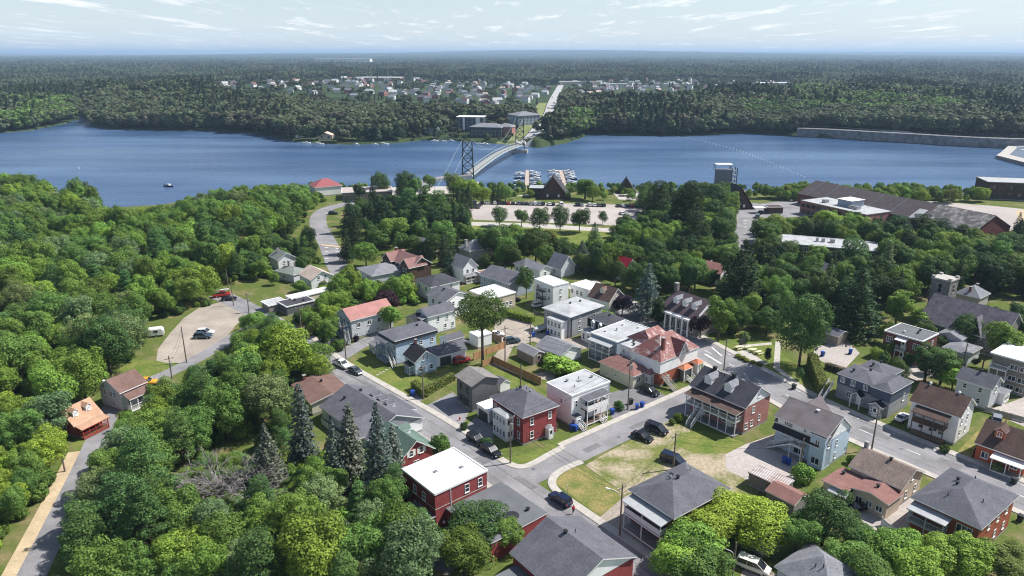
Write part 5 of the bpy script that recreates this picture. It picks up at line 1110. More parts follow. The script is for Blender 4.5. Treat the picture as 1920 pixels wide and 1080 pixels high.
for s in (-1, 1): m = MB(); m.add([(0, -.2, 0), (s * 6.1, -.2, -4.25), (s * 6.1, .2, -4.25), (0, .2, 0), (0, -.2, .22), (s * 6.1, -.2, -4.03), (s * 6.1, .2, -4.03), (0, .2, .22)], [(4, 5, 6, 7), (0, 1, 5, 4), (3, 7, 6, 2), (1, 2, 6, 5)]); m.build("gable_coping", TRIM, X.root, (0, -X.d / 2 + .22, 9.45))
porch(X, 'E', .2, .6, 2.4, [3.4], None, 3, TRIM)
X = house("red_roofed_cottage", "small cottage with bright red roof deep in the trees", (1176, 506), None, None, 4.4, ('gable', 'y', 3.2), GREYB, S_RED, dims=(5.2, 6, 42)); wins(X, 'W', [.5], [2.4])
X = house("grey_gable_house", "steep grey gable roof half hidden beside the silvery spruce", (1052, 506), None, None, 3.2, ('gable', 'y', 4.2), PALE, S_LGREY, dims=(7.5, 7, 42)); wins(X, 'W', [.5], [1.2])
X = house("pink_roofed_house", "small white house with pinkish gable roof under dark conifers", (1352, 515), None, None, 4.2, ('gable', 'y', 2.6), WHITE, S_PINK, dims=(6.5, 8, 42)); wins(X, 'S', [.5], [2.8, .9]); vents(X, [(.6, .8)], 'round', TRIM)
X = house("red_roofed_house", "white riverside house with red hip roof beside the water", (590, 352), None, None, 5.0, ('hip', 'x', 3.5), WHITE, M("dusty_red_roof", (.30, .095, .10), var=.1), dims=(15, 12, 30)); wins(X, 'W', [.3, .7], [1.2, 3.0], 1.2, 1.2)
X = house("low_building", "long low building with tan flat roof at the river edge", (640, 362), None, None, 4.0, ('flat', 'x', 0), TAUPE, M("tan_membrane", (.42, .36, .33), var=.08), dims=(26, 16, 12), cat='building'); wins(X, 'S', [.1, .25, .4, .55, .7, .85], [1.2], 2.4, 1.4, 3)
X = house("red_roofed_house", "small house with dull red roof deep in the left wood", (432, 462), None, None, 3.6, ('gable', 'x', 2.2), WHITE, M("dull_red_roof", (.34, .07, .08), var=.1), dims=(8.5, 7, 34)); wins(X, 'S', [.5], [1.2])
X = house("grey_roofed_house", "pale grey roofed house in the trees on the far left", (72, 374), None, None, 4.5, ('hip', 'x', 2.4), STONE_L, S_LGREY, dims=(12, 9, 30)); chimney(X, .6, .6, .8, 1.2)
X = house("small_house", "small house with grey roof behind the dark hip roof", (725, 497), None, None, 3.4, ('gable', 'y', 1.8), PALE, S_LGREY, dims=(4, 4, 40))
X = house("tree_house", "grey roofed house among the conifers on the right", (1560, 520), None, None, 5, ('gable', 'y', 3), PALE, S_GREY, dims=(8, 9, 38))
X = house("tree_house", "pale roofed house beside the dark walk-up block", (1838, 560), None, None, 4.5, ('hip', 'x', 2.5), STONE_L, S_LGREY, dims=(8, 7, 38)); chimney(X, .2, .5, .6, 1.2, BR_DK); chimney(X, .8, .5, .6, 1.2, BR_DK)
X = house("low_annex", "low house with reddish flat roof below the steep white house", (908, 516), None, None, 3.2, ('flat', 'x', 0), BEIGE, S_REDB, dims=(7, 5, 38)); wins(X, 'W', [.5], [1.0], 1.2, 1.1, 2)
X = house("small_grey_house", "small grey hip-roofed house at the foot of the lawn trees", (982, 500), None, None, 3.4, ('hip', 'x', 1.6), PALE, S_GREY, dims=(7, 6, 38)); wins(X, 'W', [.3, .7], [1.0]); wins(X, 'S', [.5], [1.0])
X = house("small_grey_house", "low pale-roofed house behind the three-storey white block", (1012, 508), None, None, 3.2, ('gable', 'y', 1.5), WHITE, S_LGREY, dims=(5.5, 7, 38)); wins(X, 'S', [.5], [1.0])
X = house("white_shed", "tall white shed beside the alley behind the elm", (896, 632), None, None, 3.4, ('flat', 'x', 0), WHITE, R_WHITE, dims=(4.5, 4, 38), over=.1, cat='shed')
# church
X = ridge_house("church", "stone church with long slate roof", (1912, 588), (1752, 549), 10.5, 7.4, 4.6, STONE, SLATE, cat='church'); wins(X, 'W', [.15, .3, .45, .6, .75], [1.2], 1.0, 2.4, 2, STONE_L)
m = MB(); m.slab([(-7.2, -3.4, 4.4), (-3.2, 0, 8.6), (-7.6, 3.4, 4.4), (0.5, 0, 8.6)], [(0, 3, 1), (1, 3, 2)], .2, 0, 1, 1); m.build("side_gable", [SLATE, STONE_L], X.root, (-2.6, -3.0, .1))
m = MB(); m.box(-2.5, 2.5, -2.5, 2.5, -.3, 11.8); m.box(-2.7, 2.7, -2.7, 2.7, 11.8, 12.2, 1)
_tx, _ty = P(1773, 521, 12); _dx, _dy = _tx - X.c[0], _ty - X.c[1]; t_ = m.build("bell_tower", [STONE, STONE_L], X.root, (_dx * math.cos(X.ang) + _dy * math.sin(X.ang), -_dx * math.sin(X.ang) + _dy * math.cos(X.ang), 0))
for a_ in (-2.2, 0, 2.2):
    for b_ in (-2.2, 0, 2.2):
        if a_ and b_: m = MB(); m.box(-.42, .42, -.42, .42, 0, .5); ob("merlon", m.mesh("merlon", STONE_L), t_, (a_, b_, 12.2))
for rz_, px_, py_ in ((0, 0, -2.5), (-math.pi / 2, -2.5, 0)):
    fr_, g1_, _g, xs_ = win_mesh(1.2, 2.6, 1, STONE_L); o_ = ob("belfry_opening", fr_, t_, (px_, py_, 8.2), rz_); ob("pane", g1_, o_)
# school
X = house("school", "long dark brick school with pale flat roof and roof units", (1650, 472), None, None, 7.0, ('flat', 'x', 0), BR_BRN, R_GREY, dims=(14, 33, 68), over=.2, cat='school'); 
for v_ in np.linspace(.06, .94, 9): wins(X, 'W', [v_], [4.6, 1.4], 1.9, 1.6, 3)
for q, w_ in ((-1.5, 1.6), (1.6, 1.2), (3.6, 1.0)): m = MB(); m.box(-w_ / 2, w_ / 2, -w_ / 2, w_ / 2, 0, 1.3); m.build("roof_unit", METAL, X.roof, (0.5, q, 7.0))
# old mill
n_, f_ = P(1872, 402, 11), P(1530, 338, 11)
X = ridge_house("mill_shed", "very long dark-roofed brick mill building in partial decay", (1868, 404), (1530, 338), 11, 11.5, 5.4, BR_DK, shingle('mill_shingle', (.088, .072, .076)), cat='factory', over=.3, trim=FOUND)
for v_ in np.linspace(.04, .96, 22): win(X, 'W', v_, 1.2, 2.6, 2.6, 3, FOUND)
m = MB(); L_ = X.d
m.slab([(-11.6, -L_ / 2 - .1, 5.45), (0, -L_ / 2 - .1, 11.12), (0, -L_ / 2 + 24, 11.12), (-11.6, -L_ / 2 + 24, 5.45)], [(0, 1, 2, 3)], .1, 0, 0, 0); m.build("decayed_roof", ROOT_OLD, X.root)
for v_ in (.42, .55, .7, .82, .93): m = MB(); m.slab([(-11.5, 0, 5.5), (-.1, 0, 11.1), (-.1, .7, 11.1), (-11.5, .7, 5.5)], [(0, 1, 2, 3)], .05, 0, 0, 0); m.build("roof_seam", S_GREY, X.root, (0, -L_ / 2 + v_ * L_, .06))
m = MB(); m.slab([(-11.4, 0, 5.5), (-5, 0, 8.65), (-5, 4, 8.65), (-11.4, 4, 5.5)], [(0, 1, 2, 3)], .05, 0, 0, 0); m.build("roof_patch", R_GREY, X.root, (0, -L_ / 2 + 25, .12))
X = house("mill_office", "brick office block with pale flat roof and penthouse beside the mill", (1625, 403), (1658, 392), (1516, 374), 6.2, ('flat', 'x', 0), BR_PINK, R_GREY, over=.15, cat='office', trim=FOUND); 
for v_ in np.linspace(.05, .95, 12): win(X, 'W', v_, 3.6, 2.2, 1.5, 3, TRIM_D); win(X, 'W', v_, .9, 2.2, 1.5, 3, TRIM_D)
win(X, 'S', .55, .5, 1.2, 5.0, 1, TRIM_D); Y = annex(X, "penthouse", -3, 6, -5, 3, 9.2, ('flat', 'x', 0), GREYB, R_WHITE, .4); m = MB(); m.box(-1.2, 1.2, -1, 1, 0, 1.4); [m.build("roof_unit", METAL, X.roof, (-3, q_, 6.2)) for q_ in (-8, -5.5, 9)]
X = house("dark_mill", "dark brick mill block at the right edge by the water", (1852, 341), None, None, 9.0, ('flat', 'x', 0), brick('soot_brick', (.085, .045, .04), (.06, .035, .033), (.09, .075, .07)), R_GREY, dims=(44, 17, -14), over=.2, cat='factory', trim=FOUND); 
for v_ in np.linspace(.06, .94, 10): wins(X, 'S', [v_], [5.6, 1.6], 2.4, 2.0, 3, TRIM_D)
# A-frame pavilions by the marina
def aframe(label, x, y, w, d, zr, ang, wing=None):
    cx, cy = P(x, y); r_ = empty("a_frame_pavilion", (cx, cy, 0), math.radians(ang)); tag(r_, label, "pavilion")
    m = MB(); m.slab([(-w / 2, -d / 2 - .8, .3), (0, -d / 2 - .8, zr), (0, d / 2, zr), (-w / 2, d / 2, .3), (w / 2, -d / 2 - .8, .3), (w / 2, d / 2, .3)], [(0, 1, 2, 3), (1, 4, 5, 2)], .3, 0, 1, 1); m.build("roof", [S_DK, TRIM_B], r_)
    for yy, fc in ((-d / 2, (0, 1, 2)), (d / 2 - .3, (0, 2, 1))): m = MB(); m.add([(-w / 2 + .6, yy, 0), (w / 2 - .6, yy, 0), (0, yy, zr - .8)], [fc]); m.build("end_wall", BROWNW, r_)
    for q in (-w * .16, w * .16): m = MB(); m.box(-.5, .5, -.06, 0, 1, 2.4); ob("window", m.mesh("window", TRIM), r_, (q, -d / 2, 0))
    m = MB(); m.box(-.5, .5, -.06, 0, 0, 2.1); ob("door", m.mesh("door", TRIM_D), r_, (0, -d / 2, 0))
    if wing:
        m = MB(); m.box(wing[0], wing[1], -2, 6, 0, 4.6); m.build("wing_wall", BROWNW, r_); m = MB(); m.box(wing[0] - .4, wing[1] + .4, -2.4, 6.4, 4.6, 4.9); m.build("wing_roof", TARP, r_)
    return r_
aframe("large dark A-frame pavilion in front of the boat docks", 1038, 369, 18, 12, 11.5, -6, (-12.5, -4.2))
aframe("small dark A-frame kiosk beside the garden terrace", 1174, 360, 10.5, 8, 8, -6)
aframe("brown A-frame welcome hall below the climbing tower", 1377, 388, 15, 12, 11, 4)
X = house("entrance_pavilion", "low dark entrance pavilion beside the welcome hall", (1440, 389), None, None, 3.2, ('flat', 'x', 0), BROWNW, S_DBRN, dims=(8, 6, 4), cat='pavilion'); m = MB(); m.box(-6, -.1, -2, 2, 2.6, 2.8); m.build("canopy", R_WHITE, X.root, (-X.hw, 0, 0))
# climbing tower
cx, cy = P(1352, 368); r_ = empty("lookout_tower", (cx, cy, 0), math.radians(-2)); tag(r_, "tall grey-walled lookout tower with open stair and white canopy roof", "tower")
m = MB(); m.box(-4.2, 4.2, -.4, .4, 0, 13.8); m.build("screen_wall", M("grey_panel", (.15, .17, .21), rough=.6, var=.06), r_)
m = MB(); m.box(-4.0, 4.4, -1.5, 4, 16.4, 16.9); m.build("canopy", TRIM, r_)
m = MB(); m.box(-4.0, 6.2, .5, 5, 13.6, 13.9); m.build("deck", METAL, r_); ob("railing", rail_mesh(8.2, METAL), r_, (-4.1, -.2, 13.9))
for a_, b_ in ((-4, .6), (-4, 4.6), (4, .6), (4, 4.6)): m = MB(); m.box(-.12, .12, -.12, .12, 13.9, 16.4); m.build("canopy_post", TRIM_D, r_, (a_, b_, 0))
for a_ in (4.7, 7.4):
    for b_ in (.6, 4.4): m = MB(); m.box(-.18, .18, -.18, .18, 0, 14.8); m.build("stair_post", TRIM_D, r_, (a_, b_, 0))
for i in range(6):
    z_ = i * 2.2; m = MB(); m.bar((4.7, 1.0 if i % 2 else 4.0, z_), (7.4, 1.0 if i % 2 else 4.0, z_ + 2.2), .16); m.bar((7.4, 1.0 if i % 2 else 4.0, z_), (4.7, 1.0 if i % 2 else 4.0, z_ + 2.2), .1); m.box(4.6, 7.5, .4, 4.6, z_ + 2.1, z_ + 2.2); m.build("stair_flight", METAL, r_)
# ------------------------------------------------------------------ trees
SAMPLES = []     # points of houses that stay in sight: (px, py, distance)
def _house_samples():
    for cx, cy, w, d, ang, h, rise, lab in HOUSES:
        ca, sa = math.cos(ang), math.sin(ang)
        hidden = any(k in lab for k in ("hidden", "deep in", "among the conifers", "half hidden", "far left", "under dark", "under tall"))
        pts = [(0, 0, h + rise * .8)] if hidden else [(x * w * .42, y * d * .42, h) for x in (-1, 0, 1) for y in (-1, 0, 1)] + [(0, 0, h + rise), (-w * .48, -d * .2, h * .6), (-w * .48, d * .2, h * .6), (-w * .2, -d * .48, h * .6), (w * .2, -d * .48, h * .6)]
        for x, y, z in pts:
            X_, Y_ = cx + x * ca - y * sa, cy + x * sa + y * ca
            SAMPLES.append((*Q(X_, Y_, z), Y_))
_house_samples()
SAMP = np.array(SAMPLES)
KEEP = [[(293, 676), (318, 626), (345, 596), (415, 566), (466, 572), (440, 612), (424, 634), (352, 681), (318, 702), (255, 718), (235, 695)],
        [(305, 700), (425, 640), (435, 648), (320, 712)], [(58, 1085), (92, 962), (140, 860), (178, 800), (205, 790), (212, 800), (160, 880), (130, 960), (95, 1085)],
        [(600, 700), (660, 680), (860, 800), (950, 868), (1060, 900), (1180, 1000), (1150, 1030), (1000, 920), (880, 840)], [(1040, 905), (1290, 750), (1290, 780), (1060, 900)],
        [(586, 392), (640, 384), (612, 405), (640, 455), (648, 500), (612, 500), (600, 440)],
        [(870, 380), (1210, 386), (1210, 392), (1150, 424), (1095, 436), (890, 428), (885, 400)], [(1380, 390), (1500, 374), (1512, 400), (1440, 408), (1412, 410), (1410, 475), (1388, 475)],
        [(930, 600), (990, 600), (1040, 640), (960, 655)], [(920, 684), (1000, 715), (1030, 745), (960, 730)], [(650, 690), (700, 655), (780, 730)],
        [(1300, 640), (1345, 640), (1440, 640), (1530, 745), (1920, 905), (1920, 950), (1500, 760)], [(1530, 650), (1600, 640), (1590, 690), (1530, 675)],
        [(1035, 430), (1150, 434), (1130, 452), (1060, 448)], [(1020, 905), (1180, 860), (1400, 840), (1450, 880), (1290, 870), (1150, 960)],
        [(1640, 385), (1860, 392), (1900, 400), (1900, 440), (1700, 400)], [(1790, 850), (1880, 770), (1900, 800), (1830, 850)], [(1410, 1040), (1460, 1040), (1500, 1060), (1440, 1080), (1390, 1080)],
        [(190, 250), (336, 250), (336, 378), (250, 388), (190, 382)], [(0, 250), (180, 250), (182, 330), (100, 334), (0, 320)], [(336, 250), (560, 250), (700, 320), (560, 342), (420, 350), (336, 372)],
        [(440, 545), (480, 520), (520, 530), (560, 540), (560, 580), (470, 575)], [(660, 630), (720, 620), (760, 680), (650, 690)],
        [(690, 342), (745, 345), (745, 364), (690, 366)], [(782, 330), (850, 345), (850, 362), (780, 362)], [(345, 835), (480, 795), (515, 800), (520, 885), (440, 905), (350, 900)], [(548, 722), (600, 780), (650, 760), (740, 760), (735, 850), (600, 870), (545, 800)]]
SKY_LIMIT = lambda x: float(np.interp(x, [0, 170, 185, 200, 330, 345, 560, 640, 700, 860, 900, 1300, 1320, 1520, 1900], [322, 330, 350, 384, 384, 352, 340, 340, 322, 322, 338, 340, 330, 335, 330]))
FOOT = [(cx, cy, w, d, ang) for cx, cy, w, d, ang, *_ in HOUSES]
ROADS = [(ST1, 4.6), (ST2, 4.6), (MAIN, 6.8), (LANE, 4.2), (CURVE, 5.5)]
ROADPTS = np.array([(x, y, r_) for ln, r_ in ROADS for x, y in ln])
def clear_of(X, Y, r_):
    dd = np.hypot(ROADPTS[:, 0] - X, ROADPTS[:, 1] - Y) - ROADPTS[:, 2]
    if dd.min() < r_ * .25: return False
    for cx, cy, w, d, ang in FOOT:
        dx, dy = X - cx, Y - cy; c, s = math.cos(ang), math.sin(ang)
        if abs(dx * c + dy * s) < w / 2 + r_ * .55 and abs(-dx * s + dy * c) < d / 2 + r_ * .55: return False
    yn, _ = shore(X / max(Y, 1)); return Y < yn - 4
def in_sight_ok(X, Y, h, r_, polys=KEEP):
    xt, yt = Q(X, Y, h); xb, yb = Q(X, Y, h * .22); f = Y * PC + CAMZ * PS
    rx = F * r_ / f; cxp, cyp = (xt + xb) / 2, (yt + yb) / 2; ry = abs(yb - yt) / 2
    if yt < SKY_LIMIT(cxp): return False
    q = ((SAMP[:, 0] - cxp) / (rx * .95)) ** 2 + ((SAMP[:, 1] - cyp) / (ry * .98)) ** 2
    if ((q < 1) & (SAMP[:, 2] > Y)).any(): return False
    for dx, dy in ((0, 0), (0, -.9), (-.8, 0), (.8, 0), (-.6, -.6), (.6, -.6), (0, .8)):
        for p in polys:
            if inpoly(cxp + dx * rx, cyp + dy * ry, p): return False
    return True
GRID = {}
def free_spot(X, Y, r_):
    i, j = int(X // 6), int(Y // 6)
    for a in range(i - 2, i + 3):
        for b in range(j - 2, j + 3):
            for (x, y, q) in GRID.get((a, b), ()):
                if math.hypot(x - X, y - Y) < (q + r_) * .80: return False
    return True
def claim(X, Y, r_): GRID.setdefault((int(X // 6), int(Y // 6)), []).append((X, Y, r_))
def T(x, yt, h, kind, tint, w, label, group=None, base=None, pi=None):
    if base:
        X, Y = P(*base); h = 1.0
        while Q(X, Y, h * .97)[1] > yt and h < 40: h += .1
    else: X, Y = P(x, yt, h * .97)
    claim(X, Y, w / 2 * .9)
    return tree(X, Y, kind, h, w, tint, label, group, min(0.0, groundz(X, Y)), pi)
# single trees that one can point at
T(905, 556, 0, 'elm', 'deep', 12.5, "tall vase-shaped elm with bare ivy-dark trunk rising above the alley", base=(905, 684))
T(733, 572, 0, 'maple', 'bright', 6.2, "round bright green tree in front of the rose-roofed house", base=(733, 622))
T(594, 648, 0, 'maple', 'bright', 8.0, "round bright tree at the top of the left street", base=(596, 708))
T(725, 546, 8, 'small', 'purple', 8.5, "dark purple-leaved tree behind the rose-roofed house")
T(987, 503, 10, 'maple', 'deep', 6.6, "single dark green tree beside the three-storey white block")
T(1212, 496, 0, 'spruce', 'blue', 9.5, "tall silvery blue spruce beside the brown-roofed house", base=(1212, 594), pi=2)
T(1168, 556, 6, 'small', 'purple', 7.5, "dark purple tree at the foot of the blue spruce")
T(1234, 560, 0, 'cedar', 'dark', 4.5, "slender dark cedar at the stone mansion's left corner", base=(1234, 612))
T(1348, 556, 0, 'tall', 'bright', 7.5, "yellow-green tree in front of the mansion gable", base=(1346, 640))
T(1316, 592, 6.5, 'small', 'purple', 6, "dark purple tree beside the mansion entrance")
T(1500, 556, 0, 'maple', 'deep', 12.5, "big dark maple standing in the small park", base=(1497, 692), pi=1)
T(1400, 452, 22, 'spruce', 'dark', 15, "huge dark spruce behind the small park", pi=2)
T(1620, 498, 20, 'spruce', 'dark', 14, "huge dark spruce behind the gravel car park", pi=2)
T(1805, 592, 0, 'maple', 'deep', 8.0, "dark round tree between the church and the low grey roof", base=(1806, 652))
T(1872, 603, 0, 'maple', 'mid', 10.5, "green round tree in front of the church's near end", base=(1872, 694))
T(1742, 582, 6.5, 'small', 'lime', 9.5, "yellow-green low tree behind the dark brick walk-up")
T(1733, 652, 0, 'tall', 'deep', 7.5, "dark tree in front of the brick walk-up", base=(1733, 716))
T(1765, 655, 0, 'tall', 'mid', 7.5, "loose green tree beside the brick walk-up", base=(1762, 722))
T(1785, 690, 0, 'small', 'bright', 6.5, "bright small tree behind the brown-roofed white house", base=(1784, 732))
T(1050, 672, 3.8, 'shrub', 'lime', 10, "wide bright bush behind the white apartment block")
T(1003, 660, 2.6, 'shrub', 'bright', 3.4, "bright bush beside the tan shed's end"); T(1030, 662, 2.8, 'shrub', 'mid', 4.6, "green bush between shed and long garage")
T(1508, 872, 0, 'shrub', 'bright', 4.2, "bright bush beside the pale blue house's corner", base=(1502, 903)); T(1130, 585, 3, 'shrub', 'lime', 8, "wide lime bush behind the mansard house")
T(828, 818, 0, 'shrub', 'mid', 4.6, "green bush in front of the white-roofed brick house", base=(828, 856))
T(1385, 930, 7, 'maple', 'lime', 10, "broad lime green tree covering the yard behind the hip roof"); T(1330, 952, 7.5, 'maple', 'lime', 10, "bright lime tree against the dark gallery"); T(1300, 985, 7.5, 'maple', 'bright', 9, "bright tree at the foot of the dark hip-roofed house")
T(1430, 945, 7.5, 'maple', 'lime', 10, "lime tree in front of the rusty-roofed shed"); T(1555, 935, 9, 'maple', 'deep', 9, "dark round tree in front of the red-brown lean-to"); T(1500, 965, 7, 'maple', 'mid', 7, "mid green tree left of the dark round tree")
for i, (x, y, h, tn) in enumerate(((1620, 985, 6, 'deep'), (1660, 1000, 7, 'bright'), (1700, 1010, 7, 'bright'), (1770, 1015, 6, 'bright'), (1830, 1018, 7, 'lime'), (1885, 1030, 6, 'olive'), (1600, 1025, 6, 'mid'), (1730, 1045, 7, 'lime'), (1650, 1050, 7, 'mid'))):
    T(x, y, h, 'maple', tn, 8, "%s garden tree, %s of the bottom right group" % ({"deep": "dark", "mid": "mid green", "bright": "bright", "lime": "lime", "olive": "olive"}[tn], ("first", "second", "third", "fourth", "fifth", "sixth", "seventh", "eighth", "ninth")[i]), "garden trees at the bottom right")
T(1320, 1040, 7, 'maple', 'mid', 9, "green tree at the bottom edge beside the white van"); T(1265, 1015, 7, 'maple', 'lime', 8, "lime tree at the foot of the street lamp")
T(893, 957, 7, 'maple', 'deep', 10, "broad dark green tree beside the low grey wing"); T(958, 978, 5, 'maple', 'mid', 6, "green tree against the grey gable building"); T(870, 1000, 7, 'maple', 'mid', 8, "green tree at the bottom edge beside the brick wing")
T(78, 742, 11, "ash", "grey", 10, "grey-green tree half covering the red cottage from the left"); T(30, 770, 10, "ash", "mid", 9, "green tree at the left edge beside the red cottage")
# silvery spruces behind the left street
for x, y, h, k, w, lab in ((558, 724, 17, 'thin', 6.0, "thin silvery spruce left of the grey cottage"), (651, 760, 16, 'thin', 6.5, "slim silvery spruce in front of the grey cottage"), (704, 758, 19, 'spruce', 8.5, "broad grey-green spruce hiding the grey cottage's end"), (620, 790, 14, 'spruce', 6, "short silvery spruce left of the slim one"), (494, 797, 13, 'spruce', 8, "bluish silver spruce standing alone in the left wood"), (735, 800, 13, 'thin', 5, "thin spruce beside the green-roofed house")):
    T(x, y, h, k, 'silver' if k == 'thin' else 'blue', w, lab)
for x, y, h, lab in ((405, 845, 10, "bare grey dead tree in the left wood"), (448, 862, 8, "tangle of bare dead branches in the left wood"), (374, 885, 6.5, "low bare dead tree in the left wood"), (470, 890, 6.5, "bare dead bush below the blue spruce")):
    T(x, y, h, 'dead', 'dry', 6.5, lab)
# parking lot row
for x, yt, yb, w, lab in ((937, 389, 424, 7.6, "leftmost tree of the row below the riverside car park"), (978, 392, 424, 6.4, "second tree of the car park row"), (1012, 391, 433, 8.5, "third tree of the car park row"), (1050, 388, 435, 8.2, "fourth, densest tree of the car park row"), (1086, 390, 436, 8.6, "fifth tree of the car park row, on the lawn edge"), (1130, 396, 421, 4, "tiny round tree alone in the car park"), (1168, 404, 437, 7.5, "rightmost tree of the car park row")):
    T(x, yt, 0, 'maple', 'deep', w, lab, base=(x, yb))
T(806, 329, 0, 'maple', 'mid', 8.6, "lone round tree on the riverside terrace", base=(806, 357))
for x, yt, h, k, tn, w, lab in (
    (697, 330, 17, 'spruce', 'spruce', 7, "tall dark spruce near the river, left of the round tree"), (712, 322, 13, 'maple', 'deep', 10, "dark round tree against the river beside the tall spruce"), (760, 324, 14, 'maple', 'deep', 12, "broad dark tree against the river"), (775, 334, 13, 'maple', 'mid', 9, "mid green tree touching the broad dark riverside tree"),
    (672, 345, 9, 'maple', 'dark', 7, "small dark tree beside the low riverside building"), (850, 325, 14, 'ash', 'mid', 11, "leafy tree hiding the near bridge tower's foot"), (880, 337, 12, 'maple', 'bright', 13, "bright yellow-green tree beside the bridge head"), (905, 352, 9, 'maple', 'bright', 9, "bright smaller tree right of the bridge head"),
    (925, 346, 10, 'spruce', 'dark', 4.5, "small dark conifer beside the marina path"), (934, 349, 9, 'spruce', 'dark', 4, "second small dark conifer beside the marina path"), (948, 347, 9, 'maple', 'mid', 7, "green tree left of the boat docks"),
    (1098, 335, 11, 'tall', 'mid', 12, "large green tree right of the A-frame pavilion"), (1112, 345, 9, 'maple', 'mid', 8, "green tree touching the large marina tree"), (765, 358, 17, 'pine', 'pine', 11, "feathery pine in the riverside grove"), (795, 352, 18, 'pine', 'pine', 12, "tallest feathery pine in the riverside grove"), (822, 362, 17, 'pine', 'pine', 11, "right-hand pine of the riverside grove"), (780, 385, 15, 'pine', 'spruce', 10, "dark pine in the middle of the grove"), (812, 392, 14, 'pine', 'spruce', 10, "dark low pine of the grove"),
    (853, 384, 14, 'spruce', 'spruce', 6.5, "dark pointed conifer beside the riverside car park"), (868, 388, 13, 'spruce', 'spruce', 6, "second dark pointed conifer beside the car park"), (842, 396, 13, 'spruce', 'spruce', 6, "third dark pointed conifer beside the car park"), (876, 398, 11, 'spruce', 'pine', 6, "green pointed conifer nearest the car park"),
    (652, 368, 16, 'spruce', 'spruce', 9, "broad dark spruce beside the curving road"), (664, 400, 16, 'spruce', 'dark', 9, "dark spruce below the first curve"), (646, 428, 13, 'spruce', 'dark', 7, "dark spruce nearest the crosswalk"), (694, 372, 15, 'spruce', 'spruce', 7, "narrow spruce right of the curving road"),
    (735, 408, 12, 'maple', 'mid', 14, "broad green tree above the rose-roofed brown house"), (708, 425, 10, 'maple', 'deep', 10, "dark tree left of the brown house"), (684, 456, 9, 'maple', 'bright', 9.5, "bright round tree at the crosswalk"), (830, 415, 13, 'maple', 'mid', 11, "bright-topped tree beside the stone cottage"), (815, 432, 11, 'maple', 'deep', 9, "dark tree in front of the stone cottage"), (843, 468, 10, 'spruce', 'spruce', 7, "dark conifer beside the steep white house"),
    (925, 424, 13, 'maple', 'deep', 13, "big dark tree on the lawn's left side"), (962, 420, 12, 'maple', 'mid', 11, "green tree on the park lawn"), (1005, 428, 13, 'maple', 'deep', 12, "big dark tree in the middle of the lawn"), (1033, 432, 9, 'cedar', 'olive', 6, "upright olive cedar on the lawn"), (1055, 448, 10, 'maple', 'deep', 9, "dark tree above the steep grey gable"), (1116, 418, 12, 'spruce', 'pine', 8, "pyramid-shaped conifer on the lawn"), (1092, 452, 11, 'spruce', 'blue', 8, "silvery spruce on the lawn edge"),
    (1238, 345, 20, 'pine', 'spruce', 12, "tall dark pine right of the car park"), (1296, 345, 24, 'pine', 'dark', 14, "tallest dark pine in the middle of the village"), (1272, 365, 20, 'pine', 'dark', 11, "dark pine left of the tallest one"), (1310, 400, 18, 'pine', 'spruce', 12, "dark pine below the tallest one"), (1320, 342, 10, 'maple', 'mid', 9, "green tree below the lookout tower"), (1360, 392, 14, 'maple', 'deep', 11, "dark round tree beside the plaza road"), (1447, 402, 12, 'maple', 'bright', 13, "bright green tree beside the plaza road"), (1475, 412, 10, 'maple', 'mid', 9, "green tree left of the mill office"),
    (1560, 394, 12, 'maple', 'bright', 15, "broad bright tree in front of the mill office"), (1606, 405, 10, 'maple', 'bright', 12, "second bright tree in front of the mill office"), (1640, 418, 9, 'maple', 'mid', 9, "green tree at the corner of the mill office"), (1690, 410, 13, 'pine', 'spruce', 13, "dark pine in front of the mill"), (1730, 404, 13, 'pine', 'spruce', 13, "second dark pine in front of the mill"), (1768, 412, 12, 'pine', 'spruce', 12, "third dark pine in front of the mill"), (1805, 425, 12, 'pine', 'dark', 11, "dark pine near the mill's decayed end"), (1850, 440, 9, 'maple', 'olive', 12, "olive tree below the mill's end"), (1895, 436, 9, 'maple', 'mid', 11, "green tree at the right edge below the mill"),
    (1610, 445, 13, 'maple', 'deep', 12, "dark round tree at the school's right end"), (1505, 462, 14, 'spruce', 'dark', 9, "dark conifer in front of the school"), (1475, 450, 11, 'maple', 'deep', 10, "dark tree at the school's left end"), (1540, 462, 9, 'maple', 'mid', 8, "green tree in front of the school windows"), (1670, 452, 15, 'thin', 'grey', 7, "half-bare grey conifer right of the school"), (1560, 488, 13, 'spruce', 'pine', 9, "green conifer below the school"), (1690, 545, 12, 'tall', 'bright', 8, "bright upright tree behind the dark walk-up")):
    T(x, yt, h, k, tn, w, lab)
# stands of trees: scattered on free ground, clear of roads and houses, never in front of what the photo shows
def scatter(poly_px, n_try, sp, kinds, hr, seed, need_sight=True, world_poly=None):
    g = random.Random(seed); poly = world_poly or [P(*q) for q in poly_px]; out = []
    x0, x1 = min(p[0] for p in poly), max(p[0] for p in poly); y0, y1 = min(p[1] for p in poly), max(p[1] for p in poly)
    for _ in range(n_try):
        X, Y = g.uniform(x0, x1), g.uniform(y0, y1)
        if not inpoly(X, Y, poly): continue
        patch = mnoise.noise((X * .035, Y * .035, seed * 3.1)) * 1.1 + g.uniform(-.45, .45)
        k, tn = kinds[min(len(kinds) - 1, max(0, int((patch * .5 + .5) * len(kinds))))]
        h = g.uniform(*hr) * (1.15 if k in ('pine', 'spruce', 'tall') else 1.0); w = PW[k] * h / PH[k] * g.uniform(.95, 1.4)
        r_ = w / 2
        if not free_spot(X, Y, r_ * sp) or not clear_of(X, Y, r_): continue
        if need_sight:
            ok = in_sight_ok(X, Y, h, r_)
            if not ok:
                h *= .55; w *= .6; r_ = w / 2
                if not in_sight_ok(X, Y, h, r_): continue
        claim(X, Y, r_ * sp); out.append((X, Y, k, h, w, tn))
    return out
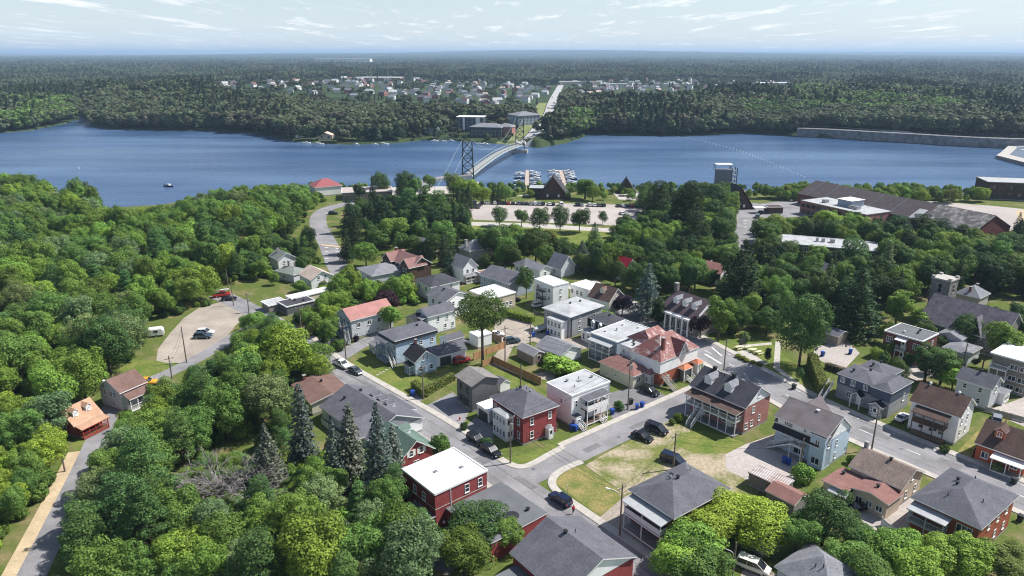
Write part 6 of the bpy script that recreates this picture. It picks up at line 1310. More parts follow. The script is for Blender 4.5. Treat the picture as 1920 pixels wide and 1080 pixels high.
WOOD_K = [('spruce', 'spruce'), ('pine', 'pine'), ('maple', 'deep'), ('ash', 'grey'), ('maple', 'mid'), ('ash', 'mid'), ('maple', 'bright'), ('tall', 'mid'), ('maple', 'bright'), ('pine', 'pine'), ('maple', 'lime')]
TOWN_K = [('spruce', 'dark'), ('spruce', 'dark'), ('maple', 'dark'), ('maple', 'deep'), ('maple', 'deep'), ('ash', 'mid'), ('maple', 'mid'), ('tall', 'deep'), ('maple', 'bright'), ('pine', 'spruce')]
LOT_K = [('maple', 'mid'), ('maple', 'bright'), ('maple', 'bright'), ('ash', 'mid'), ('maple', 'lime')]
NEAR_K = [('pine', 'pine'), ('ash', 'grey'), ('maple', 'mid'), ('pine', 'pine'), ('ash', 'mid'), ('maple', 'bright'), ('ash', 'grey'), ('maple', 'mid'), ('maple', 'bright'), ('maple', 'lime')]
wood = []
wood += scatter([(345, 905), (420, 890), (500, 890), (560, 905), (560, 985), (400, 985), (330, 950)], 400, .62, [('small', 'mid'), ('small', 'bright'), ('maple', 'mid'), ('small', 'deep')], (2.6, 4.4), 36, need_sight=False)
wood += scatter([(560, 870), (700, 870), (740, 890), (620, 930), (540, 920)], 200, .62, [('small', 'mid'), ('small', 'deep'), ('small', 'bright')], (2.6, 4.2), 37, need_sight=False)
wood += scatter([(-40, 1090), (60, 1090), (120, 960), (150, 860), (80, 800), (-120, 800)], 500, .72, [('maple', 'lime'), ('maple', 'bright'), ('maple', 'lime'), ('maple', 'mid')], (6, 9), 31)
wood += scatter([(100, 1150), (140, 960), (200, 830), (215, 770), (330, 715), (440, 660), (470, 590), (560, 600), (620, 660), (600, 760), (690, 860), (760, 900), (790, 1000), (830, 1150)], 5000, .66, NEAR_K, (7, 15), 32)
wood += scatter([(430, 660), (470, 590), (560, 560), (700, 515), (770, 525), (780, 570), (650, 570), (620, 640), (620, 690), (560, 720), (460, 700)], 900, .7, LOT_K, (6, 11), 33)
wood += scatter(None, 9000, .66, WOOD_K, (8, 15), 34, world_poly=[(-330, 420), (-262, 405), (-204, 372), (-181, 381), (-150, 412), (-128, 425), (-100, 400), (-92, 320), (-92, 250), (-86, 214), (-100, 190), (-92, 160), (-92, 140), (-95, 118), (-110, 96), (-330, 150)])
wood += scatter([(590, 560), (470, 575), (470, 480), (600, 460), (610, 500), (700, 520)], 300, .7, TOWN_K, (6, 9), 35)
wood.sort(key=lambda t: -(t[4] * t[3]) / (t[1] + 30) ** 2)
LANDMARKS = [("the gravel lot", 370, 625), ("the red cottage", 145, 790), ("the brown-roofed lane house", 225, 730), ("the blue silver spruce", 494, 840), ("the dead trees", 410, 890), ("the thin silvery spruces", 610, 830), ("the white brick-house roof", 830, 885), ("the sandy lane's lower end", 110, 980), ("the top of the left street", 610, 690), ("the rose-roofed house", 680, 600), ("the white pinkish cottage", 590, 515), ("the dull red roof in the wood", 436, 456), ("the curving road", 600, 430), ("the red riverside roof", 565, 346), ("the open river bend", 260, 385), ("the far left grey roof", 70, 365), ("the left picture edge", 10, 560), ("the bottom picture edge", 420, 1075), ("the lot's pole", 348, 645), ("the wood's left slope", 130, 470),
    ("the brown gabled house", 755, 485), ("the stone cottage", 870, 455), ("the park lawn", 1060, 445), ("the bright red roof", 1186, 495), ("the stone mansion", 1300, 580), ("the tallest dark pine", 1296, 420), ("the plaza road", 1400, 430), ("the school", 1560, 455), ("the mill office", 1590, 390), ("the church tower", 1773, 530), ("the church roof", 1850, 590), ("the gravel car park", 1570, 655), ("the huge park spruce", 1400, 540), ("the car park spruce", 1620, 570), ("the pinkish gable roof", 1350, 500), ("the A-frame pavilion", 1040, 355), ("the garden terrace", 1190, 365), ("the lookout tower", 1355, 340), ("the mill's decayed end", 1850, 415), ("the long mill roof", 1680, 370), ("the dark walk-up", 1710, 640), ("the steep grey gable", 1055, 490), ("the riverside pines", 800, 400), ("the bridge head", 880, 350)]
ORD = ["", "second ", "third ", "fourth ", "fifth ", "sixth ", "seventh ", "eighth ", "ninth ", "tenth ", "eleventh ", "twelfth "] + ["%d%s " % (i, "st" if i % 10 == 1 and i != 11 else "nd" if i % 10 == 2 and i != 12 else "rd" if i % 10 == 3 and i != 13 else "th") for i in range(13, 260)]
def plant(items, group):
    """one tree per item; each label names leaf, colour, the nearest landmark and the tree's rank outward from it"""
    got = {}
    for it in items:
        X, Y, k, h, w, tn = it; px, py = Q(X, Y, h * .6)
        nm, lx, ly = min(LANDMARKS, key=lambda q: math.hypot(q[1] - px, (q[2] - py) * 1.3)); dx, dy = px - lx, (py - ly) * 1.3
        side = ("right of" if dx > 0 else "left of") if abs(dx) > abs(dy) else ("below" if dy > 0 else "above")
        leaf = {'maple': 'round-crowned', 'ash': 'fine-leaved', 'tall': 'upright', 'pine': 'feathery pine', 'spruce': 'pointed spruce', 'small': 'low bushy'}[k]
        col = {'lime': 'lime green', 'bright': 'bright green', 'mid': 'mid green', 'deep': 'dark green', 'dark': 'very dark', 'grey': 'grey-green', 'olive': 'olive', 'pine': 'soft green', 'spruce': 'dark'}[tn]
        got.setdefault((col, leaf, side, nm), []).append((math.hypot(dx, dy), it))
    for (col, leaf, side, nm), lst in got.items():
        for i, (_, (X, Y, k, h, w, tn)) in enumerate(sorted(lst, key=lambda q: q[0])):
            tree(X, Y, k, h, w, tn, "%s%s %s tree %s %s" % (ORD[i], col, leaf, side, nm) + (", counted outward" if i else ""), group)
plant(wood[:300], 'trees of the left woods')
town = []
town += scatter([(690, 370), (860, 352), (880, 380), (880, 470), (900, 500), (820, 500), (700, 460), (660, 440)], 900, .7, [('pine', 'spruce'), ('spruce', 'dark'), ('spruce', 'spruce'), ('maple', 'deep'), ('pine', 'spruce'), ('maple', 'mid')], (8, 12), 41)
town += scatter([(885, 432), (1240, 425), (1350, 500), (1330, 560), (1180, 560), (1100, 530), (1010, 510), (890, 500)], 1600, .68, TOWN_K, (8, 12), 42)
town += scatter([(1415, 430), (1500, 440), (1690, 430), (1920, 450), (1960, 560), (1700, 560), (1660, 600), (1440, 600), (1370, 560), (1330, 500)], 2600, .68, TOWN_K, (9, 13), 43)
town += scatter([(1350, 560), (1440, 600), (1520, 620), (1640, 610), (1620, 640), (1380, 630)], 300, .7, TOWN_K, (5, 9), 44)
town += scatter([(890, 362), (1000, 360), (1250, 362), (1340, 372), (1250, 380), (1000, 376), (890, 374)], 90, .8, [('small', 'mid'), ('small', 'bright'), ('small', 'mid'), ('small', 'deep')], (2.5, 4.5), 45)
town += scatter([(1390, 374), (1500, 364), (1700, 366), (1850, 378), (1700, 384), (1520, 378)], 800, .6, [('small', 'mid'), ('maple', 'mid'), ('small', 'bright'), ('maple', 'olive')], (4, 8), 46)
town += scatter([(1200, 380), (1380, 380), (1380, 470), (1260, 470), (1200, 430)], 500, .7, TOWN_K, (9, 13), 47)
town += scatter([(600, 350), (700, 350), (860, 352), (1000, 354), (1150, 350), (1330, 347), (1480, 346), (1700, 346), (1850, 346), (1850, 372), (1480, 360), (1330, 364), (1000, 364), (600, 362)], 900, .55, [('small', 'mid'), ('small', 'deep'), ('small', 'bright'), ('small', 'olive' if False else 'mid')], (2.2, 5), 49)
town += scatter([(1640, 600), (1920, 600), (1920, 720), (1640, 720)], 200, .8, TOWN_K, (4, 7), 48)
town.sort(key=lambda t: -(t[4] * t[3]) / (t[1] + 30) ** 2)
plant(town[:230], 'trees of park and village')
# the rest of the wood, and the undergrowth, as masses
def mass(name, label, items):
    kinds = sorted({k for *_, k, h, w, tn in [(t[0], t[1], t[2], t[3], t[4], t[5]) for t in items]})
    kid, protos = {}, []
    for k in kinds:
        for j, (cr, tr) in enumerate(PROTO[k]):
            me = cr.copy(); me.materials.clear(); me.materials.append(LEAF_I); kid[(k, j)] = len(protos); protos.append(bpy.data.objects.new("kind", me))
    g = random.Random(5); pts, sc, ti, ki = [], [], [], []
    for X, Y, k, h, w, tn in items:
        pts.append((X, Y, min(0, groundz(X, Y)))); a = w / PW[k]; sc.append((a, a, h / PH[k])); ti.append(vary(TINT[tn], g)); ki.append(kid[(k, g.randrange(len(PROTO[k])))])
    return stuff_instances(name, label, "trees", protos, np.array(pts), np.array(sc), np.array(ti), np.array(ki))
beyond = scatter([(1975, 432), (2500, 432), (2700, 900), (2150, 1000), (2010, 900), (2000, 780)], 700, .9, TOWN_K, (7, 11), 51, need_sight=False)
if wood[300:] + town[230:]: mass("wood", "dense mass of trees behind the single ones in the wood", wood[300:] + town[230:] + beyond)
under = []
gu = random.Random(77)
for X, Y, k, h, w, tn in wood:
    for _ in range(2):
        x, y = X + gu.uniform(-4, 4), Y + gu.uniform(-4, 4); hh = gu.uniform(1.4, 3)
        if clear_of(x, y, 1.4) and in_sight_ok(x, y, hh, 1.3, KEEP[:4] + KEEP[-7:-4]): under.append((x, y, 'shrub', hh, hh * 1.5, gu.choice(('deep', 'mid', 'mid', 'bright'))))
mass("undergrowth", "low leafy undergrowth between the trees of the wood", under)

# ------------------------------------------------------------------ far bank: town clearings, forest to the horizon
FARH = []
gf = random.Random(9)
def far_clear(X, Y):
    for x, y in FARROAD:
        if abs(X - x) < 14 + (y - 600) * .006 and abs(Y - y) < 30: return False
    return True
TOWN_PX = [(390, 168), (700, 152), (1010, 158), (1050, 172), (1030, 190), (900, 200), (760, 196), (560, 192), (420, 186)]
TOWN2_PX = [(1050, 157), (1300, 149), (1490, 158), (1480, 172), (1250, 182), (1080, 181)]
while len(FARH) < 300:
    px, py = gf.uniform(380, 1480), gf.uniform(144, 202)
    dens = 1.0 if inpoly(px, py, TOWN_PX) else 1.0 if inpoly(px, py, TOWN2_PX) else .03
    if gf.random() > dens: continue
    X, Y = P(px, py, 2)
    if not far_clear(X, Y) or any(math.hypot(X - a, Y - b) < 16 for a, b, *_ in FARH): continue
    FARH.append((X, Y, px, py))
WHITEW = M("far_white", (0.66, 0.66, 0.64), var=.05); 
def small_house(w, d, h, rise, wall, roofm):
    m = MB(); m.add([(-w / 2, -d / 2, -.5), (w / 2, -d / 2, -.5), (w / 2, d / 2, -.5), (-w / 2, d / 2, -.5), (-w / 2, -d / 2, h), (w / 2, -d / 2, h), (w / 2, d / 2, h), (-w / 2, d / 2, h), (0, -d / 2, h + rise), (0, d / 2, h + rise)], [(0, 1, 5, 8, 4), (1, 2, 6, 5), (2, 3, 7, 9, 6), (3, 0, 4, 7)])
    m.slab([(-w / 2 - .4, -d / 2 - .4, h - .2), (0, -d / 2 - .4, h + rise), (0, d / 2 + .4, h + rise), (-w / 2 - .4, d / 2 + .4, h - .2), (w / 2 + .4, -d / 2 - .4, h - .2), (w / 2 + .4, d / 2 + .4, h - .2)], [(0, 1, 2, 3), (1, 4, 5, 2)], .2, 1, 1, 1)
    for x in (-w * .25, w * .25): m.box(x - .6, x + .6, -d / 2 - .06, -d / 2, 1, 2.6, 2)
    return m.mesh("house", [wall, roofm, GLASS])
FARC = {}
FHM = [small_house(9, 11, 3.4, 2.2, WHITEW, S_LGREY), small_house(8, 10, 5.6, 2.4, WHITEW, S_GREY), small_house(10, 9, 3.2, 2.0, BEIGE, S_PEACH), small_house(9, 12, 4.5, 2.6, WHITEW, R_GREY), small_house(12, 9, 3.4, 1.6, PALE, S_LGREY), small_house(9, 10, 5, 2.6, BR_PINK, S_GREY), small_house(9, 10, 4, 3, WHITEW, S_BRN)]
FARH.sort(key=lambda q: q[2])
for i, (X, Y, px, py) in enumerate(FARH):
    side = "left of the far road" if px < 1035 else "right of the far road"; row_ = "near" if py > 180 else "middle" if py > 165 else "back"
    lst_ = FARC.setdefault((side, row_), []); lst_.append(1)
    o = ob("house", FHM[gf.randrange(7)], None, (X, Y, groundz(X, Y)), gf.choice((0.3, 1.2, 1.87, -.5)) + gf.uniform(-.1, .1)); o.scale = (gf.uniform(.8, 1.15),) * 2 + (gf.uniform(.95, 1.25),)
    tag(o, "%s house from the left, %s rows, %s" % (ORD[len(lst_) - 1].strip() or "first", row_, side), "house", "houses of the far town")
def far_block(label, px, py, w, d, h, ang, wall, roofm, cols_, rows_, cat="building", hip=0):
    X, Y = P(px, py, -2); r_ = empty("far_building", (X, Y, groundz(X, Y)), math.radians(ang)); tag(r_, label, cat)
    m = MB(); m.box(-w / 2, w / 2, -d / 2, d / 2, -2, h); m.build("wall", wall, r_)
    m = MB(); e = .8; v, pol, _ = roof_of('hip' if hip else 'flat', 'x', w + 2 * e, d + 2 * e, h + .3, hip); m.slab(v, pol, .35, 0, 1, 1); m.build("roof", [roofm, TRIM], r_)
    wm = MB(); wm.box(-1.0, 1.0, -.1, 0, 0, 1.7); wmm = wm.mesh("window", GLASS_L)
    for i in range(cols_):
        for j in range(rows_): ob("window", wmm, r_, (-w / 2 + w * (i + .5) / cols_, -d / 2, 1 + j * 3.1))
    return r_
DKP = M("dark_panel", (0.06, 0.065, 0.08), rough=.6, var=.1)
b_ = far_block("dark apartment block with white roof and white end wall on the far bank", 884, 245, 26, 16, 12.5, -8, DKP, R_WHITE, 6, 4); m = MB(); m.box(-2, 2, -.3, 0, 0, 12.2); m.build("white_panel", TRIM, b_, (8, -8, 0)); m = MB(); m.box(-1, 1, -.3, 0, 0, 12.2); m.build("white_panel", TRIM, b_, (-6, -8, 0))
far_block("grey-roofed residence with balconies on the far bank", 915, 252, 30, 16, 8.5, -14, DKP, S_LGREY, 8, 2, hip=3)
far_block("pink brick residence wing on the far bank", 948, 252, 16, 14, 8, -14, BR_PINK, S_LGREY, 4, 2, hip=2.5)
far_block("blue-grey apartment block behind the far bridge tower", 982, 239, 26, 22, 10, 30, GREYB, S_LGREY, 6, 3, hip=3)
for px, py, lb in ((612, 258, "pale waterside house with grey roof on the far bank"), (692, 252, "grey-roofed waterside villa on the far bank"), (655, 252, "small white house among the far bank trees"), (565, 254, "small house at the tip of the far bank"), (748, 240, "dark-roofed house with a long terrace on the far bank"), (812, 248, "white gabled house on the far bank"), (610, 246, "villa with hipped grey roof above the far shore")):
    X, Y = P(px, py, -3); o = ob("waterside_house", FHM[gf.randrange(7)], None, (X, Y, groundz(X, Y)), gf.uniform(-.6, .6)); o.scale = (1.25, 1.25, 1.2); tag(o, lb, "house")
far_block("long white flat building in the far town", 712, 160, 110, 40, 8, -4, BR_PINK, R_WHITE, 9, 1); far_block("long pale building beside the far road", 1085, 163, 90, 30, 7, 4, BEIGE, R_GREY, 8, 1); far_block("white commercial building right of the far road", 1165, 168, 80, 26, 6, -3, WHITEW, R_GREY, 8, 1); far_block("white low building at the edge of the far forest", 1450, 168, 70, 26, 7, 3, WHITEW, R_WHITE, 6, 1); far_block("far white factory below the horizon", 645, 124, 320, 80, 38, 0, WHITEW, R_WHITE, 5, 2); far_block("pale building cluster in the far left forest", 208, 130, 180, 60, 12, 5, WHITEW, S_BRN, 6, 1)
for px, py, w_ in ((20, 105, 500), (130, 107, 700), (230, 112, 300), (700, 121, 400), (760, 121, 300)): far_block("white sheds in a clearing near column %d of the horizon" % px if False else "cluster of white sheds near the horizon, %s" % {20: "far left edge", 130: "left, the longest", 230: "left, nearest", 700: "right of the far factory", 760: "beside the far factory"}[px], px, py, w_, 80, 16, 0, WHITEW, R_WHITE, 3, 1)
FX = np.array([(h[0], h[1]) for h in FARH])
# forest on the far bank
def far_scatter(y0, y1, n, seed):
    g = np.random.default_rng(seed)
    Y = np.sqrt(g.uniform(y0 ** 2, y1 ** 2, n)); s = g.uniform(-.80, .80, n); return s * Y, Y
NPX = []
def far_forest(name, label, Y0, Y1, cell, protos, hs, seed, town=True):
    """jittered grid whose cell grows with distance"""
    g = np.random.default_rng(seed); XS, YS = [], []
    y = Y0
    while y < Y1:
        c = cell(y); n = int(1.64 * y / c); XS.append((np.arange(n) - n / 2) * c + g.uniform(-.42, .42, n) * c); YS.append(y + g.uniform(-.42, .42, n) * c); y += c
    X, Y = np.concatenate(XS), np.concatenate(YS)
    _, yf = shore(X / Y); ok = Y > yf + 3
    px = 960 + F * X / (Y * PC + (CAMZ - 2) * PS); py = 540 - F * (Y * PS - (CAMZ - 2) * PC) / (Y * PC + (CAMZ - 2) * PS)
    for x, yy in FARROAD: ok &= ~((np.abs(X - x) < 13 + (yy - 600) * .012) & (np.abs(Y - yy) < 26))
    # clearings: waterside gardens, the riverside road, the town
    gard = (px > 735) & (px < 1010) & (py > 226) & (py < 275); low = gard & (g.random(len(X)) < np.where(px > 845, .985, .8)); ok &= ~(low & (g.random(len(X)) < .62))
    gard2 = (px > 540) & (px <= 735) & (py > 238); ok &= ~(gard2 & (g.random(len(X)) < .62))
    ok &= ~((px > 1510) & (py > 236 + (px - 1510) * .055) & (g.random(len(X)) < .93))
    tw = np.zeros(len(X), bool)
    if town:
        for i in range(len(X)):
            if 140 < py[i] < 205 and 370 < px[i] < 1500: tw[i] = inpoly(px[i], py[i], TOWN_PX) or inpoly(px[i], py[i], TOWN2_PX)
        ptop = 540 - F * (Y * PS - (CAMZ - 15) * PC) / (Y * PC + (CAMZ - 15) * PS)
        for i in range(len(X)):
            if not tw[i] and ptop[i] < 197 and py[i] < 240 and 370 < px[i] < 1500: tw[i] = inpoly(px[i], ptop[i], TOWN_PX) or inpoly(px[i], ptop[i], TOWN2_PX)
        ok &= ~(tw & (g.random(len(X)) < .62))
        for hx, hy in FX: ok &= ~((np.abs(X - hx) < 10) & (Y < hy + 8) & (Y > hy - 130))
    X, Y, tw, px, py, low = X[ok], Y[ok], tw[ok], px[ok], py[ok], low[ok]
    Z = terrain(X, Y); n = len(X)
    nz = np.array([mnoise.noise((a * .008, b * .006, 1.7)) for a, b in zip(X, Y)])
    con = ((nz + g.normal(0, .28, n)) > .2) & ~low
    k = np.where(con, g.integers(0, 2, n) + 2, g.integers(0, 2, n)) if len(protos) == 4 else g.integers(0, len(protos), n)
    hh = g.uniform(*hs, n) * np.where(tw, .5, 1.0) * np.where(low, .27, 1.0) * (1 + .35 * nz); ww = hh * g.uniform(1.0, 1.4, n)
    base = np.where(con[:, None], np.array([[.055, .083, .046]]), np.array([[.090, .116, .056]])) * g.uniform(.82, 1.2, n)[:, None]
    br = g.random(n) < .18; base[br] = np.array([.098, .100, .06]) * g.uniform(.7, 1.2, br.sum())[:, None]
    lush = ((px > 1390) & (px < 1800) & (py > 184) & (py < 226) & (nz < .05)) | ((px < 140) & (py > 196) & (py < 240) & (nz < .1)) | ((px > 1060) & (px < 1110) & (py > 228) & (py < 262))
    lush &= g.random(n) < .75; base[lush] = np.array([.105, .175, .045]) * g.uniform(.7, 1.3, lush.sum())[:, None]
    tint = np.concatenate([base, np.ones((n, 1))], 1)
    stuff_instances(name, label, "forest", protos, np.stack([X, Y, Z - .4], 1), np.stack([ww, ww, hh], 1), tint, k)
    return n
n1 = far_forest("forest", "dense mixed forest on the far bank of the river", 640, 2300, lambda y: 6.6 + max(0, y - 700) * .0046, [far_proto(51, 'round'), far_proto(52, 'round'), far_proto(53, 'cone'), far_proto(54, 'cone')], (.95, 1.5), 61)
n2 = far_forest("distant_forest", "hazy forest stretching away behind the far town", 2300, 5200, lambda y: 15 + (y - 2300) * .006, [far_proto(55, 'round'), far_proto(56, 'round'), far_proto(57, 'cone'), far_proto(58, 'round')], (1.1, 1.9), 62)
n3 = far_forest("horizon_forest", "blue forest carpet reaching the horizon", 5200, 26000, lambda y: 40 + (y - 5200) * .008, [far_proto(59, 'clump'), far_proto(60, 'clump')], (1.0, 1.7), 63, town=False)
print("far trees", n1, n2, n3)

# ------------------------------------------------------------------ suspension bridge
STEEL = M("bridge_green_steel", (0.045, 0.06, 0.055), rough=.55, var=.1); STEEL_L = M("bridge_pale_steel", (0.42, 0.46, 0.44), rough=.5, var=.08)
bn, bf = (-27.0, 441.0), (6.4, 596.0); bL = math.dist(bn, bf); brz = math.atan2(bf[1] - bn[1], bf[0] - bn[0])
br_ = empty("suspension_bridge", (*bn, 0), brz); tag(br_, "steel suspension bridge crossing the river between two latticed towers", "bridge")
def dz(t): return 0.6 + 3.0 * math.sin(math.pi * t)
N_ = 32
m = MB(); v = []
for i in range(N_ + 1): t = i / N_; v += [(t * bL, -2.5, dz(t)), (t * bL, 2.5, dz(t))]
m.slab(v, [(2 * i, 2 * i + 2, 2 * i + 3, 2 * i + 1) for i in range(N_)], .8, 0, 1, 1); m.build("deck", [M("bridge_deck", (.30, .30, .28), var=.06, world=True), STEEL_L], br_)
for s in (-1, 1):
    g_ = ob("railing_truss", None, br_, (0, s * 2.6, 0)); g_.empty_display_size = .3
    m = MB()
    for i in range(N_): m.bar((i / N_ * bL, 0, dz(i / N_) + 1.5), ((i + 1) / N_ * bL, 0, dz((i + 1) / N_) + 1.5), .14); m.bar((i / N_ * bL, 0, dz(i / N_) - .7), ((i + 1) / N_ * bL, 0, dz((i + 1) / N_) - .7), .2)
    m.build("chord", STEEL_L, g_)
    pm = MB(); pm.box(-.12, .12, -.1, .1, -.7, 1.5); pmm = pm.mesh("post", STEEL_L)
    for i in range(N_ + 1): ob("post", pmm, g_, (i / N_ * bL, 0, dz(i / N_)))
TH = 22.5
for xt, zb in ((0, -9), (bL, -9)):
    t_ = ob("tower", None, br_, (xt, 0, 0)); t_.empty_display_size = .5
    for s in (-1, 1): m = MB(); m.bar((0, s * 3.9, zb), (0, s * 2.8, TH), .52, 0, 4, .4); m.build("tower_leg", STEEL, t_)
    zs = [1.5, 6.3, 11.1, 15.9, TH - .4]
    for a, b in zip(zs, zs[1:]):
        ya = 3.9 - 1.1 * (a - zb) / (TH - zb); yb = 3.9 - 1.1 * (b - zb) / (TH - zb)
        m = MB(); m.bar((0, -ya, a), (0, yb, b), .3); m.bar((0, ya, a), (0, -yb, b), .3); m.build("cross_brace", STEEL, t_)
    for z_ in zs: y_ = 3.9 - 1.1 * (z_ - zb) / (TH - zb); m = MB(); m.bar((0, -y_, z_), (0, y_, z_), .28); m.build("strut", STEEL, t_)
    m = MB(); m.box(-2, 2, -6.5, 6.5, -11, -3.5); m.build("pier", CONC, t_)
for s in (-1, 1):
    m = MB(); cz = lambda t: TH - (TH - 8.0) * 4 * t * (1 - t)
    pts = [(-55, 1.0)] + [(t * bL, cz(t)) for t in np.linspace(0, 1, 25)] + [(bL + 50, 1.0)]
    for a, b in zip(pts, pts[1:]): m.bar((a[0], s * 2.85, a[1]), (b[0], s * 2.85, b[1]), .07)
    c_ = m.build("main_cable", STEEL_L, br_)
    for t in np.linspace(.04, .96, 24): h_ = MB(); h_.bar((t * bL, s * 2.95, dz(t)), (t * bL, s * 2.85, cz(t)), .035); h_.build("hanger", STEEL_L, c_)
ribbon("bridge_approach", smooth_line([P(800, 352), (-52, 425), bn]), 6.5, ASPH, 1.0, 1.2)
ribbon("bridge_approach", smooth_line([bf, (7.6, 606), P(974, 264, 1)]), 9, MATS["far_asphalt"], 1.2, 1.2)

# ------------------------------------------------------------------ vehicles
def paint(name, col, metal=.2): return M("paint_" + name, col, rough=.25, var=.02, metal=metal, spec=.6)
PAINTS = {'black': paint('black', (.012, .012, .014)), 'white': paint('white', (.72, .72, .72), 0), 'grey': paint('grey', (.16, .17, .18), .5), 'silver': paint('silver', (.42, .43, .45), .6), 'red': paint('red', (.38, .02, .015)), 'blue': paint('blue', (.02, .05, .14)), 'navy': paint('navy', (.012, .018, .05)), 'slate': paint('slate', (.06, .09, .12), .4), 'yellow': paint('yellow', (.62, .32, .02), 0), 'cream': paint('cream', (.72, .70, .60), 0), 'green': paint('green', (.03, .10, .06))}
TYRE = M("tyre", (.015, .015, .016), rough=.9); RIM = M("rim", (.45, .46, .48), rough=.3, metal=.8); LAMP = M("headlight", (.75, .76, .78), rough=.15); TAIL = M("tail_light", (.35, .01, .01), rough=.2); CGLASS = M("car_glass", (.02, .024, .03), rough=.05, spec=.8)
def loft(mb, rings, mi=0, cap=True):
    n = len(rings[0]); o = len(mb.v)
    for r_ in rings: mb.v += r_
    for i in range(len(rings) - 1):
        for k in range(n): mb.f.append((o + i * n + k, o + i * n + (k + 1) % n, o + (i + 1) * n + (k + 1) % n, o + (i + 1) * n + k)); mb.m.append(mi)
    if cap: mb.f.append(tuple(o + k for k in range(n))[::-1]); mb.m.append(mi); mb.f.append(tuple(o + (len(rings) - 1) * n + k for k in range(n))); mb.m.append(mi)
CARS = {  # stations along x: (x, half width, belt height); cabin: (x, half width, roof height)
    'sedan': ([(-2.25, .72, .78), (-2.1, .84, .92), (-1.3, .89, .95), (.7, .89, .92), (1.6, .87, .84), (2.15, .78, .68), (2.3, .62, .55)], [(-1.75, .74, .0), (-1.0, .64, .44), (.05, .64, .47), (.95, .76, .0)]),
    'suv': ([(-2.25, .8, .95), (-2.15, .88, 1.05), (-1.3, .92, 1.08), (.9, .92, 1.05), (1.8, .9, .96), (2.2, .82, .8), (2.3, .7, .65)], [(-2.15, .80, .0), (-1.85, .70, .58), (.1, .70, .62), (1.0, .80, .0)]),
    'van': ([(-2.4, .85, 1.0), (-2.3, .93, 1.05), (-1.3, .96, 1.08), (1.2, .96, 1.05), (1.9, .92, .95), (2.3, .84, .8), (2.4, .7, .65)], [(-2.32, .86, .0), (-2.15, .78, .72), (.6, .78, .74), (1.7, .82, .0)]),
    'pickup': ([(-2.7, .88, 1.0), (-2.65, .93, 1.06), (-1.3, .95, 1.06), (1.2, .95, 1.06), (2.1, .93, 1.0), (2.6, .85, .85), (2.7, .75, .7)], [(-.55, .80, .0), (-.4, .72, .68), (.7, .72, .68), (1.35, .82, .0)])}
_cm = {}
def car_meshes(kind, col):
    if (kind, col) in _cm: return _cm[(kind, col)]
    st, cb = CARS[kind]; b = MB(); rings = []
    for x, w, z in st:
        zb = .32 if abs(x) < 1.9 else .42
        rings.append([(x, -w * .92, zb), (x, -w, zb + .18), (x, -w, z - .16), (x, -w * .88, z), (x, w * .88, z), (x, w, z - .16), (x, w, zb + .18), (x, w * .92, zb)])
    loft(b, rings)
    bz = lambda x: np.interp(x, [s[0] for s in st], [s[2] for s in st])
    # roof plate over the glass house
    (xa, wa, _), (xb, wb, hb), (xc, wc, hc), (xd, wd, _) = cb
    zb_, zc_ = bz(xb) + hb, bz(xc) + hc
    b.slab([(xb - .05, -wb - .03, zb_), (xc + .05, -wc - .03, zc_), (xc + .05, wc + .03, zc_), (xb - .05, wb + .03, zb_)], [(0, 1, 2, 3)], .06, 0, 0, 0)
    for s in (-1, 1):
        for (x0, w0, z0), (x1, w1, z1) in (((xa, wa, bz(xa) - .02), (xb, wb, zb_ - .03)), ((xc, wc, zc_ - .03), (xd, wd, bz(xd) - .02)), (((xb + xc) / 2, .86, bz(0) - .03), ((xb + xc) / 2, wb + .02, zb_ - .03))): b.bar((x0, s * w0, z0), (x1, s * w1, z1), .05)
    if kind == 'pickup': b.box(-2.62, -.6, -.8, .8, 1.055, 1.062, 1)
    g = MB(); loft(g, [[(xa, -wa, bz(xa) - .04), (xa, wa, bz(xa) - .04), (xa + .02, wa * .97, bz(xa)), (xa + .02, -wa * .97, bz(xa))], [(xb, -wa * 1.08, bz(xb) - .04), (xb, wa * 1.08, bz(xb) - .04), (xb, wb, zb_ - .03), (xb, -wb, zb_ - .03)], [(xc, -wd * 1.06, bz(xc) - .04), (xc, wd * 1.06, bz(xc) - .04), (xc, wc, zc_ - .03), (xc, -wc, zc_ - .03)], [(xd, -wd, bz(xd) - .04), (xd, wd, bz(xd) - .04), (xd - .02, wd * .97, bz(xd)), (xd - .02, -wd * .97, bz(xd))]])
    _cm[(kind, col)] = (b.mesh("body", [PAINTS[col], TYRE]), g.mesh("windows", CGLASS)); return _cm[(kind, col)]
_wm = MB(); _wm.bar((0, -.11, 0), (0, .11, 0), .34, 0, 14); _rm = MB(); _rm.bar((0, -.125, 0), (0, .125, 0), .2, 0, 10); WM, RM = _wm.mesh("tyre", TYRE), _rm.mesh("rim", RIM)
_hl = MB(); _hl.box(-.06, .06, -.16, .16, -.07, .07); HL, TL = _hl.mesh("headlight", LAMP), _hl.mesh("tail_light", TAIL)
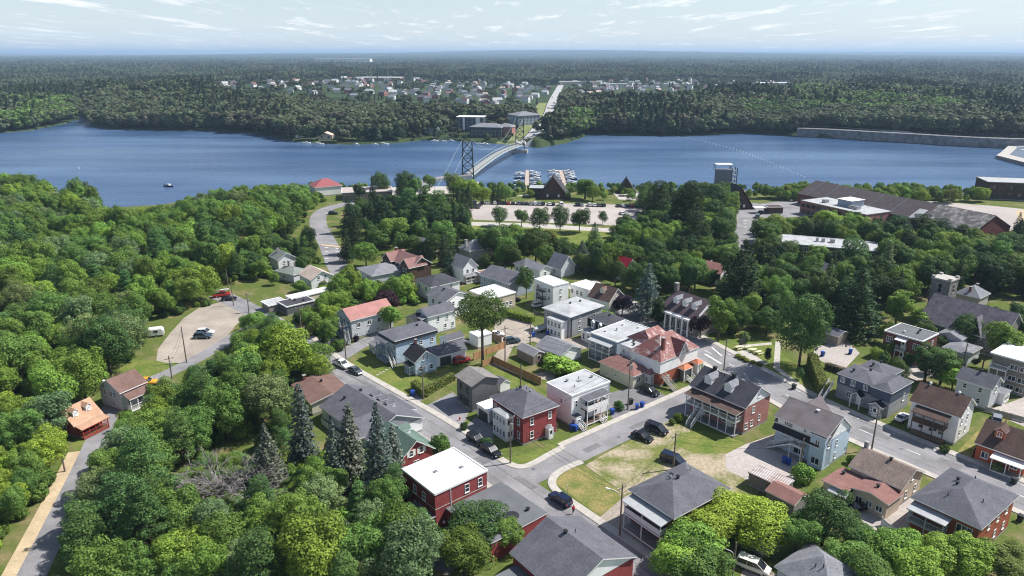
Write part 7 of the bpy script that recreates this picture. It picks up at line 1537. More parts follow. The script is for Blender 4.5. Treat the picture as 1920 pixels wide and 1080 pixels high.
def car(x, y, deg, kind, col, label, group=None, simple=False, z=None, world=None):
    X, Y = world or P(x, y); z = .04 if z is None else z
    body, glass = car_meshes(kind, col); st = CARS[kind][0]
    nm = {'sedan': 'car', 'suv': 'suv', 'van': 'minivan', 'pickup': 'pickup_truck'}[kind]
    r_ = empty(nm, (X, Y, z), math.radians(deg)); tag(r_, label, {'sedan': 'car', 'suv': 'car', 'van': 'van', 'pickup': 'truck'}[kind], group)
    ob("body", body, r_); ob("windows", glass, r_)
    for sx in (-1.4, 1.45):
        for sy in (-1, 1): w_ = ob("wheel", WM, r_, (sx * (1.15 if kind == 'pickup' else 1), sy * .8, .34)); ob("rim", RM, w_, (0, sy * .02, 0))
    if not simple:
        for sy in (-1, 1): ob("headlight", HL, r_, (st[-2][0] + .02, sy * st[-2][1] * .82, st[-2][2] - .12)); ob("tail_light", TL, r_, (st[1][0] - .08, sy * st[1][1] * .8, st[1][2] - .16))
    return r_
for a in ((893, 829, -48, 'suv', 'black', "black SUV parked first in line beside the brick house"), (921, 851, -48, 'suv', 'black', "black SUV parked nearest the corner utility pole"), (1050, 942, 131, 'suv', 'navy', "dark blue hatchback parked beside the dry lawn"), (1204, 823, -42, 'sedan', 'black', "small black car on the grass beside the side street"), (1231, 810, -42, 'van', 'black', "black minivan on the grass beside the side street"), (1262, 868, -40, 'van', 'navy', "navy minivan behind the grey hip roof"), (667, 699, -44, 'sedan', 'grey', "dark grey sedan parked on the left street"), (641, 687, -44, 'pickup', 'white', "white pickup truck parked on the left street"), (636, 648, 12, 'suv', 'black', "black car beside the rose-roofed house"), (618, 655, 12, 'suv', 'silver', "silver car beside the black one at the rose-roofed house"), (381, 634, 2, 'suv', 'slate', "blue-grey car parked in the gravel lot"), (386, 627, 2, 'suv', 'white', "white car behind the blue-grey one in the gravel lot"), (416, 556, 28, 'pickup', 'red', "red vehicle with a white canoe at the end of the gravel lot"), (430, 563, 15, 'sedan', 'black', "black car at the end of the gravel lot"), (273, 722, 10, 'pickup', 'yellow', "yellow pickup truck beside the grey house on the lane"), (960, 643, 20, 'suv', 'slate', "slate blue car in the alley beside the cedar fence"), (931, 630, -5, 'sedan', 'white', "white car in the alley behind the elm"), (889, 645, -20, 'pickup', 'white', "white pickup behind the elm trunk"), (866, 680, 30, 'suv', 'red', "red car in front of the garage wing"), (1219, 738, -50, 'suv', 'black', "black car in the drive of the corner house"), (1868, 790, 55, 'suv', 'silver', "pale silver SUV beside the board fence"), (1692, 787, 38, 'sedan', 'white', "white car tucked between slate duplex and white house"), (1412, 1068, -35, 'van', 'cream', "cream white minivan at the bottom edge"), (1502, 413, 5, 'sedan', 'black', "dark car in front of the mill office"), (1420, 408, 70, 'van', 'grey', "grey van on the plaza"), (1426, 401, 60, 'suv', 'black', "black car on the plaza"), (1614, 955, 15, 'sedan', 'black', "black car in front of the red-brown lean-to"), (963, 566, 20, 'suv', 'black', "black car behind the flat white roof"), (625, 402, 10, 'suv', 'black', "black car on the curving road"), (1010, 575, 30, 'suv', 'white', "white car below the three-storey white block")): car(*a)
row = [(884, 'white'), (890, 'silver'), (904, 'black'), (913, 'white'), (927, 'white'), (935, 'black'), (945, 'black'), (953, 'red'), (962, 'black'), (972, 'grey'), (979, 'black'), (987, 'black'), (995, 'silver'), (1003, 'white'), (1011, 'silver'), (1018, 'black'), (1030, 'white'), (1037, 'black'), (1052, 'white'), (1082, 'black'), (1090, 'silver'), (1105, 'white'), (1114, 'white'), (1122, 'grey'), (1131, 'black'), (1159, 'black'), (1168, 'white'), (1175, 'black'), (1183, 'red'), (1192, 'black'), (1198, 'black'), (1206, 'blue')]
for i, (x, c) in enumerate(row): car(x, 381.5 + (x - 884) * .022, 96, 'van' if x == 1052 else rng.choice(('suv', 'sedan')), c, "%s car, %s from the left in the riverside car park row" % (c, (ORD[i] or "first").strip()), "cars in the riverside car park", True)
for x, y, c in ((886, 390, 'black'), (896, 390, 'grey'), (1166, 402, 'white'), (1174, 403, 'white'), (1196, 403, 'black')): car(x, y, 100, 'sedan', c, "%s car parked apart at the car park's %s" % (c, "left end, nearer the edge" if x < 890 else "left end" if x < 1000 else "right end, outer" if x < 1170 else "right end" if x < 1190 else "right end, behind the white pair"), "cars parked apart in the riverside car park", True)
for i, (t, c) in enumerate(((10, 'white'), (16, 'black'), (20, 'silver'), (23, 'white'), (28, 'black'), (33, 'white'), (38, 'red'), (44, 'white'))):
    q = FARROAD[min(t, len(FARROAD) - 1)]; car(0, 0, 80, 'van', c, "%s vehicle on the far road, %s from the bridge" % (c, (ORD[i] or "first").strip()), "vehicles on the far road", True, groundz(*q) + .4, (q[0] + (-3 if i % 2 else 3), q[1]))
# canoe on the red car, camper
def hull(L, w, h, mat, name="hull", inner=None):
    m = MB(); rings = []
    for t, f in ((0, .12), (.12, .62), (.35, .98), (.6, 1), (.82, .72), (.95, .32), (1, .06)):
        x = (t - .5) * L; z1 = h * (1 + .25 * t * t); rings.append([(x, -w / 2 * f, z1), (x, -w / 2 * f * .8, h * .25), (x, 0, 0 if t < .85 else h * .3), (x, w / 2 * f * .8, h * .25), (x, w / 2 * f, z1)])
    loft(m, rings); return m.mesh(name, mat)
cx, cy = P(416, 556); r_ = ob("canoe", hull(4.6, .8, .45, PAINTS['white'], "canoe"), None, (cx, cy, 1.78), math.radians(28)); tag(r_, "white canoe lying on the red vehicle", "canoe")
cx, cy = P(294, 630); r_ = empty("camper_trailer", (cx, cy, 0), math.radians(20)); tag(r_, "small white camper trailer at the edge of the gravel lot", "trailer")
m = MB(); loft(m, [[(x, -w, .5), (x, -w, zt - .3), (x, -w * .8, zt), (x, w * .8, zt), (x, w, zt - .3), (x, w, .5)] for x, w, zt in ((-2, .9, 2.0), (-1.7, 1.0, 2.4), (1.4, 1.0, 2.45), (1.9, .95, 1.9))]); m.build("body", PAINTS['white'], r_)
m = MB(); m.box(-.5, .5, -1.03, -.98, 1.3, 1.9); m.build("window", CGLASS, r_); m = MB(); m.box(-2.02, -1.96, -.5, .5, .6, 1.9); m.build("door", TRIM_D, r_)
for sy in (-1, 1): w_ = ob("wheel", WM, r_, (0, sy * .9, .34)); ob("rim", RM, w_)

# ------------------------------------------------------------------ marina
DOCK = M("dock_boards", (.42, .34, .29), var=.12, scale=.5)
def dock(a, b, w, label):
    A, B = P(*a, WATER + .5), P(*b, WATER + .5); L = math.dist(A, B); r_ = empty("dock", (*A, WATER), math.atan2(B[1] - A[1], B[0] - A[0])); tag(r_, label, "dock")
    m = MB(); m.box(0, L, -w / 2, w / 2, .25, .5); m.build("walkway", DOCK, r_)
    for i in range(8):
        for s in (-1, 1): m = MB(); m.bar((0, 0, -2), (0, 0, 1.6), .14, 0, 8); m.build("pile", WOOD, r_, (L * (i + .5) / 8, s * (w / 2 + .15), 0))
    return A, B, L
HULLM = {c: hull(7.4, 2.5, 1.15, PAINTS[c]) for c in ('white', 'navy', 'cream')}
_ck = MB(); _ck.box(-3.2, 1.2, -.95, .95, 1.05, 1.14); COCK = _ck.mesh("cockpit", DOCK)
_cb = MB(); loft(_cb, [[(x, -w, 1.05), (x, w, 1.05), (x, w * .8, z), (x, -w * .8, z)] for x, w, z in ((-1.2, .95, 1.9), (.6, .95, 1.95), (1.6, .7, 1.25))]); CABIN = _cb.mesh("cabin", PAINTS['white'])
_ws = MB(); _ws.box(.55, .7, -.8, .8, 1.4, 1.95); _ws.box(-.9, .4, -.93, -.86, 1.4, 1.75); _ws.box(-.9, .4, .86, .93, 1.4, 1.75); WSH = _ws.mesh("windshield", CGLASS)
_cv = MB(); _cv.box(-3.2, -1.0, -1.0, 1.0, 2.2, 2.28); [_cv.bar((x, s * .95, 1.1), (x, s * .95, 2.2), .04) for x in (-3.1, -1.1) for s in (-1, 1)]
CANVAS = {c: _cv.mesh("canopy", M("canvas_" + c, {'blue': (.05, .08, .2), 'white': (.7, .7, .7), 'green': (.04, .1, .08), 'dark': (.03, .03, .04)}[c])) for c in ('blue', 'white', 'green', 'dark')}
def boat(X, Y, rz, s, label, group, hc='white'):
    r_ = empty("motor_boat", (X, Y, WATER - .25), rz); r_.scale = (s, s, s); tag(r_, label, "boat", group)
    ob("hull", HULLM[hc], r_); ob("cockpit", COCK, r_); ob("cabin", CABIN, r_); ob("windshield", WSH, r_)
    if rng.random() < .6: ob("canopy", CANVAS[rng.choice(list(CANVAS))], r_)
for (a, b), lab in ((((987, 352), (989, 319)), "left dock"), (((1063, 350), (1051, 319)), "right dock")):
    A, B, L = dock((a[0], a[1] + 10), b, 2.6, "long wooden %s of the marina" % lab)
    ux, uy = (B[0] - A[0]) / L, (B[1] - A[1]) / L; rz = math.atan2(uy, ux)
    for i in range(9):
        for s in (-1, 1):
            t = 26 + (L - 28) * i / 8.5
            if rng.random() < .06: continue
            boat(A[0] + ux * t - uy * s * 5.2, A[1] + uy * t + ux * s * 5.2, rz + s * math.pi / 2 + math.pi * rng.randrange(2), rng.uniform(.85, 1.1), "%s motor boat from the shore on the %s side of the %s" % ((ORD[i] or "first").strip(), "left" if s > 0 else "right", lab), "boats at the marina docks", rng.choice(('white', 'white', 'white', 'cream', 'navy')))
for i, (px, py) in enumerate(((575, 268), (600, 270), (668, 271), (703, 271), (722, 270), (815, 264), (830, 265), (846, 264), (900, 270), (912, 271))):
    X, Y = P(px, py + 1, WATER); boat(X, Y, rng.uniform(-.5, .5), 1.0, "%s small boat from the left along the far shore" % (ORD[i] or "first").strip(), "boats along the far shore")
X, Y = P(316, 350, WATER); boat(X, Y, 2.8, 1.0, "lone motor boat under way on the left part of the river", None, 'navy')
X, Y = P(148, 317, WATER); m = MB(); m.bar((0, 0, -.5), (0, 0, 1.6), .35, 0, 8, .2); o = m.build("river_buoy", TRIM, None, (X, Y, WATER)); tag(o, "lone white marker buoy on the left part of the river", "buoy")
line = smooth_line([P(x, y, WATER) for x, y in ((1240, 252), (1285, 258), (1320, 265), (1360, 275), (1400, 287), (1440, 303), (1475, 318), (1512, 334))])
bm = MB(); bm.bar((0, 0, -.35), (0, 0, 0), .25, 0, 10, .45); bm.bar((0, 0, 0), (0, 0, .35), .45, 0, 10, .22); BUOY = bm.mesh("buoy", TRIM)
seg = along(line, 0, 400)
for i, q in enumerate(seg[::14][::-1]): o = ob("buoy", BUOY, None, (q[0], q[1], WATER + .05)); tag(o, "%s white float from the near shore in the curved river boom" % (ORD[i] or "first").strip(), "buoy", "floats of the river boom")
# pier on the right, riprap on the far shore
pp = [P(x, y, WATER + 2.5) for x, y in ((1868, 291), (1876, 286), (1908, 258), (1990, 254), (2010, 330), (1920, 304))]
m = MB(); m.slab([(x, y, WATER + 2.5) for x, y in pp], [tuple(range(6))[::-1]], 3.5, 0, 1, 1); o = m.build("pier", [CONC, WOOD_G]); tag(o, "pale concrete pier jutting into the river at the right edge", "pier")
m = MB(); m.slab([(x, y, WATER + 2.56) for x, y in [P(a, b, WATER + 2.5) for a, b in ((1893, 290), (1912, 272), (1990, 272), (2000, 312), (1925, 298))]], [(0, 4, 3, 2, 1)], .05, 0, 0, 0); m.build("pier_surface", M("wet_deck", (.13, .16, .20), rough=.4), o)
for i in range(4): X, Y = P(1908 + i * 7, 275 + i * 6, WATER + 2.6); q = ob("white_slab", None, o); m = MB(); m.box(-5, 5, -1, 1, 0, .5); bpy.data.objects.remove(q); m.build("white_slab", TRIM, o, (X + 4, Y, WATER + 2.6), .2)
ROCK = M("rock", (.13, .125, .125), var=.5, scale=.5, world=True)
rk = MB(); gr = random.Random(3)
for i in range(900):
    px = gr.uniform(1505, 1905); py = np.interp(px, [1500, 1540, 1680, 1760, 1890, 1920], [254, 258, 262, 266, 267, 262]) - gr.uniform(0, 9)
    X, Y = P(px, py, -2); z_ = groundz(X, Y); s = gr.uniform(.8, 2.0)
    rk.add([(X + s * gr.uniform(.6, 1), Y, z_), (X, Y + s, z_), (X - s * gr.uniform(.6, 1), Y, z_), (X, Y - s, z_), (X + gr.uniform(-.3, .3), Y, z_ + s * .8)], [(0, 1, 4), (1, 2, 4), (2, 3, 4), (3, 0, 4)])
tag(rk.build("riprap", ROCK), "grey riprap boulders along the far right shore", "rocks", kind="stuff")

# ------------------------------------------------------------------ street furniture
POLEW = M("pole_wood", (.17, .14, .12), var=.2, scale=2); WIRE = M("wire", (.02, .02, .022), rough=.6)
POLES = {}
def pole(key, base, ytop, label, arm=None, cross=True, rz=0.7, group=None, trans=False):
    X, Y = P(*base); h = 6.0
    while Q(X, Y, h)[1] > ytop and h < 16: h += .1
    r_ = empty("utility_pole", (X, Y, 0), rz); tag(r_, label, "pole", group)
    m = MB(); m.bar((0, 0, -.5), (0, 0, h), .17, 0, 8, .11); m.build("shaft", POLEW, r_)
    if cross: m = MB(); m.box(-1.0, 1.0, -.06, .06, h - .75, h - .62); m.build("crossarm", POLEW, r_); im = MB(); im.bar((0, 0, 0), (0, 0, .25), .06, 0, 6); imm = im.mesh("insulator", TRIM); [ob("insulator", imm, r_, (q, 0, h - .62)) for q in (-.9, 0, .9)]
    if trans: m = MB(); m.bar((0, -.35, h - 2.6), (0, -.35, h - 1.6), .3, 0, 12); m.build("transformer", METAL, r_)
    if arm:
        m = MB(); a = math.radians(arm); pts = [(0, 0, h - 2.2), (.5, 0, h - 1.7), (1.4, 0, h - 1.45), (2.3, 0, h - 1.5)]
        for p, q in zip(pts, pts[1:]): m.bar(p, q, .045)
        m.box(2.0, 2.7, -.13, .13, h - 1.6, h - 1.48); m.build("lamp_arm", TRIM, r_, (0, 0, 0), a - rz)
    POLES[key] = (X, Y, h); return r_
pole('a', (649, 676), 607, "utility pole with transformer beside the rose-roofed house drive", trans=True); pole('b', (794, 748), 685, "utility pole beside the clipped hedge"); pole('c', (957, 869), 778, "utility pole at the street corner by the red brick house", trans=True); pole('d', (1162, 1004), 908, "utility pole with curved lamp arm beside the dark hip-roofed house", arm=150)
pole('e', (947, 678), 612, "utility pole in the alley behind the cedar fence"); pole('f', (994, 648), 604, "thin utility pole in the alley beside the garages"); pole('g', (976, 728), 696, "short pole at the end of the cedar fence", cross=False); pole('h', (1177, 768), 670, "utility pole with transformer beside the blue bins", trans=True); pole('i', (1357, 694), 636, "utility pole on the main street behind the pink brick house"); pole('j', (1634, 844), 764, "utility pole on the main street beside the slate duplex"); pole('k', (1498, 890), 822, "utility pole in front of the pale blue house", cross=False); pole('l', (1262, 880), 812, "utility pole behind the dark hip-roofed house"); pole('m', (1802, 702), 644, "utility pole behind the brown-roofed white house", arm=20); pole('n', (1841, 694), 656, "lamp pole beside the low grey roofs", arm=200, cross=False)
pole('o', (350, 680), 612, "utility pole at the lower corner of the gravel lot", cross=False); pole('p', (323, 712), 676, "utility pole with transformer beside the country lane", trans=True); pole('q', (429, 548), 505, "tall pole at the wood edge of the gravel lot", cross=False); pole('r', (438, 573), 526, "pole at the far end of the gravel lot", cross=False); pole('s', (467, 586), 556, "pole with transformer where the lane leaves the gravel lot", trans=True); pole('t', (566, 630), 573, "utility pole in the trees left of the rose-roofed house"); pole('u', (122, 884), 845, "pole beside the lane near the red cottage", cross=False); pole('v', (1373, 1082), 1036, "street lamp pole at the bottom edge", arm=160, cross=False); pole('w', (1776, 392), 345, "tall lamp mast beside the mill", cross=False); pole('x', (1062, 600), 560, "utility pole beside the large grey house", cross=False)
def wire(a, b, dh=0.0, sag=.9, off=0.0):
    (x0, y0, h0), (x1, y1, h1) = POLES[a], POLES[b]; L = math.hypot(x1 - x0, y1 - y0); nx, ny = -(y1 - y0) / L * off, (x1 - x0) / L * off
    m = MB(); n = 10; pt = lambda t: (x0 + (x1 - x0) * t + nx, y0 + (y1 - y0) * t + ny, h0 - .4 - dh + (h1 - h0) * t - sag * 4 * t * (1 - t))
    for i in range(n): m.bar(pt(i / n), pt((i + 1) / n), .022)
    o = m.build("overhead_wire", WIRE); return o
WN = {'abcd': "the left street", 'cl': "the dry yard", 'hc': "the side street", 'ij': "the main street", 'ef': "the alley", 'sr': "the gravel lot", 'po': "the lane", 'eg': "the cedar fence", 'kj': "the pale blue house", 'jm': "the slate duplex"}
for a, b in (('a', 'b'), ('b', 'c'), ('c', 'd')):
    for k, (dh, off) in enumerate(((0, -.8), (0, .8), (1.6, 0))): tag(wire(a, b, dh, .8, off), "%s overhead wire of the left street, %s span" % (("left", "right", "lower")[k], {'a': "upper", 'b': "middle", 'c': "lower"}[a]), "wire", "wires along the left street")
for a, b, nm in (('h', 'c', "above the side street"), ('l', 'd', "above the dry yard"), ('i', 'j', "above the main street"), ('e', 'f', "above the alley"), ('r', 's', "at the end of the gravel lot"), ('p', 'o', "beside the country lane"), ('j', 'm', "above the slate duplex"), ('k', 'l', "above the gravel yard"), ('h', 'e', "between alley and side street"), ('t', 'a', "towards the rose-roofed house")):
    for dh in (0, 1.3): tag(wire(a, b, dh), "%s overhead wire %s" % ("lower" if dh else "upper", nm), "wire", "wires %s" % nm)
def fence(a, b, h, mat, label, step=2.4, name="board_fence"):
    A, B = P(*a), P(*b); L = math.dist(A, B); n = max(1, round(L / step)); r_ = empty(name, (*A, 0), math.atan2(B[1] - A[1], B[0] - A[0])); tag(r_, label, "fence")
    s = L / n; pm = MB(); k = int(s / .16)
    for i in range(k): pm.box(.07 + (s - .14) * i / k, .07 + (s - .14) * (i + .93) / k, -.02 if i % 2 else -.03, .02, .06, h - (.03 if i % 3 else 0))
    pm.box(.07, s - .07, .02, .07, .4, .5); pm.box(.07, s - .07, .02, .07, h - .5, h - .4)
    pmm = pm.mesh("fence_panel", mat); qm = MB(); qm.box(-.07, .07, -.07, .07, -.3, h + .12); qmm = qm.mesh("fence_post", mat)
    for i in range(n): ob("fence_panel", pmm, r_, (i * s, 0, 0))
    for i in range(n + 1): ob("fence_post", qmm, r_, (i * s, 0, 0))
fence((923, 680), (1014, 722), 1.9, CEDARW, "reddish cedar board fence around the back lawn"); fence((888, 676), (948, 652), 1.9, CEDARW, "tan board fence behind the elm trunk"); fence((905, 688), (925, 680), 1.7, CEDARW, "short cedar fence piece at the elm's foot"); fence((940, 644), (912, 630), 1.8, WOOD, "dark board fence around the flower yard")
fence((1822, 858), (1884, 800), 1.7, WOOD, "weathered board fence beside the silver SUV"); fence((604, 796), (640, 826), 1.4, TRIM, "white garden fence behind the grey cottage"); fence((1652, 985), (1690, 1020), 1.5, TRIM, "white board fence at the bottom beside the orange brick house"); fence((1846, 772), (1920, 792), 1.2, FOUND, "low concrete garden wall behind the silver SUV", name="garden_wall"); fence((1040, 596), (1002, 590), 1.1, WOOD_G, "grey wooden fence beside the large grey house")
def hedge(a, b, w, h, tint, label):
    A, B = P(*a), P(*b); L = math.dist(A, B); g = np.random.default_rng(int(a[0])); n = int((L * w + 2 * L * h + 2 * w * h) * 46)
    p = np.stack([g.uniform(0, L, n), g.uniform(-w / 2, w / 2, n), g.uniform(0, h, n)], 1); d = np.zeros_like(p); f = g.random(n); tot = L * w + 2 * L * h + 2 * w * h
    for lo, hi, ax, val, sg in ((0, L * w, 2, h, 1), (L * w, L * w + L * h, 1, -w / 2, -1), (L * w + L * h, L * w + 2 * L * h, 1, w / 2, 1), (L * w + 2 * L * h, L * w + 2 * L * h + w * h, 0, 0, -1), (L * w + 2 * L * h + w * h, tot, 0, L, 1)):
        s = (f * tot >= lo) & (f * tot < hi); p[s, ax] = val + g.normal(0, .05, s.sum()); d[s, ax] = sg
    v, fc = leaves(p, d, .13, .6, .45, g)
    r_ = empty("clipped_hedge", (*A, 0), math.atan2(B[1] - A[1], B[0] - A[0])); tag(r_, label, "hedge"); c = ob("foliage", npmesh("hedge", v, fc, [LEAF]), r_); c.color = (*TINT[tint], 1)
    m = MB(); m.box(.12, L - .12, -w / 2 + .12, w / 2 - .12, 0, h - .12); m.build("branches", M("hedge_core", (.02, .03, .012)), r_)
hedge((776, 728), (798, 746), 1.5, 2.0, 'olive', "clipped cedar hedge beside the left street pavement"); hedge((799, 740), (850, 712), 1.3, 1.8, 'olive', "clipped hedge between drive and small blue house"); hedge((1520, 684), (1543, 746), 2.0, 3.2, 'olive', "tall clipped hedge dividing park and slate duplex"); hedge((1548, 690), (1588, 704), 1.2, 1.5, 'dry', "brownish clipped hedge below the gravel car park"); hedge((940, 590), (1000, 606), 1.6, 1.8, 'lime', "bright loose hedge at the head of the alley")
BLUEP = M("blue_plastic", (.02, .07, .32), rough=.45, var=.05); GREENP = M("dark_plastic", (.03, .035, .035), rough=.5)
bb = MB(); loft(bb, [[(-x, -y, z), (x, -y, z), (x, y, z), (-x, y, z)] for x, y, z in ((.24, .28, .08), (.31, .37, 1.0))]); BB = {'b': bb.mesh("body", BLUEP), 'k': bb.mesh("body", GREENP)}; bl = MB(); bl.box(-.35, .35, -.42, .4, 1.0, 1.08); BL = {'b': bl.mesh("lid", BLUEP), 'k': bl.mesh("lid", GREENP)}; bw = MB(); bw.bar((-.3, .3, .12), (.3, .3, .12), .12, 0, 8); BW = bw.mesh("wheels", TYRE)
SEENB = {}
def bin_(x, y, c, label, group):
    X, Y = P(x, y); r_ = empty("wheelie_bin", (X, Y, .05), rng.uniform(-1, 1)); r_.scale = (1.15,) * 3; tag(r_, label, "bin", group); ob("body", BB[c], r_); ob("lid", BL[c], r_); ob("wheels", BW, r_)
for x, y, c, lb in ((1194, 768, 'b', "on the side street pavement"), (1204, 764, 'b', "on the side street pavement"), (1148, 777, 'b', "beside the apartment block's balcony"), (774, 742, 'b', "beside the clipped hedge"), (979, 601, 'b', "at the head of the alley"), (986, 600, 'b', "at the head of the alley"), (1072, 806, 'b', "in the shade of the apartment block"), (1079, 808, 'b', "in the shade of the apartment block"), (1000, 632, 'b', "beside the boat trailer"), (1026, 630, 'b', "beside the boat trailer"), (1542, 668, 'b', "in the gravel car park"), (1594, 664, 'b', "in the gravel car park"), (1470, 868, 'b', "under the pale blue house's stair"), (1478, 872, 'b', "under the pale blue house's stair"), (1183, 758, 'k', "behind the transformer pole"), (1900, 908, 'k', "on the main street pavement"), (1912, 978, 'k', "beside the orange brick house"), (1488, 730, 'k', "on the park grass")):
    seen_ = SEENB.setdefault(lb, []); seen_.append(1); bin_(x, y, c, "%s%s wheelie bin %s" % ("second " if len(seen_) > 1 else "", "blue" if c == 'b' else "dark", lb), "wheelie bins")
# park: picnic tables, notice board, sculpture bench
CREAMW = M("cream_paint", (.66, .62, .42), rough=.6, var=.05)
for i, (x, y) in enumerate(((1384, 655), (1402, 655), (1413, 660), (1422, 664))):
    X, Y = P(x, y); r_ = empty("picnic_table", (X, Y, .03), .5); tag(r_, "cream picnic table, %s in the park row" % ("first", "second", "third", "last")[i], "table")
    m = MB(); m.box(-.9, .9, -.4, .4, .72, .78); m.build("table_top", CREAMW, r_)
    for s in (-1, 1): m = MB(); m.box(-.9, .9, s * .75 - .14, s * .75 + .14, .42, .47); m.build("bench", CREAMW, r_); m = MB(); m.bar((s * .6, -.75, 0), (s * .6, .2, .72), .05); m.bar((s * .6, .75, 0), (s * .6, -.2, .72), .05); m.build("leg", CREAMW, r_)
X, Y = P(1391, 652); r_ = empty("notice_board", (X, Y, 0), .4); tag(r_, "dark notice board beside the picnic tables", "sign"); m = MB(); m.box(-.9, .9, -.05, .05, .8, 2.6); m.build("panel", TRIM_D, r_); [MB.build((lambda q: (q.box(-.06, .06, -.06, .06, 0, 2.7), q)[1])(MB()), "post", TRIM_D, r_, (s, 0, 0)) for s in (-.95, .95)]
T(1438, 652, 0, 'cedar', 'dark', 1.9, "small dark cone-shaped cedar in the park", base=(1438, 678)); T(1496, 690, 0, 'small', 'deep', 2.2, "thin young tree on the park grass", base=(1498, 712))
for x, y, w_ in ((1384, 664, 2), (1392, 668, 2), (1400, 672, 2), (1412, 676, 2), (1424, 680, 2)): T(x, y, .9, 'shrub', 'yellow' if x < 1390 else 'olive', w_, "%s low shrub in the park bed" % ("yellow" if x < 1390 else "second olive" if x < 1396 else "third olive" if x < 1405 else "fourth olive" if x < 1420 else "last olive"), "shrubs of the park bed")
# garden shrubs near houses
SHRUBS = ["dark shrub in the charcoal house's front bed", "dark shrub before the red brick house's sunroom", "bright shrub at the pink brick house's gallery", "olive shrub beside the side street pavement", "lime shrub before the slate duplex's right entrance", "lime shrub before the slate duplex's left entrance", "dark shrub at the brown balcony's foot", "grey-flowered shrub before the orange house", "dark shrub beside the apartment block's blue bin", "green shrub before the corner house's brick wall", "bright shrub behind the pale blue house", "purple shrub at the rose-roofed house's corner", "grey-flowered shrub at the park's upper edge", "dark shrub at the park's upper left", "lime shrub right of the tan shed", "lime shrub beside the tan shed's front"]
for x, y, h, w_, tn in ((870, 806, 1.6, 2, 'deep'), (912, 838, 1.8, 2.6, 'deep'), (1272, 790, 1.8, 2.2, 'bright'), (1260, 796, 1.2, 1.8, 'olive'), (1640, 760, 1.6, 2.4, 'lime'), (1600, 745, 1.6, 2.0, 'lime'), (1770, 848, 1.4, 2.4, 'deep'), (1868, 882, 1.4, 3.0, 'grey'), (1160, 768, 2.0, 2.6, 'deep'), (1250, 722, 1.2, 1.8, 'mid'), (1596, 870, 1.8, 2.4, 'bright'), (668, 640, 1.6, 2.2, 'purple'), (1398, 640, 2.2, 3, 'grey'), (1370, 628, 2.4, 3, 'deep'), (1640, 628, 2.0, 4, 'lime'), (1600, 632, 2.4, 4.5, 'lime')):
    sh_ = SHRUBS.pop(0); X, Y = P(x, y); tree(X, Y, 'shrub', h, w_, tn, sh_, "garden shrubs close to houses")
# hydrant
X, Y = P(862, 788); r_ = empty("fire_hydrant", (X, Y, .02)); tag(r_, "red fire hydrant beside the dark house's drive", "hydrant"); HYD = paint('hydrant', (.5, .03, .02), 0)
m = MB(); m.bar((0, 0, 0), (0, 0, .6), .13, 0, 10); m.bar((0, 0, .6), (0, 0, .75), .16, 0, 10, .06); m.build("barrel", HYD, r_); m = MB(); m.bar((-.24, 0, .42), (.24, 0, .42), .07, 0, 8); m.build("outlet", HYD, r_)
# boat trailer in the alley
X, Y = P(1014, 622); r_ = empty("covered_boat", (X, Y, .1), .6); tag(r_, "small boat under a grey cover in the alley", "boat"); ob("hull", hull(5, 1.9, .9, PAINTS['white']), r_, (0, 0, .4)); m = MB(); loft(m, [[(x, -w, 1.35), (x, 0, z), (x, w, 1.35)] for x, w, z in ((-2.4, .8, 1.6), (-.5, .95, 1.9), (1.6, .7, 1.6))]); m.build("cover", TARP, r_); [ob("wheel", WM, r_, (-.3, s * .8, .34)) for s in (-1, 1)]
# stepping stones
for i in range(5): X, Y = P(708 + i * 5.6, 703 - i * 3.2); m = MB(); m.box(-.3, .3, -.22, .22, 0, .05); o = m.build("stepping_stone", CONC, None, (X, Y, .02), .6); tag(o, "%s stepping stone from the pavement on the blue duplex lawn" % (ORD[i] or "first").strip(), "stone", "stepping stones on the lawn")
# sign post at the corner lawn
X, Y = P(1064, 935); r_ = empty("street_sign", (X, Y, 0)); tag(r_, "thin street sign post on the dry corner lawn", "sign"); m = MB(); m.bar((0, 0, 0), (0, 0, 2.6), .035, 0, 6); m.build("post", METAL, r_); m = MB(); m.box(-.02, .02, -.25, .25, 2.1, 2.6); m.build("panel", TRIM, r_)
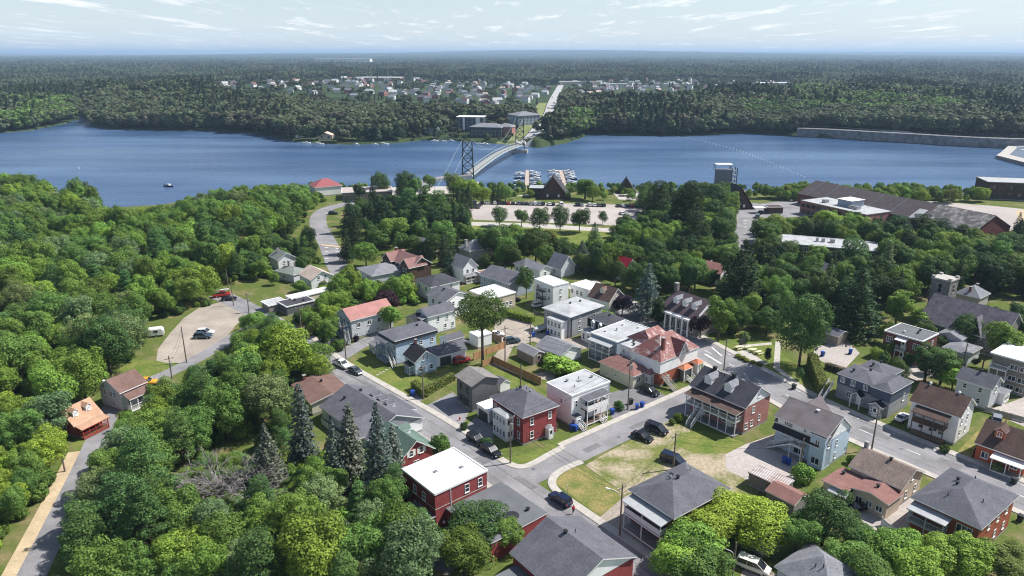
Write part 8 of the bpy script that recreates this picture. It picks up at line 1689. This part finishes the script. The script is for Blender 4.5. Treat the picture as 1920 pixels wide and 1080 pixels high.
# ------------------------------------------------------------------ the person standing in the street
def person(px, py, rz):
    X, Y = P(px, py); r_ = empty("person", (X, Y, .036), rz); tag(r_, "person in a red top and dark shorts standing in the street behind the parked car", "person")
    V = [(0, 0, .95), (0, 0, 1.12), (0, 0, 1.32), (0, 0, 1.45), (0, -.01, 1.53), (0, -.015, 1.60), (0, -.01, 1.70)]; R = [.125, .12, .14, .085, .052, .078, .062]; E = [(0, 1), (1, 2), (2, 3), (3, 4), (4, 5), (5, 6)]
    def chain(start, pts):
        p = start
        for co, r in pts: V.append(co); R.append(r); E.append((p, len(V) - 1)); p = len(V) - 1
        return p
    for s in (-1, 1):
        chain(0, [((s * .09, 0, .88), .10), ((s * .10, -.02 * s, .5), .062), ((s * .10, .03 * s, .09), .042), ((s * .11, -.12 + .03 * s, .035), .035)])
        w = chain(2, [((s * .17, 0, 1.38), .062), ((s * .23, .02, 1.12), .045), ((s * .24, -.06, .88), .03), ((s * .24, -.075, .82), .026)])
        for k in range(4): chain(w, [((s * .24, -.10 + .018 * k, .77), .010), ((s * .235, -.105 + .018 * k, .72 + .008 * abs(k - 1.5)), .008)])
        chain(w, [((s * .225, -.115, .80), .010), ((s * .22, -.125, .765), .009)])
    me = bpy.data.meshes.new("body"); me.from_pydata(V, E, []); me.materials.append(M("skin", (.42, .25, .17), rough=.6, var=.05))
    o = ob("body", me, r_); md = o.modifiers.new("skin", 'SKIN'); md.use_smooth_shade = True
    for i, sv in enumerate(me.skin_vertices[0].data): sv.radius = (R[i], R[i]); sv.use_root = i == 0
    o.modifiers.new("sub", 'SUBSURF').levels = 1
    def ring(z, rx, ry, n=12): return [(rx * math.cos(2 * math.pi * k / n), ry * math.sin(2 * math.pi * k / n), z) for k in range(n)]
    m = MB(); loft(m, [ring(.93, .185, .135), ring(1.1, .17, .135), ring(1.3, .205, .15), ring(1.42, .18, .11), ring(1.49, .075, .07)], 0, False)
    for s in (-1, 1): m.bar((s * .15, 0, 1.4), (s * .235, .01, 1.16), .075, 0, 10, .068)
    m.build("top", M("red_cloth", (.55, .02, .03), var=.08), r_, smooth=True)
    m = MB(); loft(m, [ring(.80, .19, .145), ring(.97, .18, .14)], 0, False); [m.bar((s * .09, 0, .86), (s * .10, -.01 * s, .52), .105, 0, 10, .09) for s in (-1, 1)]; m.build("shorts", M("dark_cloth", (.03, .03, .04)), r_, smooth=True)
    m = MB(); loft(m, [ring(1.60, .098, .11), ring(1.68, .097, .108), ring(1.745, .06, .07), ring(1.76, .01, .01)], 0, True); m.build("hair", M("brown_hair", (.05, .03, .02)), r_, (0, .012, 0), smooth=True)
    for s in (-1, 1): m = MB(); m.box(s * .11 - .045, s * .11 + .045, -.19 + .03 * s, .07 + .03 * s, 0, .08); m.build("shoe", TRIM, r_)
person(1075, 964, .4)

# ------------------------------------------------------------------ summer haze over the whole valley
hz = MB(); hz.box(-58000, 58000, -1500, 50000, -14, 160)
o = hz.build("haze", None); o.data.materials.clear()
hm = bpy.data.materials.new("haze_air"); hm.use_nodes = True; hn = hm.node_tree.nodes; hn.clear()
ho = hn.new("ShaderNodeOutputMaterial"); hv = hn.new("ShaderNodeVolumePrincipled"); hv.inputs["Color"].default_value = (.54, .75, 1.0, 1); hv.inputs["Density"].default_value = 8.8e-5; hv.inputs["Anisotropy"].default_value = .1
hm.node_tree.links.new(hv.outputs[0], ho.inputs["Volume"]); o.data.materials.append(hm); tag(o, "pale summer haze over the valley", "haze", kind="stuff")
